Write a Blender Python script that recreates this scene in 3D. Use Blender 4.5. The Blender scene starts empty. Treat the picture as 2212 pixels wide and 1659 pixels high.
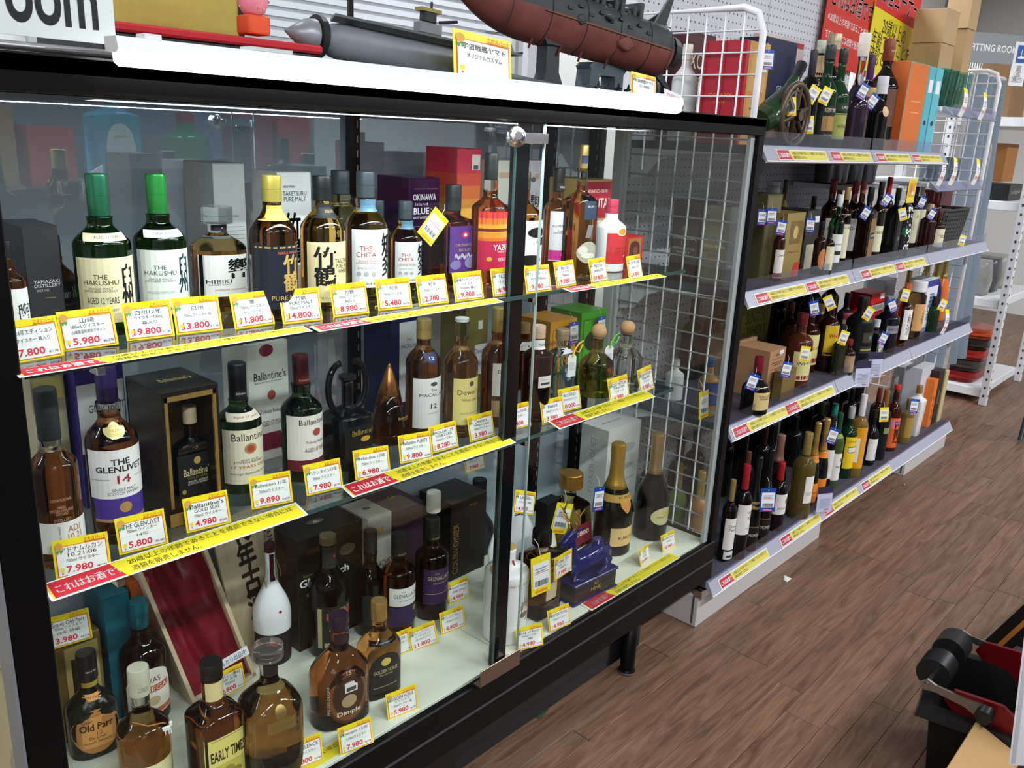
import bpy, math, random
from mathutils import Matrix, Vector
random.seed(7)
sc = bpy.context.scene
COL = sc.collection
# ------------------------------------------------------------------ camera, world, lights, exposure
cd = bpy.data.cameras.new('camera'); cam = bpy.data.objects.new('camera', cd); COL.objects.link(cam)
right = Vector((0.67653294, -0.73505856, 0.04463285)); down = Vector((-0.1784707, -0.22245907, -0.95846762)); fwd = Vector((0.71445881, 0.64046926, -0.2816873))
m = Matrix((( right.x, -down.x, -fwd.x, 0), (right.y, -down.y, -fwd.y, 0), (right.z, -down.z, -fwd.z, 1.422), (0, 0, 0, 1)))
cam.matrix_world = m
cd.sensor_fit = 'HORIZONTAL'; cd.sensor_width = 36.0; cd.lens = 36.0 * 1855.5 / 2212; cd.clip_start = 0.02; cd.clip_end = 60
sc.camera = cam
sc.view_settings.view_transform = 'Standard'; sc.view_settings.look = 'None'
sc.view_settings.exposure = 0.0; sc.view_settings.gamma = 1.0; sc.view_settings.use_curve_mapping = False
w = bpy.data.worlds.new('world'); sc.world = w; w.use_nodes = True
w.node_tree.nodes['Background'].inputs[0].default_value = (0.8, 0.88, 1, 1); w.node_tree.nodes['Background'].inputs[1].default_value = 0.35
sc.cycles.max_bounces = 10; sc.cycles.diffuse_bounces = 3; sc.cycles.glossy_bounces = 4
sc.cycles.transmission_bounces = 8; sc.cycles.transparent_max_bounces = 16
sc.cycles.caustics_reflective = False; sc.cycles.caustics_refractive = False
sc.cycles.sample_clamp_indirect = 4.0; sc.cycles.blur_glossy = 0.5
LAMP_E = 37.0
def area(x, y, z, sx, sy, e, rot=(0, 0, 0), col=(0.93, 0.97, 1.0)):
    ld = bpy.data.lights.new('lamp_area_light', 'AREA'); ld.shape = 'RECTANGLE'; ld.size = sx; ld.size_y = sy; ld.energy = e; ld.color = col
    o = bpy.data.objects.new('lamp_area_light', ld); COL.objects.link(o); o.location = (x, y, z); o.rotation_euler = rot
    return o
TUBES = [(x, y) for x in (-1.6, 0.3, 2.2, 4.1, 6.0) for y in (-2.9, -1.1, 1.9)]
for x, y in TUBES: area(x, y, 2.83, 1.2, 0.10, LAMP_E * (1.45 if y == -1.1 else .8))
# ------------------------------------------------------------------ materials
def lin(h):
    h = h.lstrip('#'); h = ''.join(c * 2 for c in h) if len(h) == 3 else h; return tuple(((c / 12.92) if c <= 0.04045 else ((c + 0.055) / 1.055) ** 2.4) for c in (int(h[i:i+2], 16) / 255 for i in (0, 2, 4))) + (1,)
_M = {}
def mt(hx, r=.45, m=0., t=0., ior=1.42, n=0., e=0., ns=60):
    k = (hx, r, m, t, ior, n, e, ns)
    if k in _M: return _M[k]
    M = bpy.data.materials.new('surface_' + hx.strip('#')); M.use_nodes = True; nt = M.node_tree; b = nt.nodes['Principled BSDF']
    b.inputs['Base Color'].default_value = lin(hx); b.inputs['Roughness'].default_value = r; b.inputs['Metallic'].default_value = m
    b.inputs['Transmission Weight'].default_value = t; b.inputs['IOR'].default_value = ior
    if e: b.inputs['Emission Color'].default_value = lin(hx); b.inputs['Emission Strength'].default_value = e
    if n:
        tc = nt.nodes.new('ShaderNodeTexCoord'); no = nt.nodes.new('ShaderNodeTexNoise'); no.inputs['Scale'].default_value = ns; no.inputs['Detail'].default_value = 3
        mx = nt.nodes.new('ShaderNodeMix'); mx.data_type = 'RGBA'; c = lin(hx)
        mx.inputs[6].default_value = tuple(max(0, v * (1 - n)) for v in c[:3]) + (1,); mx.inputs[7].default_value = tuple(min(1, v * (1 + n)) for v in c[:3]) + (1,)
        nt.links.new(tc.outputs['Object'], no.inputs['Vector']); nt.links.new(no.outputs['Fac'], mx.inputs[0]); nt.links.new(mx.outputs[2], b.inputs['Base Color'])
        bp = nt.nodes.new('ShaderNodeBump'); bp.inputs['Strength'].default_value = n * .5; bp.inputs['Distance'].default_value = .002
        nt.links.new(no.outputs['Fac'], bp.inputs['Height']); nt.links.new(bp.outputs['Normal'], b.inputs['Normal'])
    _M[k] = M; return M
def pane_mat(name, tint, refl=1.0, rough=0.0, haze=0.0):
    M = bpy.data.materials.new(name); M.use_nodes = True; nt = M.node_tree; nt.nodes.clear()
    o = nt.nodes.new('ShaderNodeOutputMaterial'); mx = nt.nodes.new('ShaderNodeMixShader'); tr = nt.nodes.new('ShaderNodeBsdfTransparent'); g = nt.nodes.new('ShaderNodeBsdfGlossy')
    f = nt.nodes.new('ShaderNodeFresnel'); f.inputs[0].default_value = 1.5; mu = nt.nodes.new('ShaderNodeMath'); mu.operation = 'MULTIPLY_ADD'; mu.inputs[1].default_value = refl; mu.inputs[2].default_value = 0
    tr.inputs[0].default_value = lin(tint); g.inputs['Roughness'].default_value = rough
    gm = nt.nodes.new('ShaderNodeNewGeometry'); io = nt.nodes.new('ShaderNodeMapRange'); io.inputs[3].default_value = 1.5; io.inputs[4].default_value = 1 / 1.5
    nt.links.new(gm.outputs['Backfacing'], io.inputs[0]); nt.links.new(io.outputs[0], f.inputs[0])
    nt.links.new(f.outputs[0], mu.inputs[0]); nt.links.new(mu.outputs[0], mx.inputs[0]); nt.links.new(tr.outputs[0], mx.inputs[1]); nt.links.new(g.outputs[0], mx.inputs[2]); nt.links.new(mx.outputs[0], o.inputs[0])
    return M
GLASS = pane_mat('clear_glass', '#fdfffe', .55); GEDGE = mt('#3c5450', .1, 0, 0); ACRY = pane_mat('clear_plastic', '#fafbff', .8, .05)
SHELFG = pane_mat('shelf_glass', '#f8fdfb', 1.3)
TINTG = pane_mat('tinted_plastic', '#eef0fc', .9, .12)
def mirror_mat():
    M = bpy.data.materials.new('tinted_mirror'); M.use_nodes = True; nt = M.node_tree; nt.nodes.clear()
    o = nt.nodes.new('ShaderNodeOutputMaterial'); mx = nt.nodes.new('ShaderNodeMixShader'); d = nt.nodes.new('ShaderNodeBsdfDiffuse'); g = nt.nodes.new('ShaderNodeBsdfGlossy')
    d.inputs[0].default_value = lin('#b6c6d6'); g.inputs[0].default_value = lin('#d8e6f0'); g.inputs['Roughness'].default_value = 0.0; mx.inputs[0].default_value = .40
    nt.links.new(d.outputs[0], mx.inputs[1]); nt.links.new(g.outputs[0], mx.inputs[2]); nt.links.new(mx.outputs[0], o.inputs[0]); return M
MIRROR = mirror_mat()
def wood_mat(name, c1, c2, sc3=(1.2, 14, 14), rnd=.5, r=.35, bump=.15):
    M = bpy.data.materials.new(name); M.use_nodes = True; nt = M.node_tree; b = nt.nodes['Principled BSDF']; N = nt.nodes.new; L = nt.links.new
    tc = N('ShaderNodeTexCoord'); oi = N('ShaderNodeObjectInfo'); mp = N('ShaderNodeMapping'); mp.inputs['Scale'].default_value = sc3
    add = N('ShaderNodeVectorMath'); add.operation = 'ADD'; cb = N('ShaderNodeCombineXYZ'); m1 = N('ShaderNodeMath'); m1.operation = 'MULTIPLY'; m1.inputs[1].default_value = 37.
    L(oi.outputs['Random'], m1.inputs[0]); L(m1.outputs[0], cb.inputs[0]); L(m1.outputs[0], cb.inputs[1]); L(m1.outputs[0], cb.inputs[2])
    L(tc.outputs['Object'], add.inputs[0]); L(cb.outputs[0], add.inputs[1]); L(add.outputs[0], mp.inputs['Vector'])
    wv = N('ShaderNodeTexNoise'); wv.inputs['Scale'].default_value = 2.2; wv.inputs['Detail'].default_value = 8; wv.inputs['Roughness'].default_value = .65; wv.inputs['Distortion'].default_value = 1.6
    L(mp.outputs[0], wv.inputs['Vector']); cr = N('ShaderNodeValToRGB'); cr.color_ramp.elements[0].position = .3; cr.color_ramp.elements[1].position = .72
    cr.color_ramp.elements[0].color = lin(c1); cr.color_ramp.elements[1].color = lin(c2); L(wv.outputs['Fac'], cr.inputs[0])
    hs = N('ShaderNodeHueSaturation'); mr = N('ShaderNodeMapRange'); mr.inputs[3].default_value = 1 - rnd / 2; mr.inputs[4].default_value = 1 + rnd / 2
    L(oi.outputs['Random'], mr.inputs[0]); L(mr.outputs[0], hs.inputs['Value']); L(cr.outputs[0], hs.inputs['Color']); L(hs.outputs[0], b.inputs['Base Color'])
    b.inputs['Roughness'].default_value = r; bp = N('ShaderNodeBump'); bp.inputs['Strength'].default_value = bump; bp.inputs['Distance'].default_value = .001; L(wv.outputs['Fac'], bp.inputs['Height']); L(bp.outputs[0], b.inputs['Normal'])
    return M
PLANK = wood_mat('brown_plank', '#553a29', '#91705a', (1.4, 16, 16), .26, .42)
PINE = wood_mat('pale_timber', '#b79f80', '#d8c6a8', (8, 8, 1.0), .06, .6)
BLACKF = mt('#08080a', .38); BLACKF.node_tree.nodes['Principled BSDF'].inputs['Specular IOR Level'].default_value = .22; WHITE = mt('#e9eaee', .4, n=.03); GREYW = mt('#c3c6cd', .45, n=.04); CHROME = mt('#d8d8dc', .15, 1)
def peg_mat():
    M = bpy.data.materials.new('pegboard'); M.use_nodes = True; nt = M.node_tree; b = nt.nodes['Principled BSDF']; N = nt.nodes.new; L = nt.links.new
    tc = N('ShaderNodeTexCoord'); sx = N('ShaderNodeSeparateXYZ'); L(tc.outputs['Object'], sx.inputs[0]); out = []
    for i in (0, 2):
        a = N('ShaderNodeMath'); a.operation = 'MULTIPLY'; a.inputs[1].default_value = 1 / .025; L(sx.outputs[i], a.inputs[0])
        fr = N('ShaderNodeMath'); fr.operation = 'FRACT'; L(a.outputs[0], fr.inputs[0]); s = N('ShaderNodeMath'); s.operation = 'SUBTRACT'; s.inputs[1].default_value = .5; L(fr.outputs[0], s.inputs[0])
        q = N('ShaderNodeMath'); q.operation = 'MULTIPLY'; L(s.outputs[0], q.inputs[0]); L(s.outputs[0], q.inputs[1]); out.append(q)
    ad = N('ShaderNodeMath'); L(out[0].outputs[0], ad.inputs[0]); L(out[1].outputs[0], ad.inputs[1]); lt = N('ShaderNodeMath'); lt.operation = 'LESS_THAN'; lt.inputs[1].default_value = .018; L(ad.outputs[0], lt.inputs[0])
    mx = N('ShaderNodeMix'); mx.data_type = 'RGBA'; mx.inputs[6].default_value = lin('#d3d5dd'); mx.inputs[7].default_value = lin('#50525a'); L(lt.outputs[0], mx.inputs[0]); L(mx.outputs[2], b.inputs['Base Color'])
    b.inputs['Roughness'].default_value = .5; return M
PEG = peg_mat()
# ------------------------------------------------------------------ mesh building
class MB:
    def __init__(s): s.v = []; s.f = []; s.fm = []; s.ms = []; s.smooth = []
    def mi(s, m):
        if m not in s.ms: s.ms.append(m)
        return s.ms.index(m)
    def add(s, vs, fs, m, sm=False):
        o = len(s.v); s.v += vs; i = s.mi(m)
        for f in fs: s.f.append(tuple(a + o for a in f)); s.fm.append(i); s.smooth.append(sm)
        return s
    def box(s, x0, x1, y0, y1, z0, z1, m, bv=0.):
        if bv <= 0:
            vs = [(x, y, z) for x in (x0, x1) for y in (y0, y1) for z in (z0, z1)]
            return s.add(vs, [(0, 1, 3, 2), (4, 6, 7, 5), (0, 4, 5, 1), (2, 3, 7, 6), (0, 2, 6, 4), (1, 5, 7, 3)], m)
        vs = []; c = bv
        for x, sx in ((x0, 1), (x1, -1)):
            for y, sy in ((y0, 1), (y1, -1)):
                for z, sz in ((z0, 1), (z1, -1)): vs += [(x + sx * c, y + sy * c, z), (x + sx * c, y, z + sz * c), (x, y + sy * c, z + sz * c)]
        import itertools
        def q(ix, iy, iz, k): return (ix * 4 + iy * 2 + iz) * 3 + k
        fs = [(q(0,0,0,2), q(0,0,1,2), q(0,1,1,2), q(0,1,0,2)), (q(1,0,0,2), q(1,1,0,2), q(1,1,1,2), q(1,0,1,2)),
              (q(0,0,0,1), q(1,0,0,1), q(1,0,1,1), q(0,0,1,1)), (q(0,1,0,1), q(0,1,1,1), q(1,1,1,1), q(1,1,0,1)),
              (q(0,0,0,0), q(0,1,0,0), q(1,1,0,0), q(1,0,0,0)), (q(0,0,1,0), q(1,0,1,0), q(1,1,1,0), q(0,1,1,0))]
        for i in (0, 1):
            for j in (0, 1):
                fs += [(q(i,j,0,1), q(i,j,1,1), q(i,j,1,2), q(i,j,0,2)), (q(i,0,j,0), q(i,1,j,0), q(i,1,j,2), q(i,0,j,2)), (q(0,i,j,0), q(1,i,j,0), q(1,i,j,1), q(0,i,j,1))]
        fs += [(q(i,j,k,0), q(i,j,k,1), q(i,j,k,2)) for i in (0,1) for j in (0,1) for k in (0,1)]
        return s.add(vs, fs, m)
    def loft(s, rows, n, matf, cx=0, cy=0, cap=True):
        """rows of (z, rx, ry, p): superellipse rings; matf(i) gives the material of band i"""
        ang = [math.atan2(rows[i + 1][1] - rows[i][1], rows[i + 1][0] - rows[i][0] + 1e-9) for i in range(len(rows) - 1)]
        cut = [i for i in range(1, len(ang)) if abs(ang[i] - ang[i - 1]) > .55]
        if cut:
            a = 0
            for c_ in cut + [len(rows) - 1]:
                if c_ > a: s.loft(rows[a:c_ + 1], n, (lambda i, a=a: matf(i + a)), cx, cy, (cap and a == 0, cap and c_ == len(rows) - 1))
                a = c_
            return s
        cb, ct = cap if isinstance(cap, tuple) else (cap, cap)
        o = len(s.v)
        for (z, rx, ry, p) in rows:
            for k in range(n):
                a = 2 * math.pi * (k + .5) / n; c, sn = math.cos(a), math.sin(a)
                s.v.append((cx + rx * math.copysign(abs(c) ** (2 / p), c), cy + ry * math.copysign(abs(sn) ** (2 / p), sn), z))
        for i in range(len(rows) - 1):
            mi = s.mi(matf(i))
            for k in range(n):
                a, b = o + i * n + k, o + i * n + (k + 1) % n
                s.f.append((a, b, b + n, a + n)); s.fm.append(mi); s.smooth.append(True)
        if cb: s.f.append(tuple(range(o + n - 1, o - 1, -1))); s.fm.append(s.mi(matf(0))); s.smooth.append(False)
        if ct:
            t = o + (len(rows) - 1) * n; s.f.append(tuple(range(t, t + n))); s.fm.append(s.mi(matf(len(rows) - 2))); s.smooth.append(False)
        return s
    def tube(s, pts, r, m, n=6, closed=False):
        pts = [Vector(p) for p in pts]; o = len(s.v); N = len(pts); mi = s.mi(m)
        rr = r if isinstance(r, (list, tuple)) else [r] * N
        up = None
        for i, p in enumerate(pts):
            d = (pts[(i + 1) % N] - pts[i - 1]) if closed else (pts[min(i + 1, N - 1)] - pts[max(i - 1, 0)])
            d.normalize()
            if up is None: up = Vector((0, 0, 1)) if abs(d.z) < .9 else Vector((1, 0, 0))
            a = d.cross(up).normalized(); b = d.cross(a).normalized(); up = a.cross(d) if abs(a.cross(d).length) > .1 else up
            for k in range(n):
                t = 2 * math.pi * k / n; q = p + (a * math.cos(t) + b * math.sin(t)) * rr[i]; s.v.append(tuple(q))
        for i in range(N if closed else N - 1):
            j = (i + 1) % N
            for k in range(n):
                s.f.append((o + i * n + k, o + i * n + (k + 1) % n, o + j * n + (k + 1) % n, o + j * n + k)); s.fm.append(mi); s.smooth.append(True)
        if not closed:
            s.f.append(tuple(range(o, o + n))); s.fm.append(mi); s.smooth.append(False)
            s.f.append(tuple(range(o + (N - 1) * n, o + N * n))); s.fm.append(mi); s.smooth.append(False)
        return s
    def prism(s, poly, axis, a0, a1, m):
        """poly of 2-D points pushed along an axis ('x','y','z')"""
        def pt(u, v, a): return {'x': (a, u, v), 'y': (u, a, v), 'z': (u, v, a)}[axis]
        n = len(poly); vs = [pt(u, v, a0) for u, v in poly] + [pt(u, v, a1) for u, v in poly]
        return s.add(vs, [tuple(range(n))[::-1], tuple(range(n, 2 * n))] + [(i, (i + 1) % n, (i + 1) % n + n, i + n) for i in range(n)], m)
    def mesh(s, name):
        me = bpy.data.meshes.new(name); me.from_pydata(s.v, [], s.f)
        for m in s.ms: me.materials.append(m)
        me.polygons.foreach_set('material_index', s.fm); me.polygons.foreach_set('use_smooth', s.smooth); me.update(); return me
    def build(s, name, parent=None, loc=None, rz=0, **props):
        return link(name, s.mesh(name), parent, loc, rz, **props)
def link(name, me, parent=None, loc=None, rz=0, **props):
    o = bpy.data.objects.new(name, me); COL.objects.link(o)
    if parent: o.parent = parent
    if loc: o.location = loc
    if rz: o.rotation_euler = (0, 0, rz)
    for k, v in props.items():
        if v: o[k] = v
    return o
def empty(name, loc, label, cat, rz=0, group=None, rot=None):
    o = link(name, None, None, loc, rz, label=label, category=cat, group=group)
    if rot: o.rotation_euler = rot
    return o
# text -> flat triangles, cached, fitted to a unit box
_ts = bpy.data.scenes.new('type_setting'); _T = {}
def text_mesh(s):
    if s in _T: return _T[s]
    c = bpy.data.curves.new('t', 'FONT'); c.body = s.lstrip('*'); c.align_x = 'CENTER'; c.resolution_u = 6 if 'room' in s else 2; c.offset = .02 if s[0] == '*' and s.isascii() else 0; c.space_line = .85
    o = bpy.data.objects.new('t', c); _ts.collection.objects.link(o); _ts.view_layers[0].update(); dg = _ts.view_layers[0].depsgraph
    me = bpy.data.meshes.new_from_object(o.evaluated_get(dg)); vs = [v.co.copy() for v in me.vertices]; fs = [tuple(p.vertices) for p in me.polygons]
    bpy.data.objects.remove(o); bpy.data.curves.remove(c); bpy.data.meshes.remove(me)
    if vs:
        x0 = min(v.x for v in vs); x1 = max(v.x for v in vs); y0 = min(v.y for v in vs); y1 = max(v.y for v in vs); dx = max(x1 - x0, 1e-6); dy = max(y1 - y0, 1e-6)
        vs = [((v.x - x0) / dx - .5, (v.y - y0) / dy - .5) for v in vs]
        if s[0] == '*' and not s.isascii():
            n = len(vs); d = .03 if len(s) < 5 or '\n' in s else .035 / len(s); base = vs; f0 = fs; vs = []; fs = []
            for q, (a, b) in enumerate(((0, 0), (d, 0), (-d, 0), (0, .011), (0, -.011))): vs += [(x + a, y + b) for x, y in base]; fs += [tuple(i + q * n for i in f) for f in f0]
    _T[s] = (vs, fs); return _T[s]
def grid(nx=8, ny=2):
    return [(i / nx - .5, j / ny - .5) for j in range(ny + 1) for i in range(nx + 1)], [(j * (nx + 1) + i, j * (nx + 1) + i + 1, (j + 1) * (nx + 1) + i + 1, (j + 1) * (nx + 1) + i) for j in range(ny) for i in range(nx)]
def warp(f, nx=10, ny=10):
    vs, fs = grid(nx, ny); return [f(u, v) for u, v in vs], fs
def _disc(u, v): return (u * math.sqrt(1 - 2 * v * v), v * math.sqrt(1 - 2 * u * u))
def _arch(u, v): t = .1 + .4 * math.sqrt(max(0, 1 - 4 * u * u)); return (u, -.5 + (v + .5) * (t + .5))
def _shield(u, v): w_ = min(1, (v + .5) * 1.5) ** .75; return (u * w_, v)
SH = {'#': grid(8, 2), '@': warp(_disc), '^': warp(_arch), 'v': warp(_shield), '/': ([(-.5, -.5), (.2, -.5), (.5, .5), (-.2, .5)], [(0, 1, 2, 3)])}
def deco(mb, items, mapf, base=.0004):
    """items: (what, cx, cz, w, h, colour[, rough, metal]); what is '#' rect '@' oval '^' arch 'v' triangle or the words to letter"""
    k = 0
    for it in items:
        what, cx, cz, w, h, c = it[:6]; M = mt(c, it[6] if len(it) > 6 else .5, it[7] if len(it) > 7 else 0)
        if what in SH: vs, fs = SH[what]; k += 1; off = base + .00012 * k
        else:
            rot = '~' in what[:2] and len(what) > 3; vs, fs = text_mesh(what.replace('~', '') if rot else what); off = base + .00012 * (k + 1)
            if rot: vs = [(-v, u) for u, v in vs]
        mb.add([mapf(cx + u * w, cz + v * h, off) for u, v in vs], fs, M)
# ------------------------------------------------------------------ bottles
PRE = dict(w=dict(sh=.60, nk=.75, nr=.36, cb=.84, cr=.39), n=dict(sh=.62, nk=.77, nr=.36, cb=.74, cr=.38), c=dict(sh=.36, nk=.74, nr=.34, cb=.60, cr=.36),
           s=dict(sh=.66, nk=.76, nr=.34, cb=.82, cr=.40, p=6), h=dict(sh=.58, nk=.72, nr=.42, cb=.76, cr=.42, bulge=1), k=dict(sh=.5, nk=.8, nr=.3, cb=.85, cr=.4), j=dict(sh=.55, nk=.72, nr=.3, cb=.9, cr=.33, p=3, d=.6))
def bottle(x, y, z, h, r, label, g='#a05a1c', st='w', cap='#1a1a1c', lb=(), rz=None, fill=None, fc=None, t=1., cm=0., grp=None, name='bottle', cat='bottle', n=32, caplb=(), gr=.03, foil=None, capr=.35, **kw):
    q = dict(bt=1., p=2., d=1., bulge=0); q.update(PRE[st]); q.update(kw)
    if rz is None: rz = (-.17 if x < 2.12 else -.38) if q['p'] < 4 else 0
    if t > 0:
        gl = [max(0, min(255, round(255 * ((int(g[i:i+2], 16) / 255) ** .72)))) for i in (1, 3, 5)]; g = '#%02x%02x%02x' % tuple(gl)
    root = empty(name, (x, y, z), label, cat, rz, grp)
    p, d = q['p'], q['d']
    def R(f):
        if f < q['sh']: return r * (q['bt'] + (1 - q['bt']) * f / q['sh'])
        if f < q['nk']:
            u = (f - q['sh']) / (q['nk'] - q['sh']); c = (1 + math.cos(math.pi * u ** 1.15)) / 2
            return r * (q['nr'] + (1 - q['nr']) * c)
        return r * q['nr'] * (1 + (.16 * math.sin(math.pi * (f - q['nk']) / (1.0001 - q['nk'])) if q['bulge'] else 0))
    def pp_(f): return p if f < q['sh'] else max(2., p + (2 - p) * min(1, (f - q['sh']) / max(.001, (q['nk'] - q['sh']))))
    def dd(f): return d if f < q['sh'] else min(1., d + (1 - d) * min(1, (f - q['sh']) / max(.001, (q['nk'] - q['sh']))))
    top = q['cb'] if not foil else .985
    fr = [0, .006, .014] + [q['sh'] * k / 3 for k in (1, 2, 3)] + [q['sh'] + (q['nk'] - q['sh']) * k / 8 for k in range(1, 9)]
    if top > q['nk'] + .01: fr += [q['nk'] + (top - q['nk']) * k / 4 for k in (1, 2, 3, 4)]
    fr = sorted(set([a for a in fr if a <= top] + ([fill] if fill else [])))
    rows = [(a * h, R(a) * (.9 if a == 0 else .97 if a < .01 else 1), R(a) * dd(a) * (.9 if a == 0 else .97 if a < .01 else 1), pp_(a)) for a in fr]
    G = mt(g, gr, 0, t, 1.36, n=q.get('nb', 0), ns=q.get('ns', 45)); E = mt(fc or '#e4ebe8', .02, 0, 1, 1.12)
    MB().loft(rows, n, lambda i: E if fill and fr[i] >= fill else G).build('glass_body', root)
    c0, cr = q['cb'], r * q['cr']; CM = mt(cap, capr, cm) if q.get('cn') != 'stopper' else mt(cap, .03, 0, .9, 1.3)
    if foil:
        fs = [c0 + (.985 - c0) * k / 10 for k in range(11)]
        rr = [(a * h, R(a) + .0012 + (.0016 if a > .93 else 0) + (.0012 if .88 < a < .9 else 0), R(a) * dd(a) + .0012, 2) for a in fs] + [(h, R(.99) * .8, R(.99) * .8, 2)]
        MB().loft(rr, n, lambda i: CM).build('foil', root)
    elif q.get('cork'):
        rr = [(c0 * h - .004, cr * .5, cr * .5, 2), (c0 * h, cr * .52, cr * .52, 2)] + [(h * c0 + (h - h * c0) * (1 - math.cos(math.pi * k / 8)) / 2, cr * max(.12, math.sin(math.pi * (k + .6) / 9)), cr * max(.12, math.sin(math.pi * (k + .6) / 9)), 2) for k in range(1, 9)]
        MB().loft(rr, n, lambda i: mt('#c49a6c', .8, n=.3, ns=300)).build('cork_stopper', root)
    else:
        c0h = c0 * h; ch = h - c0h
        rr = [(c0h, cr * .96, cr * .96, 2), (c0h + ch * .02, cr, cr, 2), (c0h + ch * .46, cr, cr, 2), (c0h + ch * .463, cr * .965, cr * .965, 2), (c0h + ch * .492, cr * .965, cr * .965, 2), (c0h + ch * .495, cr, cr, 2), (h - ch * .06, cr, cr, 2), (h - ch * .015, cr * .96, cr * .96, 2), (h, cr * .90, cr * .90, 2)]
        MB().loft(rr, 24, lambda i: CM).build(q.get('cn', 'cap'), root)
    def mapper(z0, z1, hw):
        zc, hz = (z0 + z1) / 2 * h, (z1 - z0) / 2 * h
        def f(s_, t_, off):
            zz = zc + t_ * hz; a = zz / h; rx = R(a) + (.0013 if foil and a > q['cb'] else 0); ry = rx * dd(a); pz = pp_(a)
            if not foil and a > q['cb']: rx = ry = r * q['cr']; pz = 2
            wd = s_ * hw * (r if rx > .6 * r else rx)
            if pz < 2.6: th = wd / rx; px, py = rx * math.sin(th), -ry * math.cos(th); nx, ny = math.sin(th), -math.cos(th)
            else:
                u = min(.97, abs(wd) / rx); px = math.copysign(u * rx, wd); py = -ry * (1 - u ** pz) ** (1 / pz); nx, ny = 0, -1
            return (px + nx * off, py + ny * off - (0 if pz < 2.6 else 0), zz)
        return f
    for L in lb:
        z0, z1, hw, c, items = L[:5]; o5 = L[5] if len(L) > 5 else {}
        mf = mapper(z0, z1, hw); vs, fs = SH[o5.get('shape', '#')] if o5.get('shape') else grid(12, 4)
        b = MB(); b.add([mf(2 * u, 2 * v, .0005) for u, v in vs], fs, mt(c, o5.get('r', .55), o5.get('m', 0)))
        lo = b.build(o5.get('name', 'paper_label'), root)
        if items:
            b = MB(); deco(b, items, lambda s_, t_, o: mf(s_, t_, o), .0006); b.build('lettering', lo)
    return root
# ------------------------------------------------------------------ cartons
def carton(x, y, z, w, h, d, label, col, fr=(), sd=(), tp=(), rz=0, grp=None, side=None, top=None, cat='box', name='gift_box', r=.4, m=0, bv=.0008, window=None):
    """front face centre bottom at (x, y, z); depth d goes to +y"""
    root = empty(name, (x, y, z), label, cat, rz, grp)
    A = mt(col, r, m, n=.03)
    b = MB()
    if window:
        q = window; b.box(-w / 2, w / 2, 0, d, 0, q, A).box(-w / 2, w / 2, 0, d, h - .008, h, A).box(-w / 2, -w / 2 + .004, 0, d, q, h - .008, A).box(w / 2 - .004, w / 2, 0, d, q, h - .008, A).box(-w / 2, w / 2, d - .004, d, q, h - .008, mt('#b08c58', .3, .6))
        b.box(-w / 2 + .004, -w / 2 + .009, .0, .004, q, h - .008, mt('#c8a058', .25, .7)).box(w / 2 - .009, w / 2 - .004, .0, .004, q, h - .008, mt('#c8a058', .25, .7)).box(-w / 2 + .004, w / 2 - .004, 0, .004, h - .016, h - .008, mt('#c8a058', .25, .7))
    else: b.box(-w / 2, w / 2, 0, d, 0, h, A, bv)
    if side: b.add([(-w / 2 - .0003, 0.001, .001), (-w / 2 - .0003, d - .001, .001), (-w / 2 - .0003, d - .001, h - .001), (-w / 2 - .0003, .001, h - .001)], [(0, 3, 2, 1)], mt(side, r, m))
    if top: b.add([(-w / 2 + .001, .001, h + .0003), (w / 2 - .001, .001, h + .0003), (w / 2 - .001, d - .001, h + .0003), (-w / 2 + .001, d - .001, h + .0003)], [(0, 1, 2, 3)], mt(top, r, m))
    b.tube([(-w / 2 + .001, .0, h * .996), (w / 2 - .001, .0, h * .996)], .0006, mt(top or col, .5), 4)
    body = b.build('box_body', root)
    if fr: b = MB(); deco(b, fr, lambda s_, t_, o: (s_ * w / 2, -o, h / 2 + t_ * h / 2)); b.build('front_print', root)
    if sd: b = MB(); deco(b, sd, lambda s_, t_, o: (-w / 2 - o, d / 2 - s_ * d / 2, h / 2 + t_ * h / 2)); b.build('side_print', root)
    if tp: b = MB(); deco(b, tp, lambda s_, t_, o: (s_ * w / 2, d / 2 + t_ * d / 2, h + o)); b.build('top_print', root)
    return root
# ------------------------------------------------------------------ price cards, tags and notice strips
YEL, RED, PAPER, INK = '#f6e11c', '#d8232a', '#f3f4f1', '#20222a'
def card_mesh():
    w, h = .068, .052; b = MB(); b.box(-w / 2, w / 2, 0, .0006, 0, h, mt(YEL, .35))
    f = lambda s_, t_, o: (s_ * w / 2, -o, h / 2 + t_ * h / 2)
    deco(b, [('#', 0, -.13, 1.82, 1.56, '#e0442a'), ('#', 0, -.13, 1.76, 1.5, PAPER), ('@', -.78, .66, .30, .38, '#dca24a'), ('v', -.84, .36, .12, .2, '#58a35c'), ('v', -.72, .38, .12, .2, '#58a35c'),
             ('#', -.74, -.55, .14, .18, YEL), ('エキスパート', .52, .82, .78, .2, RED), ('#', .52, .70, .8, .03, RED), ('¥', -.74, -.74, .08, .14, RED), ('#', 0, .30, 1.6, .008, '#c8ccd4'), ('#', 0, -.1, 1.6, .008, '#c8ccd4')], f)
    return b.mesh('card_board')
CARD = card_mesh()
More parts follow.
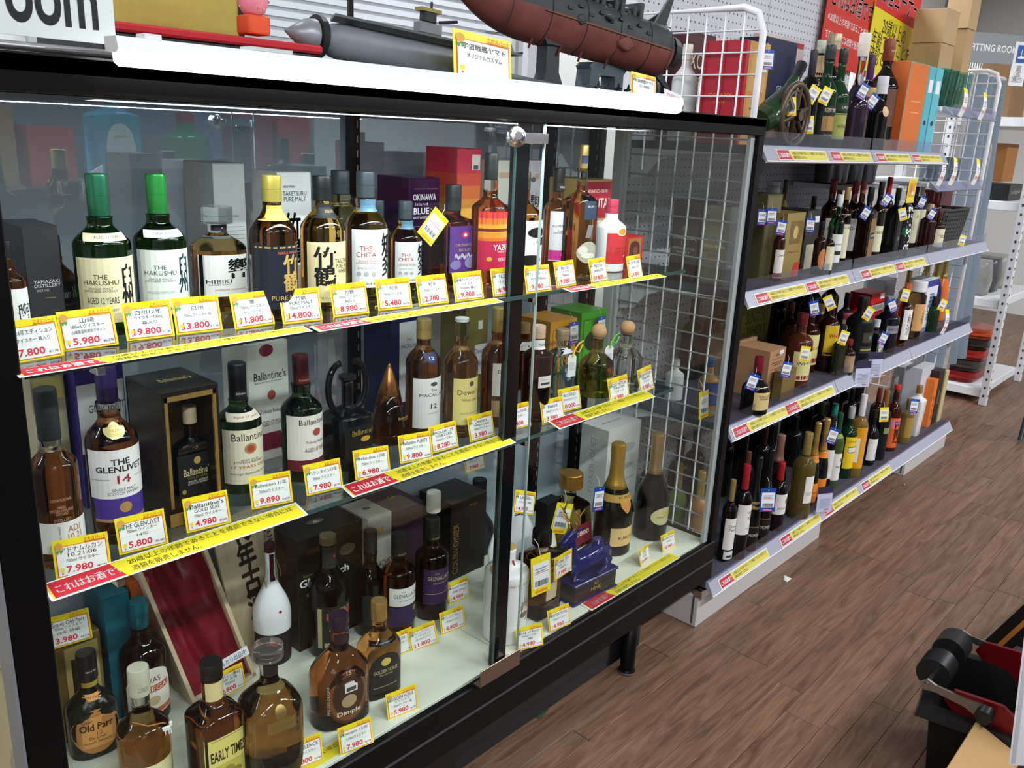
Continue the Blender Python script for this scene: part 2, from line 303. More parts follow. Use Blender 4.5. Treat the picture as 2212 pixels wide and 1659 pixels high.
def card(x, y, z, price, tax, lines, label, rz=0., tilt=-.25, roll=0., sc_=1.0, grp='handwritten price cards in the glass case'):
    o = link('price_card', CARD, None, (x, y, z), 0, label=label, category='price card', group=grp); o.rotation_euler = (tilt, roll, rz); o.scale = (sc_,) * 3
    w, h = .068, .052; b = MB(); f = lambda s_, t_, q: (s_ * w / 2, -q, h / 2 + t_ * h / 2)
    it = []; n = len(lines); zs = {1: [.2], 2: [.38, .0], 3: [.44, .16, -.12]}[n]
    for i, L in enumerate(lines):
        it.append((L, .02, zs[i], min(1.5, .16 * sum(1.6 if ord(c) > 255 else 1. for c in L)) * (1 if i == 0 else .8), .26 if i == 0 else .2, INK))
    if price: it += [('*' + price, -.12, -.58, .19 * len(price), .36, '#e2253a')]
    if tax: it += [(tax, .66, -.70, .36, .13, INK)]
    deco(b, it, f, .0009); b.build('lettering', o)
    b = MB(); b.tube([(-.004, .0008, .012), (0, .012, .001), (.004, .0008, .012)], .0006, mt('#c9cdd0', .2), 5); b.build('clip', o)
    return o
def strip_mesh(YC='#efdf2c', RC='#cc2336'):
    L, H = .405, .036; b = MB(); b.box(-L / 2, L / 2, 0, .0006, 0, H, mt('#f2f3f0', .3))
    f = lambda s_, t_, o: (s_ * L / 2, -o, H / 2 + t_ * H / 2)
    deco(b, [('#', .0, 0, 1.96, 1.7, YC), ('#', -.73, 0, .48, 1.7, RC), ('*これはお酒です。', -.70, -.05, .48, .85, '#ffffff'),
             ('20歳以上の年齢であることを確認できない場合には', .24, .38, 1.36, .6, INK), ('酒類を販売しません。', -.18, -.42, .52, .6, INK)], f)
    b.add([(-.1, -.0008, .0), (-.095, -.0008, .0), (-.09, -.0008, H * .9), (-.112, -.0008, H * .9)], [(0, 1, 2, 3)], mt(YC, .5))
    return b.mesh('notice_strip')
STRIP = strip_mesh(); STRIP_GLARE = strip_mesh('#d9cb5c', '#b83048')  # second copy paler: glare of the rail plastic put into its colours
def strip(x, y, z, label, rx=-1.3, sx=1., grp='age notice strips'):
    o = link('notice_strip', STRIP_GLARE if x > 2.12 else STRIP, None, (x, y, z), 0, label=label, category='notice', group=grp); o.rotation_euler = (rx, 0, 0); o.scale = (sx, 1, .86 if x > 2.12 else .72 if z > 1 else 1); return o
def tag_mesh(c1, c2):
    w, h = .034, .052; b = MB(); b.box(-w / 2, w / 2, 0, .0005, -h, 0, mt(c1, .4)); f = lambda s_, t_, o: (s_ * w / 2, -o, -h / 2 + t_ * h / 2)
    deco(b, [('#', 0, .0, 1.7, 1.28, '#eef0f2'), ('#', 0, -.83, 1.2, .14, c2), ('@', 0, .84, .16, .1, '#f4f4f4'), ('#', 0, .12, 1.5, .03, '#e0566a')] + [('#', -.6 + k * .12, -.4, .05 if k % 3 else .08, .3, '#30323a') for k in range(11)] + [('#', 0, .4, 1.2, .05, '#9aa0aa'), ('#', -.1, .26, 1.0, .05, '#9aa0aa')], f)
    b.tube([(0, -.0005, -.004), (.002, .006, .012), (0, .012, .02)], .0005, mt('#e8e8e8', .5), 4)
    return b.mesh('tag_board')
TAGS = {'b': tag_mesh('#1c4aa8', '#e07aa8'), 'y': tag_mesh(YEL, '#f0962a')}
def tag(x, y, z, label, k='b', rz=0., ry=0., rx=-.1, s=1., grp='hanging barcode price tags'):
    o = link('price_tag', TAGS[k], None, (x, y, z), 0, label=label, category='price tag', group=grp); o.rotation_euler = (rx, ry, rz); o.scale = (s, s, s); return o
def st(name, b, **k): return b.build(name, None, kind='structure', **k)
# ------------------------------------------------------------------ the room
root = st('floor', MB().box(-3.5, 9, -4.5, 2.7, -.05, -.004, mt('#2a1a14', .6)))
edges = []; ws = [.055, .069, .096]; yy = .629; k = 2
while yy < 1.7: edges.append(yy); yy += ws[k]; k = (k - 1) % 3
yy = .629; k = 0
lo = []
while yy > -2.2: yy -= ws[k]; lo.append(yy); k = (k + 1) % 3
edges = sorted(set(round(a, 4) for a in edges + lo))
plk = {}; cnt = 0
for i in range(len(edges) - 1):
    y0, y1 = edges[i], edges[i + 1]; wd = round(y1 - y0, 3)
    if wd not in plk:
        b = MB(); b.box(-.45, .45, -wd / 2 + .0006, wd / 2 - .0006, -.012, 0, PLANK, .0008); plk[wd] = b.mesh('plank')
    if y0 < .1: x0, x1 = .6, 3.0
    elif y0 > 1.16: x0, x1 = .6, 2.3
    else: x0, x1 = .6, 7.2
    if y0 < -.6: continue
    xx = x0 - random.random() * .9
    while xx < x1 and cnt < 295:
        link('plank', plk[wd], root, (xx + .45, (y0 + y1) / 2, random.uniform(-.0003, 0))); xx += .902; cnt += 1
st('floor_far', MB().box(-3.5, .62, -4.5, 2.7, -.004, -.001, PLANK)); 
st('floor_aisle', MB().box(.62, 9, -4.5, -.6, -.004, -.001, PLANK).box(2.3, 9, 1.10, 2.7, -.004, -.001, PLANK))
st('ceiling', MB().box(-3.5, 9, -4.5, 2.7, 2.9, 2.95, mt('#e6e8ea', .8, n=.02)))
st('wall_back', MB().box(-3.5, 9, 2.6, 2.7, 0, 2.9, mt('#dcdcda', .7, n=.02)))
st('wall_left', MB().box(-3.6, -3.5, -4.5, 2.7, 0, 2.9, mt('#d8d8d6', .7, n=.02)))
st('wall_right', MB().box(9, 9.1, -4.5, 2.7, 0, 2.9, mt('#dcdcda', .7, n=.02)))
st('wall_front', MB().box(-3.5, 9, -4.6, -4.5, 0, 2.9, mt('#b9bcc0', .7, n=.02)))
fx = MB().box(-.62, .62, -.08, .08, 0, .05, WHITE, .004).mesh('lamp_housing'); cl_ = bpy.data.objects['ceiling']
for x, y in TUBES: link('lamp_housing', fx, cl_, (x, y, 2.845), 0)
# ------------------------------------------------------------------ the glass showcase
X0, X1, YF, YB = .285, 2.118, 1.07, 1.60
case = empty('glass_showcase', (0, 0, 0), 'long black-framed glass display case of liquor with two inner glass shelves', 'display case')
ALU = mt('#b7bcc0', .3, .7)
def part(n, b, par=case): return b.build(n, par)
part('top_panel', MB().box(X0, X1, YF, YB, 1.462, 1.482, mt('#101013', .35)).box(X0 + .03, X1 - .03, YF + .04, YB - .03, 1.456, 1.462, mt('#17181b', .2)))
part('header_rail', MB().box(X0, X1, YF, YF + .03, 1.440, 1.4815, BLACKF, .002).box(X0, X0 + .03, YF + .03, YB, 1.446, 1.4618, BLACKF).box(X1 - .03, X1, YF + .03, YB, 1.446, 1.4618, BLACKF).box(X0, X1, YB - .035, YB, 1.446, 1.4618, BLACKF))
for a, b_ in ((X0, X0 + .048), (X1 - .03, X1)):
    part('corner_post', MB().box(a, b_, YF + .001, YF + .031, .30, 1.441, BLACKF, .002))
    part('corner_post', MB().box(a, b_, YB - .03, YB, .30, 1.446, BLACKF, .002))
part('post_trim', MB().box(X0 - .004, X0 - .0005, YF + .001, YF + .045, .18, 1.47, mt('#70747a', .35)))
part('post_trim', MB().box(X1 - .052, X1 - .031, YF + .012, YF + .022, .305, 1.44, mt('#aab2b4', .35)))
part('base_frame', MB().box(X0, X1, YF, YF + .02, .178, .302, BLACKF, .003).box(X0, X0 + .02, YF + .02, YB, .178, .302, BLACKF).box(X1 - .02, X1, YF + .02, YB, .178, .302, BLACKF).box(X0, X1, YB, YB + .01, .178, .302, BLACKF).box(X0 + .02, X1 - .02, YF + .02, YB, .26, .29, BLACKF))
part('frame_groove', MB().box(X0 + .01, X1 - .002, YF - .0016, YF, .238, .243, mt('#55585c', .3, .5)))
part('plinth_beam', MB().box(.4, 1.86, 1.135, 1.155, .035, .14, mt('#15151a', .15), .002))
part('plinth_box', MB().box(.32, 1.1, 1.10, 1.5, .004, .178, mt('#0b0b0d', .3), .002))
for lx, ly in ((.45, 1.115), (1.775, 1.115), (.45, 1.55), (1.775, 1.55), (2.05, 1.55)):
    if 1: part('leg', MB().loft([(0, .022, .022, 2), (.008, .024, .024, 2), (.014, .020, .020, 2), (.178, .020, .020, 2)], 16, lambda i: ALU if i == 0 else BLACKF, lx, ly))
FLR = mt('#edf2e0', .12, n=.02)
for y0, y1 in ((1.092, 1.3715), (1.3735, 1.572)):
    for a, b_ in ((.31, 1.2485), (1.2515, 2.095)): part('floor_plate', MB().box(a, b_, y0, y1, .29, .304, FLR, .0008))
part('mirror_panel', MB().box(.31, 1.19, 1.575, 1.581, .305, 1.45, MIRROR)); part('mirror_panel', MB().box(1.215, 2.085, 1.575, 1.581, .305, 1.45, MIRROR))
part('mirror_edge', MB().box(.31, 2.085, 1.572, 1.575, 1.4475, 1.4515, mt('#e8f0f4', .1)))
for px in (1.192, .335, 1.86, 2.05):
    b = MB().box(px - .012, px + .012, 1.555, 1.574, .305, 1.446, BLACKF)
    for k in range(36): b.box(px + .003, px + .006, 1.5545, 1.555, .33 + k * .031, .345 + k * .031, mt('#9aa0a4', .3))
    part('shelf_standard', b)
part('glass_end', MB().box(X1 - .012, X1 - .008, YF + .032, YB - .032, .304, 1.444, GLASS)); part('glass_end', MB().box(X0 + .008, X0 + .012, YF + .032, YB - .032, .304, 1.444, GLASS))
d1 = part('glass_door', MB().box(.335, 1.192, 1.086, 1.090, .304, 1.4385, GLASS)); part('glass_edge', MB().box(1.1922, 1.1945, 1.0855, 1.0905, .304, 1.4385, GEDGE), d1)
d2 = part('glass_door', MB().box(1.262, 2.062, 1.076, 1.080, .304, 1.4385, GLASS)); part('glass_edge', MB().box(1.2595, 1.262, 1.0755, 1.0805, .304, 1.4385, mt('#9fb9b4', .1)), d2)
part('centre_post', MB().box(1.196, 1.234, 1.088, 1.104, .303, 1.405, mt('#0c0f11', .12), .001))
part('lock_bracket', MB().box(1.150, 1.262, 1.069, 1.071, 1.403, 1.421, CHROME, .0005))
lk = MB(); lk.loft([(0, .017, .017, 2), (.006, .018, .018, 2), (.010, .013, .013, 2), (.022, .0125, .0125, 2), (.024, .008, .008, 2), (.0245, .0075, .0075, 2)], 20, lambda i: CHROME); lk.loft([(-.014, .009, .009, 2), (-.002, .009, .009, 2)], 16, lambda i: mt('#b98a70', .2, 1))
o = lk.build('door_lock', case, (1.168, 1.066, 1.412)); o.rotation_euler = (math.radians(80), 0, -.6)
part('door_pull', MB().box(1.122, 1.245, 1.055, 1.058, .305, .345, mt('#8a7468', .25, .8), .001).box(1.122, 1.245, 1.058, 1.0755, .305, .308, mt('#8a7468', .25, .8)))
for z in (1.122, .824):
    s1 = part('glass_shelf', MB().box(.338, 1.81, 1.080, 1.46, z - .008, z, SHELFG)); part('shelf_edge', MB().box(.338, 1.81, 1.0785, 1.0798, z - .008, z, GEDGE).box(1.8102, 1.812, 1.08, 1.46, z - .008, z, GEDGE), s1)
    for px in (.335, 1.192, 1.79):
        part('shelf_bracket', MB().prism([(1.20, z - .009), (1.556, z - .009), (1.556, z - .035), (1.21, z - .016)], 'x', px - .002, px + .002, mt('#6c7274', .3, .8)))
    for px in (.42, 1.25): part('shelf_clip', MB().box(px, px + .012, 1.076, 1.10, z - .018, z - .0085, CHROME, .001))
# batten lamp along the case top
lp = empty('batten_lamp', (1.043, 1.035, 1.495), 'long lit white batten lamp fixed along the top front of the glass case', 'lamp')
b = MB(); b.prism([(-.014, .010), (.016, .010), (.016, -.006), (-.012, -.008), (-.018, -.003)], 'x', -.59, .59, mt('#eceef2', .35)); b.build('lamp_housing', lp)
b = MB(); b.prism([(-.0178, -.004), (-.012, -.0078), (.010, -.0062), (.008, -.017), (-.004, -.022), (-.015, -.018)], 'x', -.585, .585, mt('#ffffff', .4, e=9.0)); b.build('diffuser', lp)
MB().box(-.42, -.36, -.012, .014, .0105, .015, mt('#c9d4d8', .4)).build('mounting_clip', lp); MB().box(-.555, -.535, -.01, .012, .0105, .016, WHITE).build('mounting_clip', lp); MB().box(.50, .53, -.01, .012, .0105, .0145, WHITE).build('mounting_clip', lp)
area(1.043, 1.050, 1.436, 1.16, .03, 5.5, rot=(math.radians(3), 0, 0))  # added fill under the header, stands in for the batten lamp's light
# ------------------------------------------------------------------ shelf one (top)
CR = '#e8dcb8'
bottle(0.383,1.240,1.122,0.135,0.0209, 'reddish whisky bottle with white label, half hidden behind the left black post', g='#9c4a20', cap='#222226', lb=[(.08, .55, 1.2, '#f2f2f0', [('~山\n崎', .3, 0, 1.2, .8, INK)])])
carton(0.428,1.240,1.122,0.045,0.152, .09, 'black gift box behind the miniature bottle at the left end of the top shelf', '#35353a', fr=[('YAMAZAKI\nDISTILLERY', 0.1, -.02, 1.5, .13, '#e6e6ea'), ('SINCE 1923', -.2, -.14, .7, .04, '#c9c9cc'), ('#', .2, -.28, .6, .015, '#8a7a4a')])
bottle(0.472,1.325,1.122,0.128,0.0254, 'small dark miniature whisky bottle with black label and black cap', g='#3a1c0c', st='h', sh=.52, nk=.70, cb=.76, nr=.42, cap='#17181c', lb=[(.06, .5, 1.25, '#1c1d22', [('YAMAZAKI\nDISTILLERY', .0, .3, .95, .3, '#f0f0f0'), ('DISTILLERY EXCLUSIVE', 0.05, -.2, 1.3, .12, '#a98a4c'), ('山\n崎', .72, .42, .3, .7, '#f0f0f0'), ('SINGLE MALT JAPANESE WHISKY', 0.1, -.6, 1.3, .08, '#d0d0d0')])])
HK = dict(st='h', g='#16400f', cb=.74, sh=.56, nk=.70, nr=.43, cr=.38, n=40)
bottle(0.503,1.230,1.122,0.220,0.0375, 'green whisky bottle with cream label and dark green cap', cap='#2c7a5a', capr=.25, cm=.6, **HK, lb=[(.09, .50, 1.30, '#e6dcb6', [('THE\nHAKUSHU', -.28, .34, .95, .32, '#4a4436'), ('SINGLE MALT\nJAPANESE WHISKY', -.30, .02, .92, .16, '#6a6454'), ('AGED 12 YEARS', -.26, -.30, .85, .2, '#2e3a40'), ('HAKUSHU DISTILLERY', -.26, -.60, .8, .07, '#7a7464'), ('ウイスキー', -.36, -.82, .35, .08, '#4a4436'), ('*白\n州', .48, .1, .42, 1.35, '#141420')]), (.60, .645, .85, '#e6dcb6', [('AGED 12 YEARS', 0.05, .1, 1.1, .7, '#3a3a3a')])])
bottle(0.590,1.238,1.122,0.219,0.0368, 'green whisky bottle with pale white label and bright green cap', cap='#2f9648', capr=.22, cm=.5, **HK, lb=[(.09, .52, 1.30, '#dfe6e2', [('THE\nHAKUSHU', -.25, .38, .95, .3, '#33504c'), ('SINGLE MALT\nJAPANESE WHISKY', -.27, .07, .92, .14, '#56706c'), ('HAKUSHU DISTILLERY', -.25, -.3, .8, .07, '#8aa09a'), ('白州蒸溜所謹製', .1, -.82, .7, .1, '#33504c'), ('*白\n州', .50, .25, .40, 1.2, '#173a3e')]), (.60, .645, .85, '#e8ecea', [('SINCE 1973', 0.05, .1, 1.1, .7, '#33504c')])])
bottle(0.710,1.288,1.122,0.165,0.0411, 'faceted whisky decanter with clear glass stopper and square white label', g='#b0661f', st='w', sh=.60, nk=.76, nr=.36, cb=.84, cr=.60, cap='#dfe6ea', fill=.60, fc='#cfd8da', n=20, p=3., cn='stopper', lb=[(.16, .56, .98, '#efeeec', [('HIBIKI', -.35, -.26, .95, .2, '#1a1a1e'), ('SUNTORY WHISKY', -.33, -.42, .85, .07, '#3a3a3e'), ('*響', .42, .35, .8, .95, '#111114'), ('JAPANESE HARMONY', .1, -.68, 1.3, .1, '#b86a5a')]), (.775, .83, 1., '#2a1830', [('響', .2, 0, .2, .7, '#d8c48a')])])
carton(0.782,1.370,1.122,0.059,0.227, .1, 'plain grey gift box with small print behind the faceted decanter', '#b4b8b8', fr=[('CHAPTERS', .1, .22, .8, .03, '#6a6e70'), ('#', .15, .06, 1.4, .006, '#8a8e90'), ('#', .15, .0, 1.4, .006, '#8a8e90'), ('#', .15, -.06, 1.4, .006, '#8a8e90'), ('#', .15, -.12, 1.4, .006, '#8a8e90')])
TK = dict(st='w', sh=.60, nk=.78, nr=.40, cb=.82, cr=.42, n=36)
bottle(0.737,1.169,1.122,0.221,0.0356, 'dark whisky bottle with black and gold label and pale gold cap', g='#5a2c12', cap='#b9a94e', cm=.6, capr=.3, **TK, lb=[(.10, .54, 1.3, '#141a2c', [('#', 0, .93, 1.9, .05, '#b99a50'), ('NIKKA WHISKY', .25, .76, .8, .08, '#d86a50'), ('*竹\n鶴', .32, .12, .62, 1.15, '#c8a85a'), ('PURE MALT', .2, -.66, 1.2, .14, '#d8b868'), ('ウイスキー', .3, -.88, .5, .07, '#d0d0d0')]), (.70, .80, 1., '#b9a94e', [('TAKETSURU\nPURE MALT', .3, 0, 1.1, .5, '#5a5020')])])
carton(0.905,1.360,1.122,0.071,0.213, .085, 'white gift box with black brush characters behind the gold-capped bottle', '#eceeef', fr=[('NIKKA WHISKY', -.3, .76, .7, .04, '#303238'), ('TAKETSURU\nPURE MALT', 0, .6, 1.4, .17, '#303238'), ('*竹\n鶴', -.15, -.1, .9, .85, '#15151a'), ('#', 0, -.78, 1.98, .4, '#c8a878')], sd=[('#', 0, -.78, 1.98, .4, '#a88858')])
bottle(0.843,1.189,1.122,0.218,0.0366, 'amber whisky bottle with cream label, black cap and two large brush characters', g='#d8a040', cap='#17181c', **TK, lb=[(.08, .53, 1.2, '#ead9a8', [('*竹\n鶴', -.3, .2, .8, 1.3, '#18181c'), ('TAKETSURU\nPURE MALT\nWHISKY', .5, .2, .85, .48, '#3e3a32'), ('ウイスキー', -.4, -.85, .6, .07, '#555')]), (.70, .80, 1., '#1c1d20', [('TAKETSURU\nPURE MALT', .3, 0, 1.1, .5, '#c8b070')])])
CH = dict(st='h', g='#f0d07a', cap='#3d464e', sh=.58, nk=.74, nr=.44, cb=.80, cr=.42, n=36)
CHL = lambda k=1.: [(.12, .57, 1.15, '#eff1f2', [('THE\nCHITA', -.4, .25, .8, .38, '#a83238'), ('SINGLE GRAIN\nJAPANESE WHISKY', -.32, -.12, 1.0, .15, '#b85a5a'), ('SINCE 1972', -.4, -.32, .7, .07, '#909498'), ('@', -.7, -.52, .2, .16, '#b9bcc0'), ('@', -.4, -.52, .2, .16, '#b9bcc0'), ('@', -.1, -.52, .2, .16, '#b9bcc0'), ('知多蒸溜所謹製', .05, -.86, .9, .09, '#3a4a6a'), ('*知\n多', .55, .12, .55, 1.5, '#111418')]), (.70, .79, 1.05, '#5f86a0', [], dict(r=.3))]
bottle(1.006,1.360,1.122,0.216,0.0418, 'blue-necked whisky bottle in the back row behind the cream label one', **CH)
bottle(0.954,1.218,1.122,0.223,0.0379, 'pale amber whisky bottle with white label and blue-grey neck, large size', **CH, lb=CHL())
bottle(1.070,1.330,1.122,0.162,0.0312, 'small blue-necked whisky bottle in the back row between the two white-labelled ones', **CH)
bottle(1.065,1.241,1.122,0.168,0.0310, 'half-size pale amber whisky bottle with white label and blue-grey neck', **CH, lb=CHL())
carton(1.192,1.330,1.122,0.083,0.203, .10, 'dark purple gift box with white lettering behind the purple-labelled bottle', '#3c1c46', fr=[('PRODUCT OF JAPAN', .1, .78, 1.5, .035, '#8a6a92'), ('*OKINAWA', .0, .62, 1.5, .13, '#eeeaf0'), ('island', -.2, .49, .8, .06, '#d8c8dc'), ('*BLUE', -.2, .35, 1.0, .13, '#eeeaf0'), ('RICE WHISKY', -.2, .22, 1.0, .05, '#eeeaf0'), ('沖', .6, .3, .5, .2, '#c8b070'), ('#', 0, .05, 1.6, .01, '#9a82a0')], m=.2, r=.25)
bottle(1.203,1.257,1.122,0.195,0.0426, 'square amber bottle with purple label and black cap, a price tag round its neck', g='#8a3416', st='s', sh=.62, nk=.70, nr=.36, cb=.74, cr=.38, cap='#2b3034', d=.75, lb=[(.13, .60, .95, '#5e3488', [('@', .1, .62, .5, .28, '#d8304a'), ('@', .1, .62, .22, .14, '#f4f0f2'), ('OKINAWA', .1, .2, 1.3, .12, '#b9a06a'), ('BLUE', .1, -.02, .8, .12, '#b9a06a'), ('~~~', 0, -.3, 1.2, .3, '#c8c0d8'), ('@', -.5, -.65, .7, .4, '#8a80b8'), ('@', .5, -.6, .8, .5, '#9a90c0')])])
SUN = [('#', 0, .1, 1.99, .25, '#f4a03a'), ('#', 0, -.08, 1.99, .22, '#f6b840'), ('#', 0, .3, 1.99, .22, '#f07a3a'), ('#', 0, .5, 1.99, .2, '#e8503e')]
carton(1.346,1.360,1.122,0.071,0.261, .10, 'red and orange sunset-coloured gift box beside the purple box', '#dc2f4a', fr=[('#', 0, .86, 1.99, .26, '#dc2244'), *SUN, ('#', 0, -.3, 1.99, .24, '#2c1a26'), ('#', 0, -.6, 1.99, .4, '#f08a3a'), ('#', .55, .78, .7, .25, '#efe8dc'), ('#', .55, .7, .4, .07, '#55505a')], sd=[*SUN, ('#', 0, -.1, 1.99, .2, '#f0a440'), ('#', 0, -.34, 1.99, .24, '#2c1a26'), ('#', 0, -.65, 1.99, .4, '#ef8a3a')])
bottle(1.261,1.212,1.122,0.258,0.0364, 'tall amber bottle with red and yellow sunset label and dark tall cap', g='#b4481c', st='w', sh=.58, nk=.68, nr=.40, cb=.80, cr=.38, fill=.71, fc='#dfe4e2', cap='#27302f', lb=[(.12, .57, 1.25, '#cf1f4c', [('#', 0, .88, 1.98, .2, '#ee4a2e'), ('#', 0, .68, 1.98, .2, '#f4802c'), ('#', 0, .5, 1.98, .16, '#f8a82c'), ('#', 0, .38, 1.98, .1, '#7a2a1c'), ('#', 0, .22, 1.98, .22, '#f29a30'), ('#', 0, .06, 1.98, .1, '#f07030'), ('*YAZUKA', .3, -.2, 1.2, .2, '#f8f0f0'), ('World Whisky', .35, -.36, .9, .09, '#f8e0e0'), ('BEAUTIFUL', .4, -.62, .9, .12, '#f8f0f0'), ('@', -.45, -.6, .25, .16, '#f0b040')])])
carton(1.467,1.360,1.122,0.104,0.238, .09, 'off-white gift box with a black ink painting behind the centre post', '#eae6da', fr=[('#', -.2, .72, .6, .1, '#d8b89a'), ('@', -.2, .1, .9, .18, '#1c1a1a'), ('@', -.05, -.12, .7, .16, '#1c1a1a'), ('@', -.5, -.38, .5, .14, '#1c1a1a')])
carton(1.584,1.380,1.122,0.053,0.238, .08, 'white gift box with a small crest right of the centre post', '#dfe4ec', fr=[('@', -.1, .62, .7, .1, '#6a7488'), ('#', .4, .68, .5, .1, '#d8b89a'), ('駒', .2, .2, 1.2, .25, '#14141a')])
bottle(1.340,1.200,1.122,0.222,0.0471, 'amber bottle with white label and black ink painting behind the centre post', g='#a8641c', cap='#3a2e22', lb=[(.1, .58, 1.2, '#ece8de', [('@', .2, .55, .9, .4, '#181616'), ('@', .5, .2, .7, .3, '#181616'), ('@', -.1, -.5, 1.1, .4, '#181616')])])
bottle(1.506,1.239,1.122,0.227,0.0301, 'amber bottle with pink and white blossom label and black neck', g='#a86428', st='w', sh=.6, nk=.73, nr=.42, cb=.78, cr=.44, cap='#1d1c1e', lb=[(.12, .6, 1.2, '#f0eef2', [('KOMAGATAKE', 0, .42, 1.6, .1, '#4a4450'), ('Single Malt\nJapanese Whisky', -.1, .18, 1.3, .16, '#6a6470'), ('@', .4, -.1, .8, .3, '#f0b0cc'), ('#', 0, -.76, 1.98, .4, '#d8389a'), ('2021', 0, -.72, .5, .12, '#f6c8e4')]), (.79, .86, 1.2, '#1d1c1e', [('MARS', .3, 0, 1.2, .6, '#e8e4dc')])])
bottle(1.524,1.188,1.122,0.280,0.0338, 'tall clear-necked amber bottle with silver bird and blue label', g='#a8662a', st='s', p=3.5, sh=.56, nk=.66, nr=.34, cb=.82, cr=.30, fill=.69, fc='#d8dcde', cap='#b39a5e', cm=.5, lb=[(.44, .62, .5, '#2b3a52', [('RUM', 0, .1, 1., .2, '#d0c8b0')], {}), (.86, .92, 1.1, '#2b3350', []), (.30, .40, .32, '#c9cdd0', [], dict(shape='/', m=.8, r=.3)), (.10, .27, .85, '#c9c3b4', [('@', -.5, .2, .9, .8, '#d8d4c8'), ('@', .4, -.1, .9, .9, '#b8b2a2'), ('@', 0, -.3, 1.4, .5, '#e0dccf')], dict(shape='@', m=.3, r=.4))])
carton(1.733,1.300,1.122,0.112,0.197, .11, 'red and white liquor box with gold edge behind the white bottle', '#c8a860', fr=[('#', 0, .5, 1.9, .9, '#b81f34'), ('KWEICHOW', .0, .72, 1.4, .09, '#f0e8e0'), ('*MOUTAI', 0, .42, 1.7, .26, '#f6f0ea'), ('#', 0, -.5, 1.9, .98, '#ecebe6'), ('#', .1, -.2, .5, .14, '#c8243a'), ('~茅台', -.3, -.5, .4, .5, '#c8243a')])
bottle(1.633,1.181,1.122,0.163,0.0360, 'white opaque liquor bottle with red label, red cap and red ribbon', g='#eef0f0', t=0., gr=.12, st='w', sh=.60, nk=.74, nr=.42, cb=.80, cr=.40, cap='#c23a56', lb=[(.12, .68, .95, '#d23038', [('@', 0.1, .6, 1., .42, '#f2ead8'), ('@', .1, .6, .7, .3, '#e0a030'), ('/', .1, .15, 1.4, .3, '#a89050'), ('/', .1, -.35, 1.7, .6, '#f4f2ee'), ('茅台', .1, -.35, 1., .4, '#d23038')])])
carton(1.793,1.220,1.122,0.074,0.065, .06, 'small bright red box with gold picture at the right end of the top shelf', '#d81f24', fr=[('#', 0, 0, 1.5, 1.7, '#b87830'), ('^', 0, 0, 1.2, 1.3, '#5a1c14'), ('@', .1, -.1, .6, .6, '#8a5030')])
# shelf one cards
card(0.371,1.131,1.122, '7.800', '¥21.780', ['2024年エディション', 'ウイスキー 箱入り'], 'price card ending in 21.780 beside the left black post', .1)
card(0.445,1.150,1.122, '5.980', '¥6.578', ['山崎', '180mLウイスキー', '山崎蒸留所限定デザイン'], 'price card reading 5.980 in front of the miniature bottle', -.22, roll=-.05)
card(0.529,1.155,1.122, '19.800', '¥21.780', ['白州12年', 'ウイスキー700mL', '箱入り'], 'price card reading 19.800 in front of the two green bottles', -.02, roll=.02)
card(0.599,1.150,1.122, '13.800', '¥15.180', ['白州', '700mLウイスキー NV'], 'price card reading 13.800 between green bottle and decanter', -.12)
card(0.682,1.138,1.122, '11.800', '¥12.980', ['響', '700mL ウイスキー', 'ジャパニーズハーモニー'], 'price card reading 11.800 right of the decanter', .0)
card(0.757,1.123,1.122, '14.800', '¥16.280', ['竹鶴', 'PURE MALT', '700ml ウイスキー'], 'price card reading 14.800 below the gold-capped bottle', -.12)
card(0.850,1.122,1.122, '8.980', '¥9.878', ['竹鶴', '700ml ウイスキー', '箱なし'], 'price card reading 8.980 before the cream label bottle', -.1)
card(0.940,1.118,1.122, '5.480', '¥6.028', ['知多', '700mlウイスキー'], 'price card reading 5.480 before the white-labelled bottles', -.15)
card(1.022,1.110,1.122, '2.780', '¥3.058', ['知多', '350ml ウイスキー'], 'price card reading 2.780 before the purple-labelled bottle', -.05)
card(1.103,1.102,1.122, '9.800', '¥10.780', ['沖縄アイランドブルー', 'ウイスキー', '700ml 箱入'], 'price card reading 9.800 before the sunset-labelled bottle', -.1)
card(1.198,1.098,1.122, '6.980', '', ['YAZUKA', 'ウイスキー'], 'price card half hidden by the centre post on the top shelf', -.1)
card(1.278,1.085,1.122, '9.980', '¥10.978', ['ブレンデッド', '43% 700ml'], 'price card just right of the centre post on the top shelf', -.1)
card(1.376,1.095,1.122, '9.980', '¥10.978', ['駒ヶ岳', 'シングルモルト', '700ml'], 'price card below the silver bird bottle', .05)
card(1.475,1.084,1.122, '39.800', '¥43.780', ['MOUTAI', '500ml 53%'], 'price card before the white opaque bottle', .1)
card(1.587,1.068,1.122, '24.800', '¥27.280', ['マオタイ酒', '50ml 53%'], 'price card before the small red box at the right end', .15)
strip(0.530,1.063,1.122, 'notice strip at the left end of the top glass shelf edge', rx=-1.45)
strip(0.940,1.053,1.122, 'notice strip in the middle of the top glass shelf edge', rx=-1.45)
strip(1.503,1.045,1.122, 'notice strip at the right end of the top glass shelf edge', rx=-1.45, sx=.85)
tag(1.083,1.160,1.273, 'yellow price tag lying tilted against the purple-labelled bottle neck', 'y', ry=.75, s=1.15, rz=-.2)
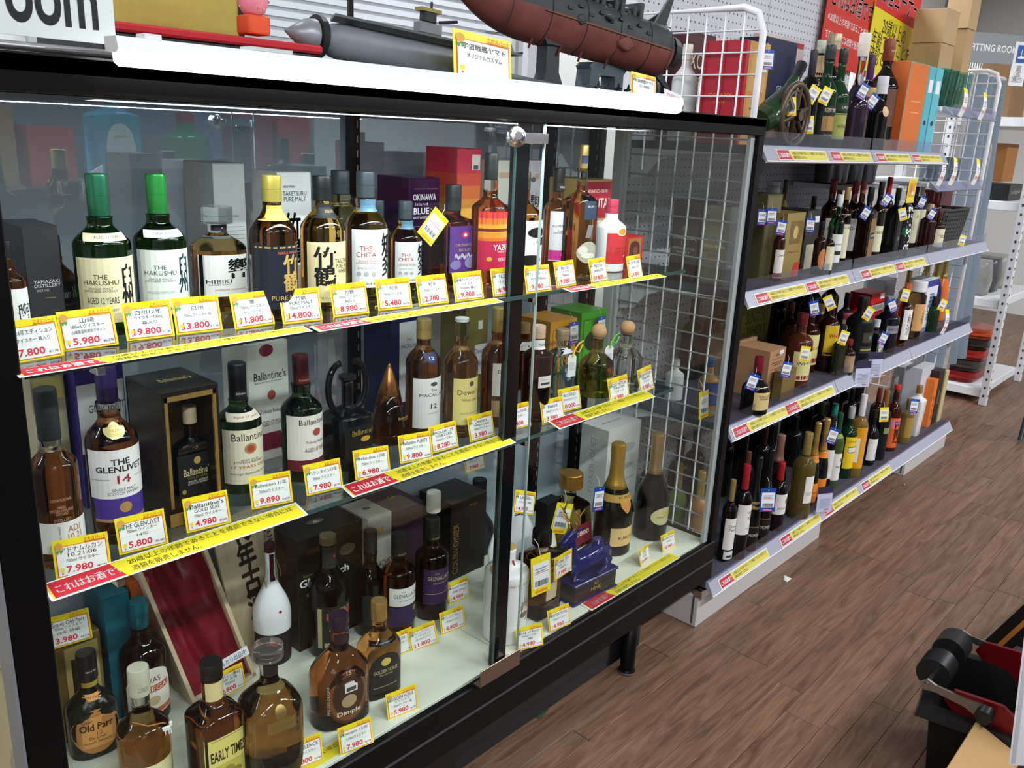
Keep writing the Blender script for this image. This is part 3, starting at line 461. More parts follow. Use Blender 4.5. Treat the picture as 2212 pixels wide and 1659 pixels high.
# ------------------------------------------------------------------ shelf two
carton(0.446,1.330,0.824,0.048,0.221, .09, 'beige narrow gift box behind the black-capped amber bottle', '#b3aa90', fr=[('#', 0, .8, 1.7, .3, '#d8cc7a'), ('1/21\n06', -.5, .1, .6, .2, '#a85a4a')])
bottle(0.387,1.166,0.824,0.250,0.0305, 'amber bottle with tall black cap and low white label, clear upper glass', g='#a4501e', st='w', sh=.56, nk=.68, nr=.42, cb=.72, cr=.46, fill=.66, fc='#cfd2d0', cap='#25282b', capr=.6, n=40, lb=[(.10, .28, 1.5, '#eeedeb', [('AD/\n10.21\n:06', .3, 0, .42, 1.4, '#a8604c'), ('~SINGLE MALT WHISKY', -.12, 0, .06, 1.6, '#4a4a4a')]), (.36, .37, .1, '#a4501e', [('ARDNAMURCHAN', 0, 9, 8.5, 3.4, '#c8a088'), ('ARGYLL\nWESTERN HIGHLANDS\nSCOTLAND', 0, -3., 9.5, 11, '#c8a088'), ('DISTILLERY', 0, -14, 7, 3.4, '#c8a088')])])
carton(0.514,1.310,0.824,0.074,0.244, .09, 'purple and white whisky box behind the purple-capped bottle', '#3a2c80', fr=[('#', 0, .2, 1.9, .9, '#eceaf0'), ('THE\nGLENLIVET', .2, .38, 1.5, .22, '#2a2a38'), ('14', .2, .2, .3, .12, '#a83040'), ('SINGLE MALT\nSCOTCH WHISKY', .1, -.05, .8, .1, '#44445a')])
bottle(0.476,1.191,0.824,0.260,0.0353, 'amber bottle with white and purple label, purple cap and round gold seal', g='#8a3e16', st='h', sh=.58, nk=.72, nr=.42, cb=.80, cr=.40, fill=.74, fc='#cfd2d0', cap='#3a2a62', cm=.2, capr=.3, n=40, lb=[(.28, .56, 1.3, '#eceaea', [('*THE\nGLENLIVET', .05, .36, 1.5, .55, '#26262e'), ('*14', .1, -.22, .4, .34, '#9c2a38'), ('SINGLE MALT\nSCOTCH WHISKY', .1, -.72, 1.0, .28, '#55556a'), ('#', -.6, -.2, .6, .02, '#888'), ('#', .7, -.2, .5, .02, '#888')]), (.14, .28, 1.15, '#4a3590', [('@', 0.1, .2, .42, .9, '#b08a50'), ('#', 0, -.85, 2, .25, '#b8865a')]), (.62, .70, .42, '#e2cf8e', [('1824', 0, 0, .8, .3, '#a88a40')], dict(shape='@', name='gold_seal', m=.5, r=.3))])
bx = carton(0.583,1.160,0.824,0.089,0.214, .115, 'black and gold presentation box with window showing a squared bottle', '#2a2018', window=.03, fr=[('#', .0, -.89, 1.98, .20, '#a07a3c'), ('Ballantine\'s', 0, -.89, 1.1, .1, '#5a3a10')], tp=[('Ballantine\'s', .1, 0, 1.1, .3, '#c8b078')], m=.3, r=.3)
bottle(0.602,1.205,0.824,0.172,0.0298, 'squared amber bottle with black label standing in the gold window box', g='#7a3e14', st='s', sh=.60, nk=.72, nr=.34, cb=.84, cr=.36, cap='#b9a68a', d=.35, lb=[(.08, .56, .96, '#1a1c1e', [('@', 0.1, .72, .4, .3, '#c8a85a'), ("Ballantine's", .08, .3, 1.6, .3, '#e0cc8a'), ('GOLD SEAL', .08, .06, 1.2, .1, '#8a7038'), ('SPECIAL RESERVE\nSCOTCH WHISKY', .08, -.14, 1.2, .17, '#e8e0d0'), ('@', -.75, -.45, .25, .18, '#a88a48')]), (.58, .66, .9, '#241c18', [('12', 0, 0, .3, .8, '#e0cc8a')])])
BG = '#122c10'
bottle(0.700,1.230,0.824,0.219,0.0359, 'dark green bottle with cream label and red lettering, black cap', g=BG, st='h', sh=.56, nk=.68, nr=.42, cb=.72, cr=.40, cap='#15161a', n=36, lb=[(.09, .52, 1.2, '#e6dfc4', [("Ballantine's", .2, .74, 1.6, .28, '#2a2622'), ('@', .1, .3, .5, .38, '#b08a58'), ('@', .1, .3, .3, .26, '#b04838'), ('VERY OLD\nSCOTCH WHISKY', .05, -.15, 1.2, .16, '#3a3630'), ('17 YEARS OLD', .1, -.36, 1.5, .1, '#c0402c'), ('George Ballantine & Son', .1, -.62, 1.6, .1, '#6a6458')]), (.585, .635, .9, '#e8dcc8', [('Aged 17 years', .1, 0, 1.4, .6, '#9a4030')]), (.75, .8, .8, '#15161a', [("Ballantine's", 0, 0, 1.3, .8, '#d8d8d8')])])
carton(0.808,1.310,0.824,0.081,0.220, .09, 'tall white whisky box with dark red band, behind the dark green bottles', '#dddcd4', fr=[('@', -.1, .88, .7, .2, '#7a1c3a'), ("Ballantine's", .05, .46, 1.6, .14, '#2a2622'), ('BLENDED SCOTCH WHISKY', .0, .35, 1.4, .025, '#55504a'), ('@', .1, .12, .4, .16, '#a85048'), ('Tribute Release', .1, -.15, 1.2, .07, '#3a3630'), ('AGED 17 YEARS', .1, -.36, 1.2, .09, '#6a2030'), ('#', 0, -.68, 1.99, .3, '#7a1c3a')])
bottle(0.804,1.205,0.824,0.221,0.0350, 'dark green bottle with white label and dark red cap and band', g=BG, st='h', sh=.56, nk=.70, nr=.44, cb=.77, cr=.40, cap='#4a1018', n=36, lb=[(.19, .55, 1.2, '#e9e5dc', [("Ballantine's", .25, .72, 1.4, .26, '#2a2622'), ('@', .3, .22, .4, .34, '#a84848'), ('Tribute Release', .3, -.2, 1.0, .12, '#6a6458'), ('AGED 17 YEARS', .3, -.55, 1.1, .18, '#6a2030')]), (.10, .185, 1.2, '#6a1c30', [('LIMITED EDITION', .25, 0, 1.3, .35, '#c8a070')]), (.78, .84, 1., '#4a1018', [("Ballantine's", .1, 0, 1.3, .6, '#c8a050')])])
jug = bottle(0.898,1.200,0.824,0.169,0.0377, 'black glazed jug-shaped bottle with two handles and gold lettering', g='#0c0d10', t=0, gr=.06, st='w', sh=.56, nk=.68, nr=.28, cb=.96, cr=.42, p=4, cap='#141416', n=36, lb=[(.1, .5, .96, '#0c0d10', [("Ballantine's", .2, .62, 1.4, .3, '#a8862f'), ('@', .3, .2, .6, .3, '#c8962f'), ('VERY OLD\nSCOTCH WHISKY\n17 YEARS', .2, -.45, 1.0, .4, '#6a5424')])])
jr = .043
for sx in (-1, 1): MB().tube([(sx * jr * (.35 + .62 * math.sin(a)) , 0, .148 + .045 * -math.cos(a)) for a in [math.pi * k / 10 for k in range(11)]], .006, mt('#0c0d10', .06), 8).build('handle', jug)
pu = empty('bottle', (1.029,1.242,0.824,0.160,0.0374)[:3], 'cone-shaped amber decanter with pointed copper stopper', 'bottle')
ph, prr = (1.029,1.242,0.824,0.160,0.0374)[3:]
MB().loft([(0, prr * .8, prr * .8, 2), (.004, prr, prr, 2), (ph * .1, prr, prr, 2), (ph * .35, prr * .82, prr * .82, 2), (ph * .62, prr * .58, prr * .58, 2)], 32, lambda i: mt('#6a3414', .02, 0, 1., 1.36)).build('glass_body', pu)
MB().loft([(ph * .62, prr * .60, prr * .60, 2), (ph * .8, prr * .34, prr * .34, 2), (ph * .97, prr * .1, prr * .1, 2), (ph, prr * .03, prr * .03, 2)], 32, lambda i: mt('#c98a50', .28, .9)).build('cone_stopper', pu)
b = MB(); deco(b, [("Ballantine's", 0, 0, 1.3, .3, '#b98a48'), ('PURITY', .1, -.3, .7, .14, '#b98a48')], lambda s_, t_, o: (prr * .9 * math.sin(s_ * .8 + .3), -prr * (.93 - .12 * t_) * math.cos(s_ * .8 + .3) - .003, ph * .36 + t_ * ph * .1)); b.build('lettering', pu)
carton(1.152,1.340,0.824,0.075,0.218, .09, 'dark blue whisky box with white panel left of the amber twelve-year bottle', '#1c2050', fr=[('#', .25, .1, 1.3, 1.6, '#e9e8ec'), ('The', .3, .55, .4, .06, '#333'), ('MACALLAN', .3, .42, 1.1, .08, '#2a2a34')])
bottle(1.097,1.220,0.824,0.243,0.0347, 'amber bottle with tall white label numbered 12 and gold cap', g='#8a3c12', st='w', sh=.64, nk=.80, nr=.40, cb=.84, cr=.42, cap='#b59a5a', cm=.5, lb=[(.12, .54, 1.15, '#eceaec', [('@', .1, .76, .4, .16, '#444'), ('The', .1, .52, .35, .1, '#333'), ('MACALLAN', .1, .34, 1.5, .13, '#2a2a34'), ('*12', .1, -.12, .35, .2, '#2a2a34'), ('DOUBLE CASK', .1, -.4, .6, .06, '#888')]), (.64, .74, .42, '#1c2a58', [('12', 0, .2, .7, .5, '#e8e8ee')], dict(shape='v'))])
bottle(1.168,1.187,0.824,0.242,0.0345, 'golden amber bottle with yellow label and clear neck, second amber one left of the post', g='#b06a24', st='w', sh=.62, nk=.78, nr=.40, cb=.97, cr=.40, fill=.83, fc='#d0d4d2', cap='#d8dcdc', lb=[(.12, .52, 1.0, '#e8dd8a', [('@', .1, .76, .3, .22, '#5a4a30'), ("Dewar's", .0, .42, 1.5, .22, '#8a2a1c'), ('"White Label"', .05, .08, 1.2, .12, '#a83a24'), ('John Dewar & Sons', .05, -.5, 1.3, .08, '#8a7a40')], dict(name='yellow_label'))])
carton(1.387,1.360,0.824,0.073,0.207, .085, 'olive gold whisky tin with white plate left of the centre post', '#8f8a4a', fr=[('#', .4, -.2, 1.1, .7, '#e4e6f0'), ("Dewar's", .4, .0, 1.0, .12, '#26283a'), ('#', .3, .6, .4, .2, '#e8e6da')], m=.5, r=.3)
bottle(1.270,1.183,0.824,0.251,0.0331, 'amber bottle with gold neck and white label numbered 15 beside the centre post', g='#9a4c14', st='h', sh=.60, nk=.74, nr=.40, cb=.80, cr=.42, cap='#b39a58', cm=.5, lb=[(.28, .56, .9, '#efece4', [("Dewar's", .1, .5, 1.5, .2, '#26242a'), ('15', .2, -.1, .5, .2, '#a83a34'), ('Scotch Whisky', .2, -.5, 1.1, .08, '#666')]), (.10, .24, .9, '#b89a70', [])])
bottle(1.459,1.330,0.824,0.172,0.0329, 'dark amber bottle with wooden cap in the back row just behind the centre post', g='#5a2414', cap='#b58a6a', lb=[(.6, .7, 1., '#f0eeea', [('N', .4, 0, .5, .5, INK)])])
bottle(1.520,1.330,0.824,0.160,0.0347, 'dark amber bottle with wooden cap in the back row left of the orange box', g='#5a2414', cap='#a8825f', lb=[(.62, .72, 1., '#f0eeea', [('Na', .3, 0, 1., .5, INK)])])
bottle(1.357,1.147,0.824,0.209,0.0318, 'dark red-brown bottle with white neck band and pale wooden cap', g='#4a1a12', st='w', sh=.68, nk=.78, nr=.42, cb=.87, cr=.46, cap='#d8b49a', lb=[(.76, .86, 1.3, '#f2f0ee', [('Naked', .2, 0, 1.2, .5, INK)]), (.38, .50, .55, '#ece8e0', [('#', 0, -.3, 1.4, .4, '#4a4a50'), ('#', 0, .4, 1.2, .06, '#888')], dict(name='sticker')), (.12, .13, .8, '#4a1a12', [('MALT\nSCOTCH', .6, 0, .6, 4, '#8a6a5a')])])
bottle(1.491,1.189,0.824,0.175,0.0317, 'clear gin bottle with dark blue shield label and bronze cap', g='#dfe8e6', st='s', sh=.66, nk=.76, nr=.40, cb=.86, cr=.50, d=.8, cap='#9a8468', cm=.3, lb=[(.22, .56, .82, '#23384a', [('BOODLES\nBRITISH\nGIN', 0, .2, 1.2, 1.0, '#d8dcd8')], dict(shape='v')), (.70, .76, 1., '#c9ccd0', [])])
carton(1.683,1.340,0.824,0.106,0.144, .11, 'orange yellow tequila box with blue and white price tag', '#e29a28', fr=[('#', 0, -.1, 1.6, 1.6, '#c07c18'), ('#', 0, -.1, 1.5, 1.52, '#e8a430'), ('#', .1, .45, .9, .16, '#3a2a18'), ('@', .0, -.2, 1.3, .8, '#2c2018'), ('PATRÓN', .0, -.2, 1.1, .18, '#e8b040')], r=.35)
carton(1.864,1.380,0.824,0.114,0.139, .11, 'bright green tequila box with blue and white price tag', '#3fa524', fr=[('#', 0, -.1, 1.6, 1.6, '#1c6a18'), ('#', 0, -.1, 1.5, 1.52, '#46b028'), ('@', .0, -.2, 1.3, .8, '#12300f')], r=.35)
PT = dict(st='k', sh=.42, nk=.66, nr=.30, cb=.80, cr=.44, cork=1, n=36)
bottle(1.611,1.176,0.824,0.173,0.0417, 'squat tequila bottle of olive amber glass with round cork', g='#8a7a1e', **PT, lb=[(.25, .27, .3, '#8a7a1e', [('PATRÓN', 1., 1.5, 2.6, 7, '#d8c878')])])
bottle(1.730,1.177,0.824,0.165,0.0432, 'squat clear tequila bottle with round cork, at the right end of the shelf', g='#dfe8e2', **PT)
for (tx, ty, tz), c, L in ((( 1.494,1.160,0.918 ), '#e8b040', 'white paper swing tag on yellow ribbon against the olive bottle'), (( 1.636,1.160,0.917 ), '#5ac83a', 'white paper swing tag on green ribbon against the clear bottle')):
    t_ = empty('swing_tag', (tx, ty, tz), L, 'tag', -.3)
    MB().prism([(-.012, -.026), (.012, -.026), (.012, .02), (.007, .026), (-.007, .026), (-.012, .02)], 'y', 0, .0008, mt('#eceef0', .5)).build('paper', t_)
    b = MB(); deco(b, [('#', 0, k * .12, 1.4, .03, '#a8aab0') for k in range(-4, 4)], lambda s_, q, o: (s_ * .01, -o, q * .02)); b.build('lettering', t_)
    b = MB(); b.tube([(0, -.002, .022), (.008, .004, .034), (.022, .008, .048), (.036, .012, .052)], .0022, mt(c, .4), 5); b.tube([(.008, .004, .034), (.018, .0, .03), (.03, .004, .046)], .002, mt(c, .4), 5); b.build('ribbon', t_)
tag(1.704,1.325,0.963, 'blue and white barcode tag on the orange box', 'b', s=1.1)
tag(1.877,1.365,0.949, 'blue and white barcode tag on the green box', 'b', s=1.1)
card(0.392,1.109,0.824, '7.980', '¥8.778', ['アドナムルカン', '10.21:06', '700ml ウイスキー'], 'price card reading 7.980 and 8.778 at the left end of the middle shelf', -.25)
card(0.482,1.125,0.824, '5.800', '¥6.380', ['THE GLENLIVET', '700ml ウイスキー', '14年'], 'price card reading 5.800 before the purple-capped bottle', -.15)
card(0.583,1.126,0.824, '4.980', '¥5.478', ["Ballantine's", 'GOLD SEAL', '750mL ウイスキー'], 'price card reading 4.980 before the gold window box', -.15)
card(0.697,1.132,0.824, '9.890', '¥10.879', ["Ballantine's 17年", '750mlウイスキー'], 'price card reading 9.890 on the middle shelf', -.25)
card(0.792,1.122,0.824, '7.980', '¥8.778', ['バランタイン17年', '700ml ウイスキー'], 'price card reading 7.980 before the dark red-capped bottle', -.15)
card(0.893,1.120,0.824, '6.980', '¥7.678', ['Ballantine 17年', '750ml ウイスキー'], 'price card reading 6.980 before the two-handled jug', -.25)
card(1.002,1.128,0.824, '9.800', '¥10.780', ['Ballantine PURITY', '500ml ウイスキー'], 'price card reading 9.800 before the cone-shaped decanter', -.25)
card(1.081,1.134,0.824, '8.280', '¥9.108', ['MACALLAN 12年', 'DOUBLE CASK', '700mlウイスキー'], 'price card reading 8.280 before the bottle numbered 12', -.05)
card(1.181,1.131,0.824, '3.980', '¥4.378', ['Dewars', 'White Label', '750mlウイスキー'], 'price card reading 3.980 left of the centre post', -.05)
card(1.286,1.126,0.824, '4.400', '', ['Dewars 15年', 'ウイスキー'], 'price card half hidden by the centre post on the middle shelf', -.1)
card(1.373,1.104,0.824, '3.980', '¥4.378', ['Naked', '700mlウイスキー'], 'price card reading 3.980 before the dark red-brown bottle', -.1)
card(1.468,1.133,0.824, '10.000', '¥11.000', ['BOODLES', '750mlスピリッツ'], 'price card reading 10.000 before the clear gin bottle', -.1)
card(1.609,1.098,0.824, '6.980', '¥7.678', ['GOLD PATRON', '750ml 40%', 'テキーラ'], 'price card reading 6.980 before the olive tequila bottle', .0, sc_=1.15)
card(1.734,1.106,0.824, '3.980', '¥4.378', ['SILVER PATRON', '750ml 40%', 'テキーラ'], 'price card reading 3.980 at the right end of the middle shelf', .15, sc_=1.15)
strip(0.527,1.066,0.824, 'notice strip at the left end of the middle glass shelf edge', rx=-1.3, sx=.95)
strip(1.014,1.072,0.824, 'notice strip in the middle of the middle glass shelf edge', rx=-1.3)
strip(1.528,1.066,0.824, 'notice strip at the right end of the middle glass shelf edge', rx=-1.3, sx=.9)
# ------------------------------------------------------------------ floor of the case
carton(0.496,1.470,0.304,0.078,0.207, .09, 'gold metallic gift box with a window behind the round black bottle', '#a08c50', fr=[('#', .1, .1, 1.5, 1.5, '#c8b070'), ('#', .1, .2, 1.0, .8, '#30281a')], m=.6, r=.3)
card(0.480,1.460,0.508, '3.980', '¥4.378', ['Grand Old Parr', '750ml ウイスキー', '12年 特級'], 'price card reading 3.980 tilted on the gold metallic box', -.15, sc_=1.1)
bottle(0.491,1.425,0.304,0.201,0.0420, 'round black textured bottle with orange oval label and black cap', g='#141c16', t=.0, gr=.12, nb=1.2, ns=120, st='w', sh=.42, nk=.66, nr=.36, cb=.74, cr=.40, p=2.6, d=.8, cap='#16161a', n=40, lb=[(.06, .50, .95, '#c08448', [('#', 0, 0, 1.25, 1.4, '#e0a058'), ('Grand', -.3, .55, .6, .16, '#4a2414'), ('*Old Parr', 0, .25, 1.4, .34, '#3a1a10'), ('12', .1, -.08, .25, .16, '#a8281c'), ('De Luxe', .0, -.26, .7, .14, '#3a1a10'), ('Scotch Whisky', 0, -.48, 1.2, .15, '#3a1a10')], dict(shape='@')), (.565, .62, .85, '#e8a458', [('Old Parr', 0, 0, 1.3, .6, '#3a1a10')]), (.68, .73, 1., '#a8903c', []), (.80, .88, 1.1, '#16161a', [('Aged 12 Years', .2, 0, 1., .5, '#e8e8e8')])])
carton(0.570,1.470,0.304,0.047,0.264, .09, 'teal blue whisky box with a white shield behind the blue-capped bottle', '#166a80', fr=[('#', .5, -.1, 1.0, .5, '#e8e4dc'), ('CHIVAS', .5, .0, .9, .14, '#2a1a18'), ('/', .5, -.25, .8, .12, '#b04828')], sd=[('#', 0, 0, .6, .06, '#c8d0d4'), ('CHIVAS REGAL', 0, .1, 1.2, .06, '#c8d8dc')])
carton(0.619,1.480,0.304,0.037,0.270, .08, 'orange whisky box beside the teal box', '#c8602c', fr=[('#', 0, -.3, 1.5, .6, '#b04a20')], r=.6)
bottle(0.600,1.448,0.304,0.251,0.0423, 'amber bottle with blue metallic cap and white red shield label', g='#8a3e16', st='w', sh=.54, nk=.72, nr=.42, cb=.78, cr=.40, cap='#1f7c94', cm=.6, capr=.3, n=40, lb=[(.10, .50, 1.1, '#efe6da', [('CHIVAS', -.1, .5, 1.0, .24, '#7a3a20'), ('#', .1, .12, 1.5, .28, '#b8552c'), ('S REGAL', .2, .12, 1.4, .2, '#f6f0ea'), ('#', 0, -.85, 1.9, .2, '#c86a34'), ('@', .1, -.4, .5, .4, '#c8b48a')], dict(shape='^'))])
wb = bottle(0.508,1.250,0.304,0.250,0.0424, 'amber bottle with pale cap, clear neck and a small white horse charm', g='#94501c', st='w', sh=.52, nk=.68, nr=.34, cb=.80, cr=.40, fill=.62, fc='#cfd4d2', cap='#c8c8b0', n=40, lb=[(.05, .34, 1.0, '#e4dda8', [('#', .1, -.1, .9, .9, '#2a1c18'), ('@', .1, -.1, .7, .5, '#efe8d0'), ('@', .3, .35, .3, .3, '#efe8d0')]), (.82, .90, 1., '#c8c8b0', [('WHITE\nHORSE', .1, 0, 1.0, .8, '#6a6a5a')])])
b = MB(); b.tube([(-.022, -.028, .17), (0, -.036, .158), (.024, -.03, .15), (.03, -.028, .145)], .0012, mt('#c87a3a', .6), 5); b.box(.022, .036, -.034, -.030, .134, .142, mt('#f2f2f0', .4), .001).box(.034, .039, -.034, -.030, .140, .149, mt('#f2f2f0', .4), .001)
for q in (.023, .026, .032, .035): b.box(q, q + .0015, -.033, -.031, .126, .135, mt('#f2f2f0', .4))
b.build('horse_charm', wb)
et = bottle(0.609,1.200,0.304,0.238,0.0410, 'squared bourbon bottle with yellow label and black cap', g='#6a2c10', st='s', p=4.5, sh=.56, nk=.70, nr=.42, cb=.87, cr=.46, cap='#131315', n=40, lb=[(.03, .48, .92, '#e4dc7c', [('#', 0, .93, 1.9, .02, '#6a6030'), ('*EARLY TIMES', .05, .35, 1.7, .4, '#221c10'), ('#', .1, -.35, 1.4, .7, '#c8bc5c'), ('@', 0, -.3, .6, .3, '#9a8c3a'), ('@', .4, -.45, .5, .25, '#8a7c30')], dict(name='yellow_label')), (.71, .86, 1.2, '#e4d89a', [('/', 0, .3, 1.5, .15, '#c8b468'), ('/', 0, -.3, 1.5, .15, '#c8b468')], dict(name='neck_wrap'))])
ex = bottle(0.700,1.170,0.304,0.243,0.0510, 'crystal-cut amber decanter with flat round glass stopper and gold plaque', g='#9a5a22', st='s', p=3.4, sh=.50, nk=.74, nr=.30, cb=.90, cr=.52, fill=.66, fc='#d8d4d0', cap='#d8cfc8', cn='stopper', nb=.7, ns=38, n=40, lb=[(.40, .50, .5, '#b0985a', [('EXCELLENCE', 0, 0, 1.6, .3, '#7a6430')], dict(m=.8, r=.35, name='gold_plaque')), (.50, .60, .2, '#b0985a', [], dict(shape='@', m=.8, r=.35, name='gold_crest')), (.77, .88, 1., '#201a18', [])])
# timber case lined with satin, leaning
wc = empty('timber_case', (0.741,1.397,0.304), 'open pale timber presentation case lined with dark red satin, leaning back', 'box', .0, rot=(-.22, -.20, 0))
W, H_, D_ = .135, .34, .075
b = MB(); b.box(-W/2, -W/2 + .008, 0, D_, 0, H_, PINE).box(W/2 - .008, W/2, 0, D_, 0, H_, PINE).box(-W/2, W/2, 0, D_, 0, .008, PINE).box(-W/2, W/2, 0, D_, H_ - .008, H_, PINE).box(-W/2, W/2, D_, D_ + .006, 0, H_, PINE); b.build('case_body', wc)
b = MB(); nx, nz = 16, 36; vs = []
import mathutils.noise as mn
for j in range(nz + 1):
    for i in range(nx + 1):
        u, v = i / nx, j / nz; e = min(u, 1 - u, v, 1 - v) * 8
        yy = .055 - .04 * min(1, abs(u - .5) * 2) ** 2 + .016 * mn.noise(Vector((u * 5 + v * 1.5, v * 6, 3.1))) + .012 * math.sin(u * 14 + v * 5 * math.sin(u * 3)) * min(1, e)
        vs.append((-W/2 + .008 + u * (W - .016), max(.004, yy), .008 + v * (H_ - .016)))
SAT = mt('#7c1226', .32); b.add(vs, [(j * (nx + 1) + i, j * (nx + 1) + i + 1, (j + 1) * (nx + 1) + i + 1, (j + 1) * (nx + 1) + i) for j in range(nz) for i in range(nx)], SAT, True); b.build('satin_lining', wc)
lid = empty('inscribed_plank', (0.893,1.481,0.304), 'pale timber lid with black brush characters leaning behind the white sake bottle', 'lid', rot=(-.10, -.12, 0))
MB().box(-.07, .07, 0, .008, 0, .33, PINE, .001).build('lid_board', lid)
b = MB(); deco(b, [('*10\n年\n古\n酒', -.1, .2, .6, 1.4, '#3a322a'), ('芋\n焼\n酎', .7, .5, .3, .7, '#4a4238')], lambda s_, t_, o: (s_ * .07, -o, .165 + t_ * .165)); b.build('lettering', lid)
sk = bottle(0.873,1.437,0.304,0.279,0.0399, 'slender white sake bottle with dark red drip and black lower label', g='#e9ebee', t=0, gr=.15, st='w', sh=.40, nk=.76, nr=.24, cb=.93, cr=.28, bt=.92, cap='#3a0c18', n=40, lb=[(.03, .30, 1.6, '#1a0e14', [('#', -.3, .2, .3, .1, '#c83040'), ('#', -.2, .05, .5, .08, '#c83040'), ('#', -.35, -.1, .1, .3, '#c83040')]), (.42, .53, .85, '#3a0c18', [('@', .1, .1, .2, .4, '#a82838')], dict(shape='/', r=.1)), (.70, .92, .5, '#3a0c18', [], dict(r=.1))])
b = MB(); b.tube([(-.012, -.004, .24), (-.016, -.006, .20), (-.013, -.010, .18)], .0012, mt('#c8a050', .3, .8), 5); b.tube([(.012, -.006, .24), (.02, -.006, .21), (.019, -.008, .20)], .0012, mt('#c8a050', .3, .8), 5); b.build('gold_cord', sk)
card(0.713,1.330,0.357, '9.800', '¥10.780', ['芋 明るい農村', '10年 古酒', '720ml'], 'price card reading 9.800 held in the timber case', .0, grp=None, sc_=.95)
nt_ = link('notice_plate', MB().box(-.035, .035, 0, .0008, -.009, .009, mt('#eef0f4', .4)).mesh('plate'), None, (0.717,1.330,0.430), -.1, label='small white plate with dark blue Japanese lettering above the timber case card', category='notice')
nt_.rotation_euler = (-.2, -.22, -.1); b = MB(); deco(b, [('メルカリ出品中', 0, 0, 1.7, 1.2, '#20305a')], lambda s_, t_, o: (s_ * .035, -o, t_ * .009), .0003); b.build('lettering', nt_)
carton(1.014,1.420,0.304,0.173,0.267, .115, 'large black whisky tin with white blackletter name behind the dark green bottle', '#26241c', fr=[('Special', -.6, .34, .5, .05, '#6a8a3a'), ('*Glenfiddich', -.2, .22, 1.5, .14, '#ecebe4'), ('Scotch Whisky', -.3, -.02, .9, .07, '#c8c4b4'), ('@', -.5, .75, .5, .1, '#5a3420'), ('@', .5, .55, .5, .2, '#6a6450')], tp=[('@', 0, 0, .5, .4, '#6a6858'), ('▲', 0, 0, .2, .2, '#d8d4c8')], sd=[('@', -.1, .5, .9, .5, '#3a3020'), ('#', -.2, -.1, .9, .25, '#4a3c1c'), ('@', 0, -.6, .7, .4, '#3a3020')], m=.3, r=.25)
bottle(0.984,1.389,0.304,0.278,0.0426, 'dark green bottle with beige and red ribbon label and bronze cap', g='#0f2010', st='w', sh=.56, nk=.76, nr=.40, cb=.93, cr=.42, cap='#7a6c48', cm=.4, n=36, lb=[(.08, .46, 1.15, '#191c16', [('#', -.8, 0, .2, 1.8, '#b8a878'), ('#', .2, .55, 1.4, .32, '#a84c34'), ('SPECIAL OLD', .4, .8, .9, .14, '#c8b888'), ('Glenfiddich', .3, .0, 1.4, .3, '#efeadc'), ('MALT', .4, -.4, .8, .2, '#efeadc'), ('#', -.1, -.75, 1., .2, '#b8a878')]), (.74, .92, 1.2, '#2a2a22', [('@', .4, .1, .4, .4, '#8a3020')])])
bottle(1.095,1.384,0.304,0.254,0.0322, 'very dark green bottle with black capsule behind the small golden-capped one', g='#12241a', st='w', sh=.52, nk=.70, nr=.42, cb=.80, cr=.46, bulge=1, cap='#1c201e', n=32, lb=[(.12, .42, 1.1, '#1c2426', [('An Oa', .5, .2, .6, .3, '#c8c8c0')])])
carton(1.135,1.400,0.304,0.068,0.271, .1, 'pale grey timber-print whisky box with a tan label', '#a8a29a', fr=[('#', -.2, .72, 1.0, .12, '#a88a5c'), ('ALLACHIE', .1, .1, 1.6, .12, '#2a2622'), ('SPEYSIDE SINGLE MALT', .0, -.02, 1.3, .03, '#55504a')], tp=[('@', 0, 0, .6, .3, '#4a4640')])
carton(1.238,1.420,0.304,0.095,0.256, .13, 'dark purple whisky box with two small gold letters on its lid', '#3a2236', fr=[('GLENALLACHIE', 0, -.1, 1.5, .06, '#5a4052')], tp=[('GA', 0, 0, .4, .25, '#b08a50')])
bottle(1.140,1.341,0.304,0.247,0.0387, 'red amber bottle with white slanted label and black cap', g='#8a3416', st='w', sh=.62, nk=.74, nr=.36, cb=.79, cr=.44, fill=.70, fc='#cfd0ce', cap='#1a1b1a', n=36, lb=[(.34, .52, 1.05, '#ecebe6', [('THE', -.2, .6, .25, .14, '#3a3a3a'), ('GLENALLACHIE', .1, .15, 1.7, .4, '#2a2826'), ('SPEYSIDE SINGLE MALT', .2, -.4, 1.3, .12, '#666')]), (.14, .33, 1.05, '#3a2a5a', [('@', .6, .5, .3, .6, '#c8b070'), ('11', .6, .5, .15, .3, '#3a2a20')]), (.79, .84, 1.1, '#1a1b1a', [('GlenAllachie', .1, 0, 1.2, .7, '#a89a50')])])
bottle(1.246,1.345,0.304,0.250,0.0394, 'dark red bottle with purple label and black cap', g='#2a0c0c', st='w', sh=.62, nk=.74, nr=.36, cb=.79, cr=.44, cap='#1a1b1a', n=36, lb=[(.18, .54, 1.05, '#3a2450', [('THE', -.2, .75, .25, .08, '#b8a070'), ('GLENALLACHIE', .1, .5, 1.7, .22, '#cdb88a'), ('SPEYSIDE SINGLE MALT', .2, .2, 1.3, .08, '#b8a070'), ('@', .6, -.2, .35, .3, '#8a4a9a'), ('#', 0, -.4, 1.8, .03, '#b8a070')]), (.79, .84, 1.1, '#1a1b1a', [('GlenAllachie', .1, 0, 1.2, .7, '#a89a50')])])
bottle(1.262,1.360,0.304,0.306,0.0188, 'thin clear glass bottle with a round kraft tag behind the dark red bottle', g='#c9b8a8', st='w', sh=.5, nk=.62, nr=.5, cb=.84, cr=.9, cap='#e0dcd0', lb=[(.42, .54, .9, '#c8a878', [], dict(shape='@', name='kraft_tag'))])
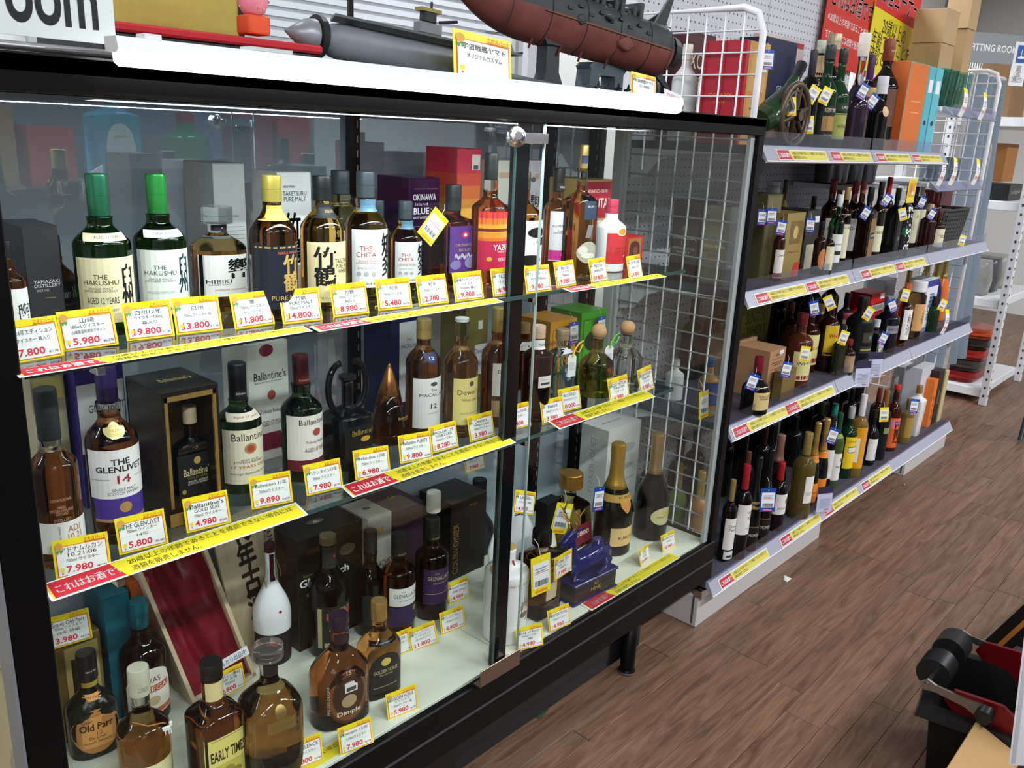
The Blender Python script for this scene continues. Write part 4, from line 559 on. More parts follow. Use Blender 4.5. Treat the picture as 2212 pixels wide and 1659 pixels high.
bottle(0.863,1.188,0.304,0.228,0.0580, 'large flat amber bottle with purple cap and ornate oval label', g='#a04a1c', st='w', sh=.44, nk=.74, nr=.26, cb=.86, cr=.32, p=2.6, d=.7, cap='#2e1a2c', n=40, lb=[(.05, .58, .78, '#4a2c1c', [('@', 0, 0, 1.75, 1.8, '#7a4824'), ('@', 0, .02, 1.45, 1.5, '#3a2418'), ('15', 0, .82, .2, .12, '#e0d8c0'), ('~FINE OLD ORIGINAL', -.88, 0, .1, 1.1, '#d8ccb0'), ('~DE LUXE SCOTCH WHISKY', .88, 0, .1, 1.1, '#d8ccb0'), ('@', 0, -.2, .7, .45, '#b09870'), ('*Dimple', 0, -.62, 1.1, .2, '#e8dcc0'), ('#', .1, .3, .6, .38, '#e8e6e2'), ('#', .1, .22, .45, .14, '#4a4a50')], dict(shape='@')), (.74, .84, 1., '#2a1a20', [])])
bottle(0.968,1.197,0.304,0.211,0.0455, 'flat amber bottle with arched black label and gold cap', g='#a86428', st='w', sh=.50, nk=.72, nr=.32, cb=.80, cr=.36, p=2.8, d=.65, cap='#b08c50', cm=.5, n=40, lb=[(.08, .50, .8, '#1c1d1f', [('@', 0, .55, .6, .4, '#d8c060'), ('GOLDEN HORSE', 0, .1, 1.5, .18, '#d8c48a'), ('Special', 0, -.1, .8, .1, '#c8b888'), ('#', 0, -.7, 1.5, .03, '#b0a070')], dict(shape='^')), (.585, .63, .8, '#2a2e34', [('Quality of Your Choice', 0, 0, 1.5, .6, '#e8e8e8')])])
carton(1.442,1.420,0.304,0.128,0.217, .12, 'tall dark brown cognac box with gold vertical lettering left of the centre post', '#1e1612', fr=[('~COURVOISIER', -.7, -.2, .3, 1.3, '#8a6a30'), ('XO', .2, .8, .5, .08, '#8a6a30')])
card(1.440,1.400,0.602, '7.980', '¥8.778', ['COURVOISIER', 'ブランデー'], 'price card reading 7.980 standing on the dark brown cognac box', .0)
bottle(1.544,1.484,0.304,0.220,0.0542, 'black fan-shaped cognac decanter with glass stopper left of the centre post', g='#16161a', t=.2, gr=.04, st='w', sh=.22, nk=.70, nr=.20, cb=.84, cr=.36, d=.5, cap='#3a3c3c', n=36, cn='stopper')
# white ceramic ship
shp = empty('ceramic_ship', (1.488,1.304,0.304), 'white glazed ceramic sailing ship decanter behind the centre post', 'decanter', .25)
b = MB(); prof = []
for k in range(15):
    u = k / 14; a = u * 2 - 1; prof.append((.11 * a, .03 * (1 - abs(a) ** 3), .022 + .075 * abs(a) ** 2.6))
vs = []; fs = []
for (x_, wd, zz) in prof:
    zb = .008 + .09 * abs(x_ / .11) ** 3.5; vs += [(x_, 0, zb), (x_, -max(.003, wd), (zb + zz) / 2), (x_, -max(.003, wd) * .8, zz + .02), (x_, max(.003, wd) * .8, zz + .02), (x_, max(.003, wd), (zb + zz) / 2)]
for k in range(14):
    for q in range(5): fs.append((k * 5 + q, k * 5 + (q + 1) % 5, (k + 1) * 5 + (q + 1) % 5, (k + 1) * 5 + q))
PORC = mt('#dfe3e6', .1); b.add(vs, fs, PORC, True); b.tube([(-.108, 0, .1), (-.118, 0, .15), (-.10, 0, .18), (-.085, 0, .165)], [.009, .008, .007, .005], PORC, 8); b.build('hull', shp)
b = MB(); vs = []
for j in range(9):
    for i in range(9):
        u, v = i / 8 - .5, j / 8; vs.append((u * (.11 - .03 * v), -.03 + .05 * (4 * u * u) - .03 * math.sin(v * 3.1), .06 + v * .145))
b.add(vs, [(j * 9 + i, j * 9 + i + 1, (j + 1) * 9 + i + 1, (j + 1) * 9 + i) for j in range(8) for i in range(8)], PORC, True); b.tube([(0, .005, .03), (0, .005, .215)], .004, PORC, 8); b.build('sail', shp)
# white ceramic bottle with the ship picture
kb = bottle(1.309,1.162,0.304,0.226,0.0509, 'white ceramic bottle with sailing ship picture and gold rim at the centre post base', g='#eceeee', t=0, gr=.08, st='w', sh=.72, nk=.84, nr=.36, cb=.985, cr=.36, cap='#c8a860', n=40, lb=[(.12, .55, .62, '#eceeee', [('@', .5, -.1, 1.0, .3, '#8a7258'), ('#', .5, .3, .05, 1.0, '#4a3a2c'), ('#', .2, .25, .05, .8, '#4a3a2c'), ('#', .8, .25, .05, .8, '#4a3a2c'), ('#', .5, .45, .5, .25, '#b09a80'), ('#', .2, .3, .3, .25, '#a08a70'), ('#', .8, .3, .3, .25, '#a08a70'), ('/', .5, -.35, 1.0, .12, '#6a5a48')]), (.62, .70, .9, '#eceeee', [('LORD OF SCOTS', 0, 0, 1.6, .7, '#a88a50')])])
b = MB(); b.tube([(-.016, -.01, .19), (-.05, -.016, .185)], [.010, .0125], mt('#c89468', .7), 12); b.build('cork_stopper', kb)
b = MB(); b.tube([(.0, -.018, .197), (.004, -.02, .185), (-.004, -.022, .176)], .0025, mt('#c8242c', .4), 6); b.build('red_seal', kb)
bottle(1.443,1.175,0.304,0.217,0.0457, 'squared amber decanter with round dark cap and vertical cream label', g='#7a3c18', st='s', p=7, sh=.70, nk=.76, nr=.34, cb=.83, cr=.52, d=.85, cap='#2a2220', cn='stopper', n=40, lb=[(.22, .62, .42, '#cdb894', [('@', 0, .75, .6, .2, '#8a6a38'), ('SUNTORY\nROYAL', 0, .2, 1.6, .4, '#3a2c1c')]), (.765, .825, 1., '#b8a48a', [])], rz=-.0)
tag(1.350,1.100,0.514, 'yellow and white barcode tag hanging before the squared amber decanter', 'y', s=1.75, rz=-.1)
bottle(1.742,1.328,0.304,0.234,0.0474, 'squared golden tequila bottle with large gold round cap and dark red label', g='#b08438', st='s', p=5, bt=1.25, sh=.60, nk=.72, nr=.36, cb=.82, cr=.70, cap='#b8863c', cm=.7, n=36, fill=.62, fc='#d0d0cc', lb=[(.18, .42, .9, '#7a1c30', [('*1800', 0, .1, 1.2, .5, '#e8d8c0')]), (.06, .14, .9, '#e8dcc8', [])])
tag(1.558,1.200,0.545, 'yellow and white barcode tag round the golden tequila bottle neck', 'y', s=1.5, ry=.3, rz=-.3)
carton(1.692,1.340,0.304,0.063,0.159, .04, 'dark narrow frame box behind the golden tequila bottle', '#1c1c1e')
card(1.577,1.260,0.387, '', '', ['Cuervo'], 'price card mostly hidden behind the golden tequila bottle', .0)
# stag figurine and dark blue recumbent deer on its plinth
hx = empty('deer_decanter', (1.601,1.154,0.304), 'dark blue porcelain decanter of a resting deer with gold antlers on a rectangular plinth', 'decanter', -.06)
NB = mt('#161e5e', .08); GD = mt('#c89a50', .2, .9)
b = MB(); b.box(-.085, .085, -.04, .04, 0, .006, NB, .002).box(-.08, .08, -.036, .036, .006, .05, mt('#14161c', .1), .002).box(-.084, .084, -.04, .04, .05, .058, NB, .002); b.build('plinth', hx)
b = MB(); deco(b, [('XO', 0, .6, .2, .5, '#b8a060'), ('HINE', 0, -.1, .45, .5, '#b8a060')], lambda s_, t_, o: (s_ * .08, -.0362 - o, .028 + t_ * .02)); b.build('lettering', hx)
b = MB(); b.tube([(-.062, .0, .075), (-.045, .0, .085), (-.01, .0, .085), (.03, .0, .09), (.058, .0, .082), (.072, 0, .068)], [.012, .024, .024, .026, .024, .008], NB, 14)
b.tube([(-.042, 0, .085), (-.055, -.002, .115), (-.062, -.003, .142), (-.060, -.004, .155)], [.020, .013, .010, .009], NB, 12); b.tube([(-.054, -.003, .160), (-.072, -.004, .158), (-.092, -.006, .148), (-.098, -.007, .144)], [.011, .012, .008, .005], NB, 10)
for sy in (-1, 1):
    b.tube([(-.05, sy * .014, .075), (-.07, sy * .024, .064), (-.04, sy * .03, .062)], [.008, .006, .004], NB, 8); b.tube([(.05, sy * .018, .08), (.03, sy * .032, .066), (.0, sy * .034, .062)], [.014, .008, .005], NB, 8); b.tube([(-.054, sy * .006, .167), (-.044, sy * .020, .172)], [.004, .0015], NB, 6)
b.tube([(.035, 0, .11), (.035, 0, .122)], [.011, .013], NB, 12); db = b.build('deer_body', hx, (0, 0, -.011)); db.scale = (1.1, 1.1, 1.2)
b = MB()
for sy in (-1, 1):
    b.tube([(-.06, sy * .005, .168), (-.058, sy * .014, .185), (-.064, sy * .022, .205), (-.078, sy * .022, .222)], [.003, .003, .0025, .001], GD, 6)
    for q, (dx, dz) in enumerate(((-.016, .014), (-.018, .016), (.010, .016))): b.tube([(-.06 - q * .002, sy * (.014 + q * .004), .184 + q * .011), (-.06 + dx, sy * (.018 + q * .004), .184 + q * .011 + dz)], [.0025, .001], GD, 6)
an = b.build('antlers', hx, (0, 0, -.011)); an.scale = (1.1, 1.1, 1.2)
card(1.443,1.105,0.427, '7.980', '¥8.778', ['HINE XO', '700mlブランデー', '2客箱なし'], 'price card reading 7.980 propped on the dark blue deer decanter', .1, tilt=-.05, sc_=1.1)
card(1.364,1.170,0.588, '4.980', '¥5.478', ['LARSEN', 'ブランデー 特級'], 'price card with foreign ship brand hung tilted right of the centre post', -.1, roll=.35, sc_=1.0)
bottle(1.843,1.250,0.304,0.319,0.0540, 'dark champagne bottle with gold foil and cream square label', g='#10160e', t=0, gr=.05, st='c', foil=1, cap='#c8a048', cm=.55, n=40, lb=[(.10, .27, .85, '#e8c684', [('KRUG', .1, -.1, 1.2, .35, '#6a2a20')]), (.50, .56, 1.2, '#caa04a', [('KRUG', .2, .3, 1., .7, '#6a3a20')]), (.40, .50, .35, '#d8914a', [], dict(shape='v'))])
tag(1.727,1.220,0.534, 'blue and white barcode tag against the gold foil champagne bottle', 'b', s=1.25, ry=.15, rz=-.1)
bottle(2.000,1.225,0.304,0.317,0.0492, 'black champagne bottle with brass foil and flowered oval label', g='#0c100c', t=0, gr=.05, st='c', foil=1, sh=.34, nk=.70, cb=.62, cap='#b09468', cm=.6, n=40, lb=[(.16, .33, .85, '#d8cf9c', [('PERRIER-JOUET', .1, -.1, 1.4, .18, '#4a4a30'), ('@', .2, .4, .8, .3, '#d8c840')], dict(shape='@'))])
carton(2.032,1.360,0.304,0.166,0.296, .1, 'tall white embossed champagne box behind the gold foil bottle', '#eeeeea', fr=[('PERRIER-JOUET', .2, -.2, 1.2, .045, '#55554e'), ('@', .3, .5, .8, .2, '#cccdc8'), ('@', -.3, .3, .6, .16, '#dddeda'), ('@', .2, .1, .9, .12, '#c8c9c4')], tp=[('PERRIER-JOUET', 0, 0, 1.2, .12, '#77776e')], sd=[('~PERRIER-JOUET', 0, .2, .5, 1.2, '#c4c5c0')])
card(0.736,1.116,0.304, '9.800', '¥12.980', ['EXCELLENCE', '750mlウイスキー'], 'price card for the crystal-cut decanter at the front edge', -.2)
card(0.829,1.088,0.304, '7.980', '¥8.778', ['Dimple 15年', '1150mlウイスキー'], 'price card reading 7.980 below the large flat amber bottle', -.2)
card(0.955,1.104,0.304, '5.980', '¥6.578', ['GOLDEN HORSE', 'スペシャル', '750mlウイスキー1級'], 'price card reading 5.980 at the front of the case floor', -.2)
card(1.085,1.262,0.304, '', '¥6.480', ['AN OA', 'ウイスキー'], 'price card tucked behind the small gold-capped flat bottle', -.1)
card(1.140,1.247,0.304, '11.800', '¥12.980', ['グレンアラヒー', 'シングルモルト', '12年 700mlウイスキー'], 'price card reading 11.800 between the flat amber bottle and the slanted label one', -.25, roll=-.1)
card(1.233,1.251,0.304, '8.800', '¥9.680', ['グレンアラヒー', '11年 700mlウイスキー'], 'price card reading 8.800 on the case floor', -.15)
card(1.336,1.338,0.304, '4.980', '¥5.478', ['King of Scots', '特級 700ml'], 'price card reading 4.980 left of the white ceramic bottle', -.1)
card(1.310,1.081,0.304, '4.980', '¥5.478', ['King of Scots', '700mlウイスキー', '特級'], 'price card reading 4.980 right of the white ceramic bottle base', -.35)
card(1.422,1.086,0.304, '4.980', '¥5.478', ['SUNTORY ROYAL', '700mlウイスキー'], 'price card reading 4.980 before the squared amber decanter', -.15)
card(1.844,1.131,0.304, '29.800', '¥32.780', ['KRUG', 'NV 白', '750ml'], 'price card reading 29.800 before the gold foil champagne', .15, sc_=.9)
card(1.962,1.130,0.304, '18.980', '¥20.878', ['PERRIER JOUET', '750ml'], 'price card for the brass foil champagne at the right front corner', -.05, sc_=.95)
card(1.789,1.239,0.304, '', '', ['XO'], 'price card glimpsed behind the dark blue deer', .0)
strip(1.741,1.082,0.304, 'notice strip at the right of the case floor edge', rx=-1.5)
strip(0.647,1.098,0.304, 'notice strip at the left of the case floor edge', rx=-1.5)

# neighbouring goods left of the case
ns = empty('side_table', (0, 0, 0), 'grey ribbed side panel of the neighbouring display left of the glass case', 'display')
b = MB(); b.box(-.35, .262, 1.62, 1.64, .18, 1.30, mt('#9a9c9e', .6, n=.05)); b.build('panel_back', ns)
for k in range(36): MB().box(-.35, .262, 1.612, 1.62, .20 + k * .03, .218 + k * .03, mt('#b2b4b6', .6)).build('rib', ns)
MB().box(-.35, .262, 1.10, 1.64, .14, .18, mt('#3c3e42', .5)).build('deck', ns)
carton(0.277,1.300,0.304,0.201,0.310, .2, 'beige carton with grey lettering left of the black post', '#b8a888', [('ORI', .7, -.1, .5, .35, '#8a8474')], r=.7, name='cardboard_carton')
card(0.319,1.240,0.762, '16', '', ['GLENLIVET', '700ml'], 'price card in the neighbouring display left of the black post', 0., grp=None, sc_=1.3)
# ------------------------------------------------------------------ the gondola shelving
GX = [2.13, 2.875, 3.62, 4.45]
gon = empty('gondola_shelving', (0, 0, 0), 'white metal gondola shelving of three bays packed with liquor bottles', 'shelving')
SHT = mt('#4a4c58', .45, n=.05); RAIL = mt('#a6a8b8', .3); RW = mt('#e8e9f2', .3)
for i in range(3):
    x0, x1 = GX[i] + .002, GX[i + 1] - .002
    if i < 2: gp = MB().box(x0 - (x0 + x1) / 2, (x1 - x0) / 2, -.006, .006, -1.05, 1.1, PEG).build('back_panel', gon, ((x0 + x1) / 2, 1.5, 1.1))
    gp2 = None
    for z in (1.415, 1.03, .645, .15):
        if i == 2 and z > 1.2: continue
        s_ = MB().box(x0, x1, 1.092, 1.49, z - .022, z, SHT, .002).build('shelf_board', gon)
        b = MB(); b.prism([(1.092, z + .001), (1.086, z + .003), (1.064, z - .035), (1.068, z - .038), (1.092, z - .018)], 'x', x0, x1, RAIL)
        b.prism([(1.063, z - .035), (1.0685, z - .039), (1.0675, z - .042), (1.061, z - .038)], 'x', x0, x1, RW); b.build('price_rail', s_)
        MB().box(x0 + .004, x1 - .006, 1.083, 1.0845, z + .002, z + .038, TINTG).build('clear_lip', s_)
    for x in (x0 + .006, x1 - .006):
        for z in (1.415, 1.03, .645):
            if i == 2 and z > 1.2: continue
            MB().prism([(1.12, z - .022), (1.49, z - .022), (1.49, z - .11), (1.44, z - .10), (1.40, z - .055), (1.34, z - .032)], 'x', x - .0015, x + .0015, WHITE).build('shelf_bracket', gon)
for x in GX: MB().box(x - .014, x + .014, 1.506, 1.54, .0, 2.2 if x < 3.7 else 1.75, WHITE, .001).build('upright', gon)
for a, b_ in ((2.112, 3.006), (3.92, 4.50)):
    pl = MB().box(a, b_, 1.10, 1.48, 0, .104, mt('#c9c6c6', .4, n=.04), .002).build('plinth', gon)
    MB().box(a - .002, a, 1.112, 1.118, .01, .10, mt('#55565c', .4)).box(a, a + .05, 1.09, 1.12, .098, .126, CHROME, .002).build('plinth_clip', pl)
for x, lab in ((2.128, 'n'), (4.458, 'f')):
    zt = 1.75 if lab == 'n' else 1.78; y0, y1 = (1.115 if lab == 'n' else 1.155), 1.50; z0 = .25; b = MB()
    b.tube([(x, y0, z0), (x, y0, zt - .06), (x, y0 + .018, zt - .015), (x, y0 + .06, zt), (x, y1, zt), (x, y1, z0)], .009, WHITE, 8, True); g_ = b.build('wire_grid_frame', gon)
    n_ = 7
    for k in range(1, n_): MB().tube([(x, y0 + (y1 - y0) * k / n_, z0), (x, y0 + (y1 - y0) * k / n_, zt)], .0027, WHITE, 5).build('grid_wire', g_)
    for k in range(1, 28): MB().tube([(x, y0, z0 + (zt - z0) * k / 28), (x, y1, z0 + (zt - z0) * k / 28)], .0027, WHITE, 5).build('grid_wire', g_)
sl = 0
NAMES = {1.415: 'top', 1.03: 'second', .645: 'third', .15: 'lowest'}
for z, xs in ((1.415, (2.36, 2.70, 3.06, 3.40)), (1.03, (2.34, 2.665, 3.09, 3.42)), (.645, (2.33, 2.665)), (.15, (2.34, 2.75, 3.10, 3.46))):
    for k, x in enumerate(xs):
        strip(x, 1.0632, z - .0335, f'notice strip number {("one", "two", "three", "four")[k]} from the glass case on the rail of the {NAMES[z]} gondola shelf', rx=-.54, sx=.9 if len(xs) < 4 else .78, grp=f'notice strips on gondola rails')
# ---- top shelf a
D = '#17181a'
GRN = '#1a3a1c'
bottle(2.176,1.360,1.415,0.258,0.0355, 'white glazed bottle with dark collar behind the wire grid', g='#dfe0e0', t=0, gr=.1, st='w', sh=.62, nk=.8, cap='#e4dfcc')
carton(2.331,1.410,1.415,0.150,0.303, .08, 'dark maroon gift box with large cream letters behind the wire grid', '#4a1620', fr=[('XO', -.3, .5, 1.0, .3, '#d8c8a8'), ('~NAPOLEON', .1, -.3, .6, 1.0, '#c8b488')])
bottle(2.172,1.270,1.415,0.241,0.0307, 'white and gold cognac bottle behind the wire grid', g='#e4e2dc', t=0, gr=.15, st='s', sh=.7, nk=.8, nr=.5, cb=.84, cr=.55, cap='#c8a860', lb=[(.3, .7, .8, '#ece8dc', [('CAMUS\nNAPOLEON\nCOGNAC', 0, .2, 1.2, .6, '#5a4a30')])])
carton(2.202,1.160,1.415,0.126,0.260, .13, 'red gift box with gold front panel on the top gondola shelf beside the case', '#b0182c', fr=[('#', .1, 0, 1.8, 1.98, '#b98a48'), ('^', .1, .1, 1.5, 1.7, '#c29a58'), ('@', .1, .35, .6, .2, '#a82a24'), ('GALAXY', .1, .0, 1.3, .1, '#b03028'), ('V.S.O.P', .1, -.18, .6, .05, '#a82a24'), ('#', .1, -.28, .8, .05, '#a82a24'), ('#', .6, .6, .5, .3, '#e8e8ec')], sd=[('GALAXY', 0, -.05, 1.1, .09, '#c8a050'), ('V.S.O.P.', 0, -.18, .6, .045, '#c8a050')])
carton(2.776,1.380,1.415,0.212,0.331, .1, 'navy blue gift box behind the spoked wheel', '#1c2346', fr=[('GRAND', .4, .1, 1.0, .1, '#c8ccd8')], top='#e8e0e0')
carton(2.935,1.450,1.415,0.299,0.356, .06, 'white and red lidded carton behind the navy blue gift box', '#d8c8c4', fr=[('#', 0, .9, 1.9, .1, '#b0303a')])
cn = empty('cannon_bottle_holder', (2.365,1.150,1.415,0.169,0.0617)[:3], 'dark green bottle lying on a wooden cannon carriage with a spoked wheel', 'bottle holder')
WB = mt('#5a4a3a', .35, .3, n=.1)
b = MB(); R_ = .082; b.tube([(R_ * math.cos(a), -.035, .085 + R_ * math.sin(a)) for a in [2 * math.pi * k / 32 for k in range(32)]], .009, WB, 8, True); b.tube([((R_ - .018) * math.cos(a), -.035, .085 + (R_ - .018) * math.sin(a)) for a in [2 * math.pi * k / 32 for k in range(32)]], .004, WB, 6, True)
for k in range(6): a = k * math.pi / 3 + .3; b.tube([(0, -.035, .085), (R_ * math.cos(a), -.035, .085 + R_ * math.sin(a))], [.009, .006], WB, 8)
b.build('wheel', cn); b = MB(); b.tube([(0, -.055, .085), (0, .03, .085)], .015, WB, 14); b.build('wheel_hub', cn)
b = MB(); b.box(-.12, .10, -.022, .03, .02, .055, mt('#6a4a30', .5, n=.1), .003); b.build('carriage', cn)
b = MB(); b.tube([(-.14, 0, .06), (-.10, 0, .075), (-.02, 0, .115), (.01, 0, .145), (.05, 0, .19), (.07, 0, .215)], [.034, .040, .038, .022, .013, .014], mt('#1c3a22', .15), 18); b.build('lying_bottle', cn); b = MB(); b.tube([(.048, 0, .188), (.078, 0, .225)], [.0145, .016], mt('#16181c', .3), 14); b.build('bottle_cap', cn)
for a in (
 (2.535,1.160,1.415,0.272,0.0284, 'dark cognac bottle with dark violet capsule just behind the spoked wheel', dict(g=D, cap='#2c2430', st='n')),
):
    bottle(*a[:6], **a[6])
bottle(2.664,1.200,1.415,0.312,0.0337, 'dark bottle with pale beige label collar and greenish cap on the top gondola shelf', g='#1c1a18', t=0, gr=.06, st='n', cb=.88, cr=.40, cap='#b8c0ae', lb=[(.60, .86, 1.3, '#c8a882', [])])
bottle(2.939,1.300,1.415,0.321,0.0325, 'green bottle with tan capsule behind the beige-collared one', g=GRN, t=0, gr=.12, st='n', cap='#9a7a58')
bottle(3.070,1.340,1.415,0.336,0.0322, 'green bottle with orange-brown capsule in the back row of the top shelf', g=GRN, t=0, gr=.12, st='n', cap='#a8502c')
bottle(2.646,1.160,1.415,0.296,0.0357, 'dark green cognac bottle with gold label and raised round seal', g='#14301a', t=0, gr=.12, st='n', sh=.52, nk=.72, cb=.86, cr=.42, cap='#22282a', lb=[(.10, .42, 1.1, '#171a1a', [('REMY MARTIN', .2, .72, 1.5, .25, '#e8dcc0'), ('#', .2, -.1, 1.7, .9, '#a8834a'), ('FINE CHAMPAGNE', .2, -.8, 1.2, .12, '#c8b890')]), (.18, .32, .22, '#c89a5a', [], dict(shape='@', m=.7, name='seal'))])
bottle(2.743,1.160,1.415,0.295,0.0338, 'dark green bottle with yellow-green square label on the top shelf', g='#143a1c', t=0, gr=.12, st='n', sh=.5, nk=.7, cb=.86, cr=.40, cap='#1a1e1c', lb=[(.10, .36, 1.0, '#a8aa58', [('NAPOLEON', .2, 0, 1.4, .25, '#2a3018'), ('#', 0, .9, 1.8, .06, '#5a5c2a')]), (.38, .46, .9, '#14301a', [('LAROCHE', .3, 0, 1.2, .7, '#e0e0d0')])])
bottle(3.028,1.320,1.415,0.373,0.0302, 'decanter with flared silver-brown stopper in front of the red poster', g='#3a2418', st='w', cb=.86, cr=.8, cap='#b8a88a', cm=.3)
bottle(2.888,1.160,1.415,0.354,0.0404, 'dark violet cut decanter with tall fluted glass stopper', g='#201420', gr=.04, t=.2, st='k', sh=.34, nk=.62, nr=.32, cb=.80, cr=.44, fill=.56, fc='#cfc8cc', cap='#e0d8cc', lb=[(.1, .24, .3, '#0e0c10', [], dict(shape='@', name='wax_seal', r=.2))])
bottle(3.124,1.220,1.415,0.313,0.0328, 'red cognac bottle with purple capsule and gold label', g='#6a1420', st='n', cap='#4a1c58', lb=[(.08, .36, 1.1, '#b89a58', [('#', 0, .8, 1.8, .3, '#4a2460')]), (.56, .66, 1., '#c8a858', [])])
bottle(3.041,1.140,1.415,0.237,0.0328, 'small black fan-shaped bottle with square glass stopper and oval seal', g='#121014', t=0, gr=.05, st='k', sh=.5, nk=.7, nr=.34, cb=.76, cr=.55, cap='#d8d8dc', lb=[(.46, .60, .42, '#d8b888', [], dict(shape='@', name='seal'))])
sb = bottle(3.318,1.240,1.415,0.384,0.0514, 'big brown-and-black bottle with rust cap in a wooden carrier', g='#141315', t=0, gr=.06, st='k', sh=.55, nk=.76, nr=.30, cb=.80, cr=.38, cap='#8a3c24', lb=[(.22, .66, .5, '#6a4434', []), (.85, .93, 1., '#8a3c24', [('SUNTORY', .1, 0, 1., .5, '#e8e0d8')])])
MB().prism([(-.05, 0), (.05, 0), (.055, .16), (.045, .16), (.035, .05), (0, .035), (-.035, .05), (-.045, .16), (-.055, .16)], 'y', -.055, -.045, mt('#8a5a34', .5, n=.15)).prism([(-.05, 0), (.05, 0), (.055, .16), (-.055, .16)], 'y', .045, .055, mt('#8a5a34', .5, n=.15)).build('wood_carrier', sb)
carton(3.428,1.160,1.415,0.204,0.310, .09, 'orange gift box with teal edges on the top gondola shelf', '#d8692c', fr=[('#', 0, 0, 1.99, 1.99, '#58a898'), ('#', 0, 0, 1.86, 1.96, '#d8702c'), ('Liqueur', .1, .15, 1.0, .05, '#f0d8b8'), ('#', .1, -.1, .9, .01, '#f0d8b8')])
carton(3.570,1.160,1.415,0.069,0.309, .09, 'pale blue slim gift box directly right of the orange box', '#58b4c4', fr=[('#', 0, .55, 1.2, .3, '#e8f0f0'), ('@', 0, -.3, .8, .12, '#1c3a4a')])
carton(3.654,1.160,1.415,0.078,0.310, .09, 'pale blue slim gift box at the right end of the top gondola shelf', '#62bccb', fr=[('#', 0, .55, 1.2, .3, '#e8f0f0'), ('@', 0, -.3, .8, .12, '#1c3a4a')])
for a in ((2.336,1.120,1.546, 'yellow and white tag before the spoked wheel', 'y', .1), (2.466,1.120,1.503, 'yellow and white tag hanging low below the beige collar bottle', 'y', .05), (2.497,1.120,1.584, 'thin yellow-edged tag slanting before the tan-capsuled bottle', 'y', -.5), (2.580,1.120,1.586, 'yellow and white tag slanting before the gold label cognac', 'y', -.4), (2.856,1.120,1.615, 'blue and white tag on the fluted-stopper decanter', 'b', -.45), (2.927,1.110,1.587, 'narrow blue and white tag above the fan-shaped bottle', 'b', -.6), (2.217,1.140,1.657, 'barcode tag on the top corner of the red and gold box', 'b', 0.)):
    tag(*a[:4], k=a[4], ry=-a[5], s=.95, rz=-.7)
# ---- shelf b
LBc = '#e4dcbc'
def q(args, label, **k): bottle(*args, label, **k)
carton(2.212, 1.168, 1.03, .09, .222, .086, 'silver-grey embossed whisky box nearest the front behind the wire grid', '#4a4c50', fr=[('CHIVAS REGAL', .1, -.5, 1.7, .06, '#b8b8b8'), ('@', 0, .1, 1.2, .3, '#55585c')], side='#8a8474', sd=[('@', 0, -.08, 1.7, .5, '#9a8a60'), ('CHIVAS REGAL', 0, .0, 1.7, .09, '#f4f0e4'), ('PREMIUM SCOTCH', 0, -.14, 1.5, .05, '#3a3428'), ('WHISKY', 0, -.24, .9, .07, '#3a3428'), ('#', 0, .7, 1.6, .3, '#7a7468')])
carton(2.447,1.180,1.03,0.096,0.249, .085, 'olive brown whisky box with gold edges and long blue tag', '#5c5638', fr=[('#', 0, 0, 1.8, 1.9, '#6a6442'), ('ROYAL\nEDITION', .1, -.1, 1.3, .12, '#2c2a1c')], m=.2)
carton(2.212, 1.262, 1.03, .09, .225, .088, 'brown embossed whisky box numbered 12 set deeper behind the wire grid', '#4a3c3a', side='#54423e', sd=[('CHIVAS REGAL', 0, .1, 1.8, .1, '#e8e4dc'), ('12', 0, -.05, .35, .1, '#e8e4dc'), ('PREMIUM SCOTCH', 0, -.18, 1.6, .06, '#d8ccb8'), ('WHISKY', 0, -.28, 1., .07, '#d8ccb8'), ('#', 0, .68, 1.6, .36, '#443834'), ('@', 0, .32, .4, .16, '#8a7a6a')])
bottle(2.190,1.190,0.645,0.174,0.0291, 'blue-capped amber bottle seen through the wire grid on the third shelf', g='#a06a30', t=.4, cap='#2a4a7a', lb=[(.2, .6, 1., '#2a3a6a', [])])
bottle(2.250,1.340,0.645,0.128,0.0281, 'white wrapped bottle deep behind the wire grid on the third shelf', g='#c8c6c8', t=0, gr=.2, cap='#c8c6c8')
bottle(2.197,1.180,0.15,0.314,0.0308, 'orange aperitif bottle with gold cap seen through the wire grid', g='#d88848', t=.5, st='n', cap='#b89a50', cm=.5, lb=[(.12, .42, 1.1, '#e8d8b0', [('LILLET', 0, .3, 1.2, .2, '#b84a30')])])
bottle(2.182,1.250,0.15,0.324,0.0313, 'green wine bottle with dull gold capsule seen through the wire grid', g='#4a5c28', t=.4, st='n', cap='#7a7040')
bottle(2.187,1.300,0.15,0.238,0.0289, 'black wine bottle with white label deepest behind the wire grid', g='#141414', t=0, st='n', cap='#8a7a40', lb=[(.1, .3, 1.1, '#c8c8c4', [])])
tag(2.078,1.140,0.750, 'yellow and white barcode tag seen through the wire grid', 'y', s=1.5)
q((2.756,1.340,1.03,0.272,0.0225), 'plain white jar in the back row of the second shelf', g='#c8cacc', t=0, gr=.3, st='w', sh=.9, nk=.94, nr=.9, cb=.95, cr=.95, cap='#d8d8da')
q((2.844,1.340,1.03,0.277,0.0199), 'bottle with green cap and yellow label in the back row above the boxes', g='#7a4a1c', cap='#14402c', lb=[(.5, .75, 1., '#d8c060', [])])
q((2.428,1.140,1.03,0.185,0.0170), 'slim bottle with white and red shield label between two boxes', g='#3a1c10', t=0, gr=.06, st='n', cap='#5a1c1c', lb=[(.05, .5, 1.2, '#e8e4dc', [('CHIVAS', .1, .6, 1.4, .16, '#7a2420'), ('#', 0, -.8, 1.9, .3, '#8a2420')])])
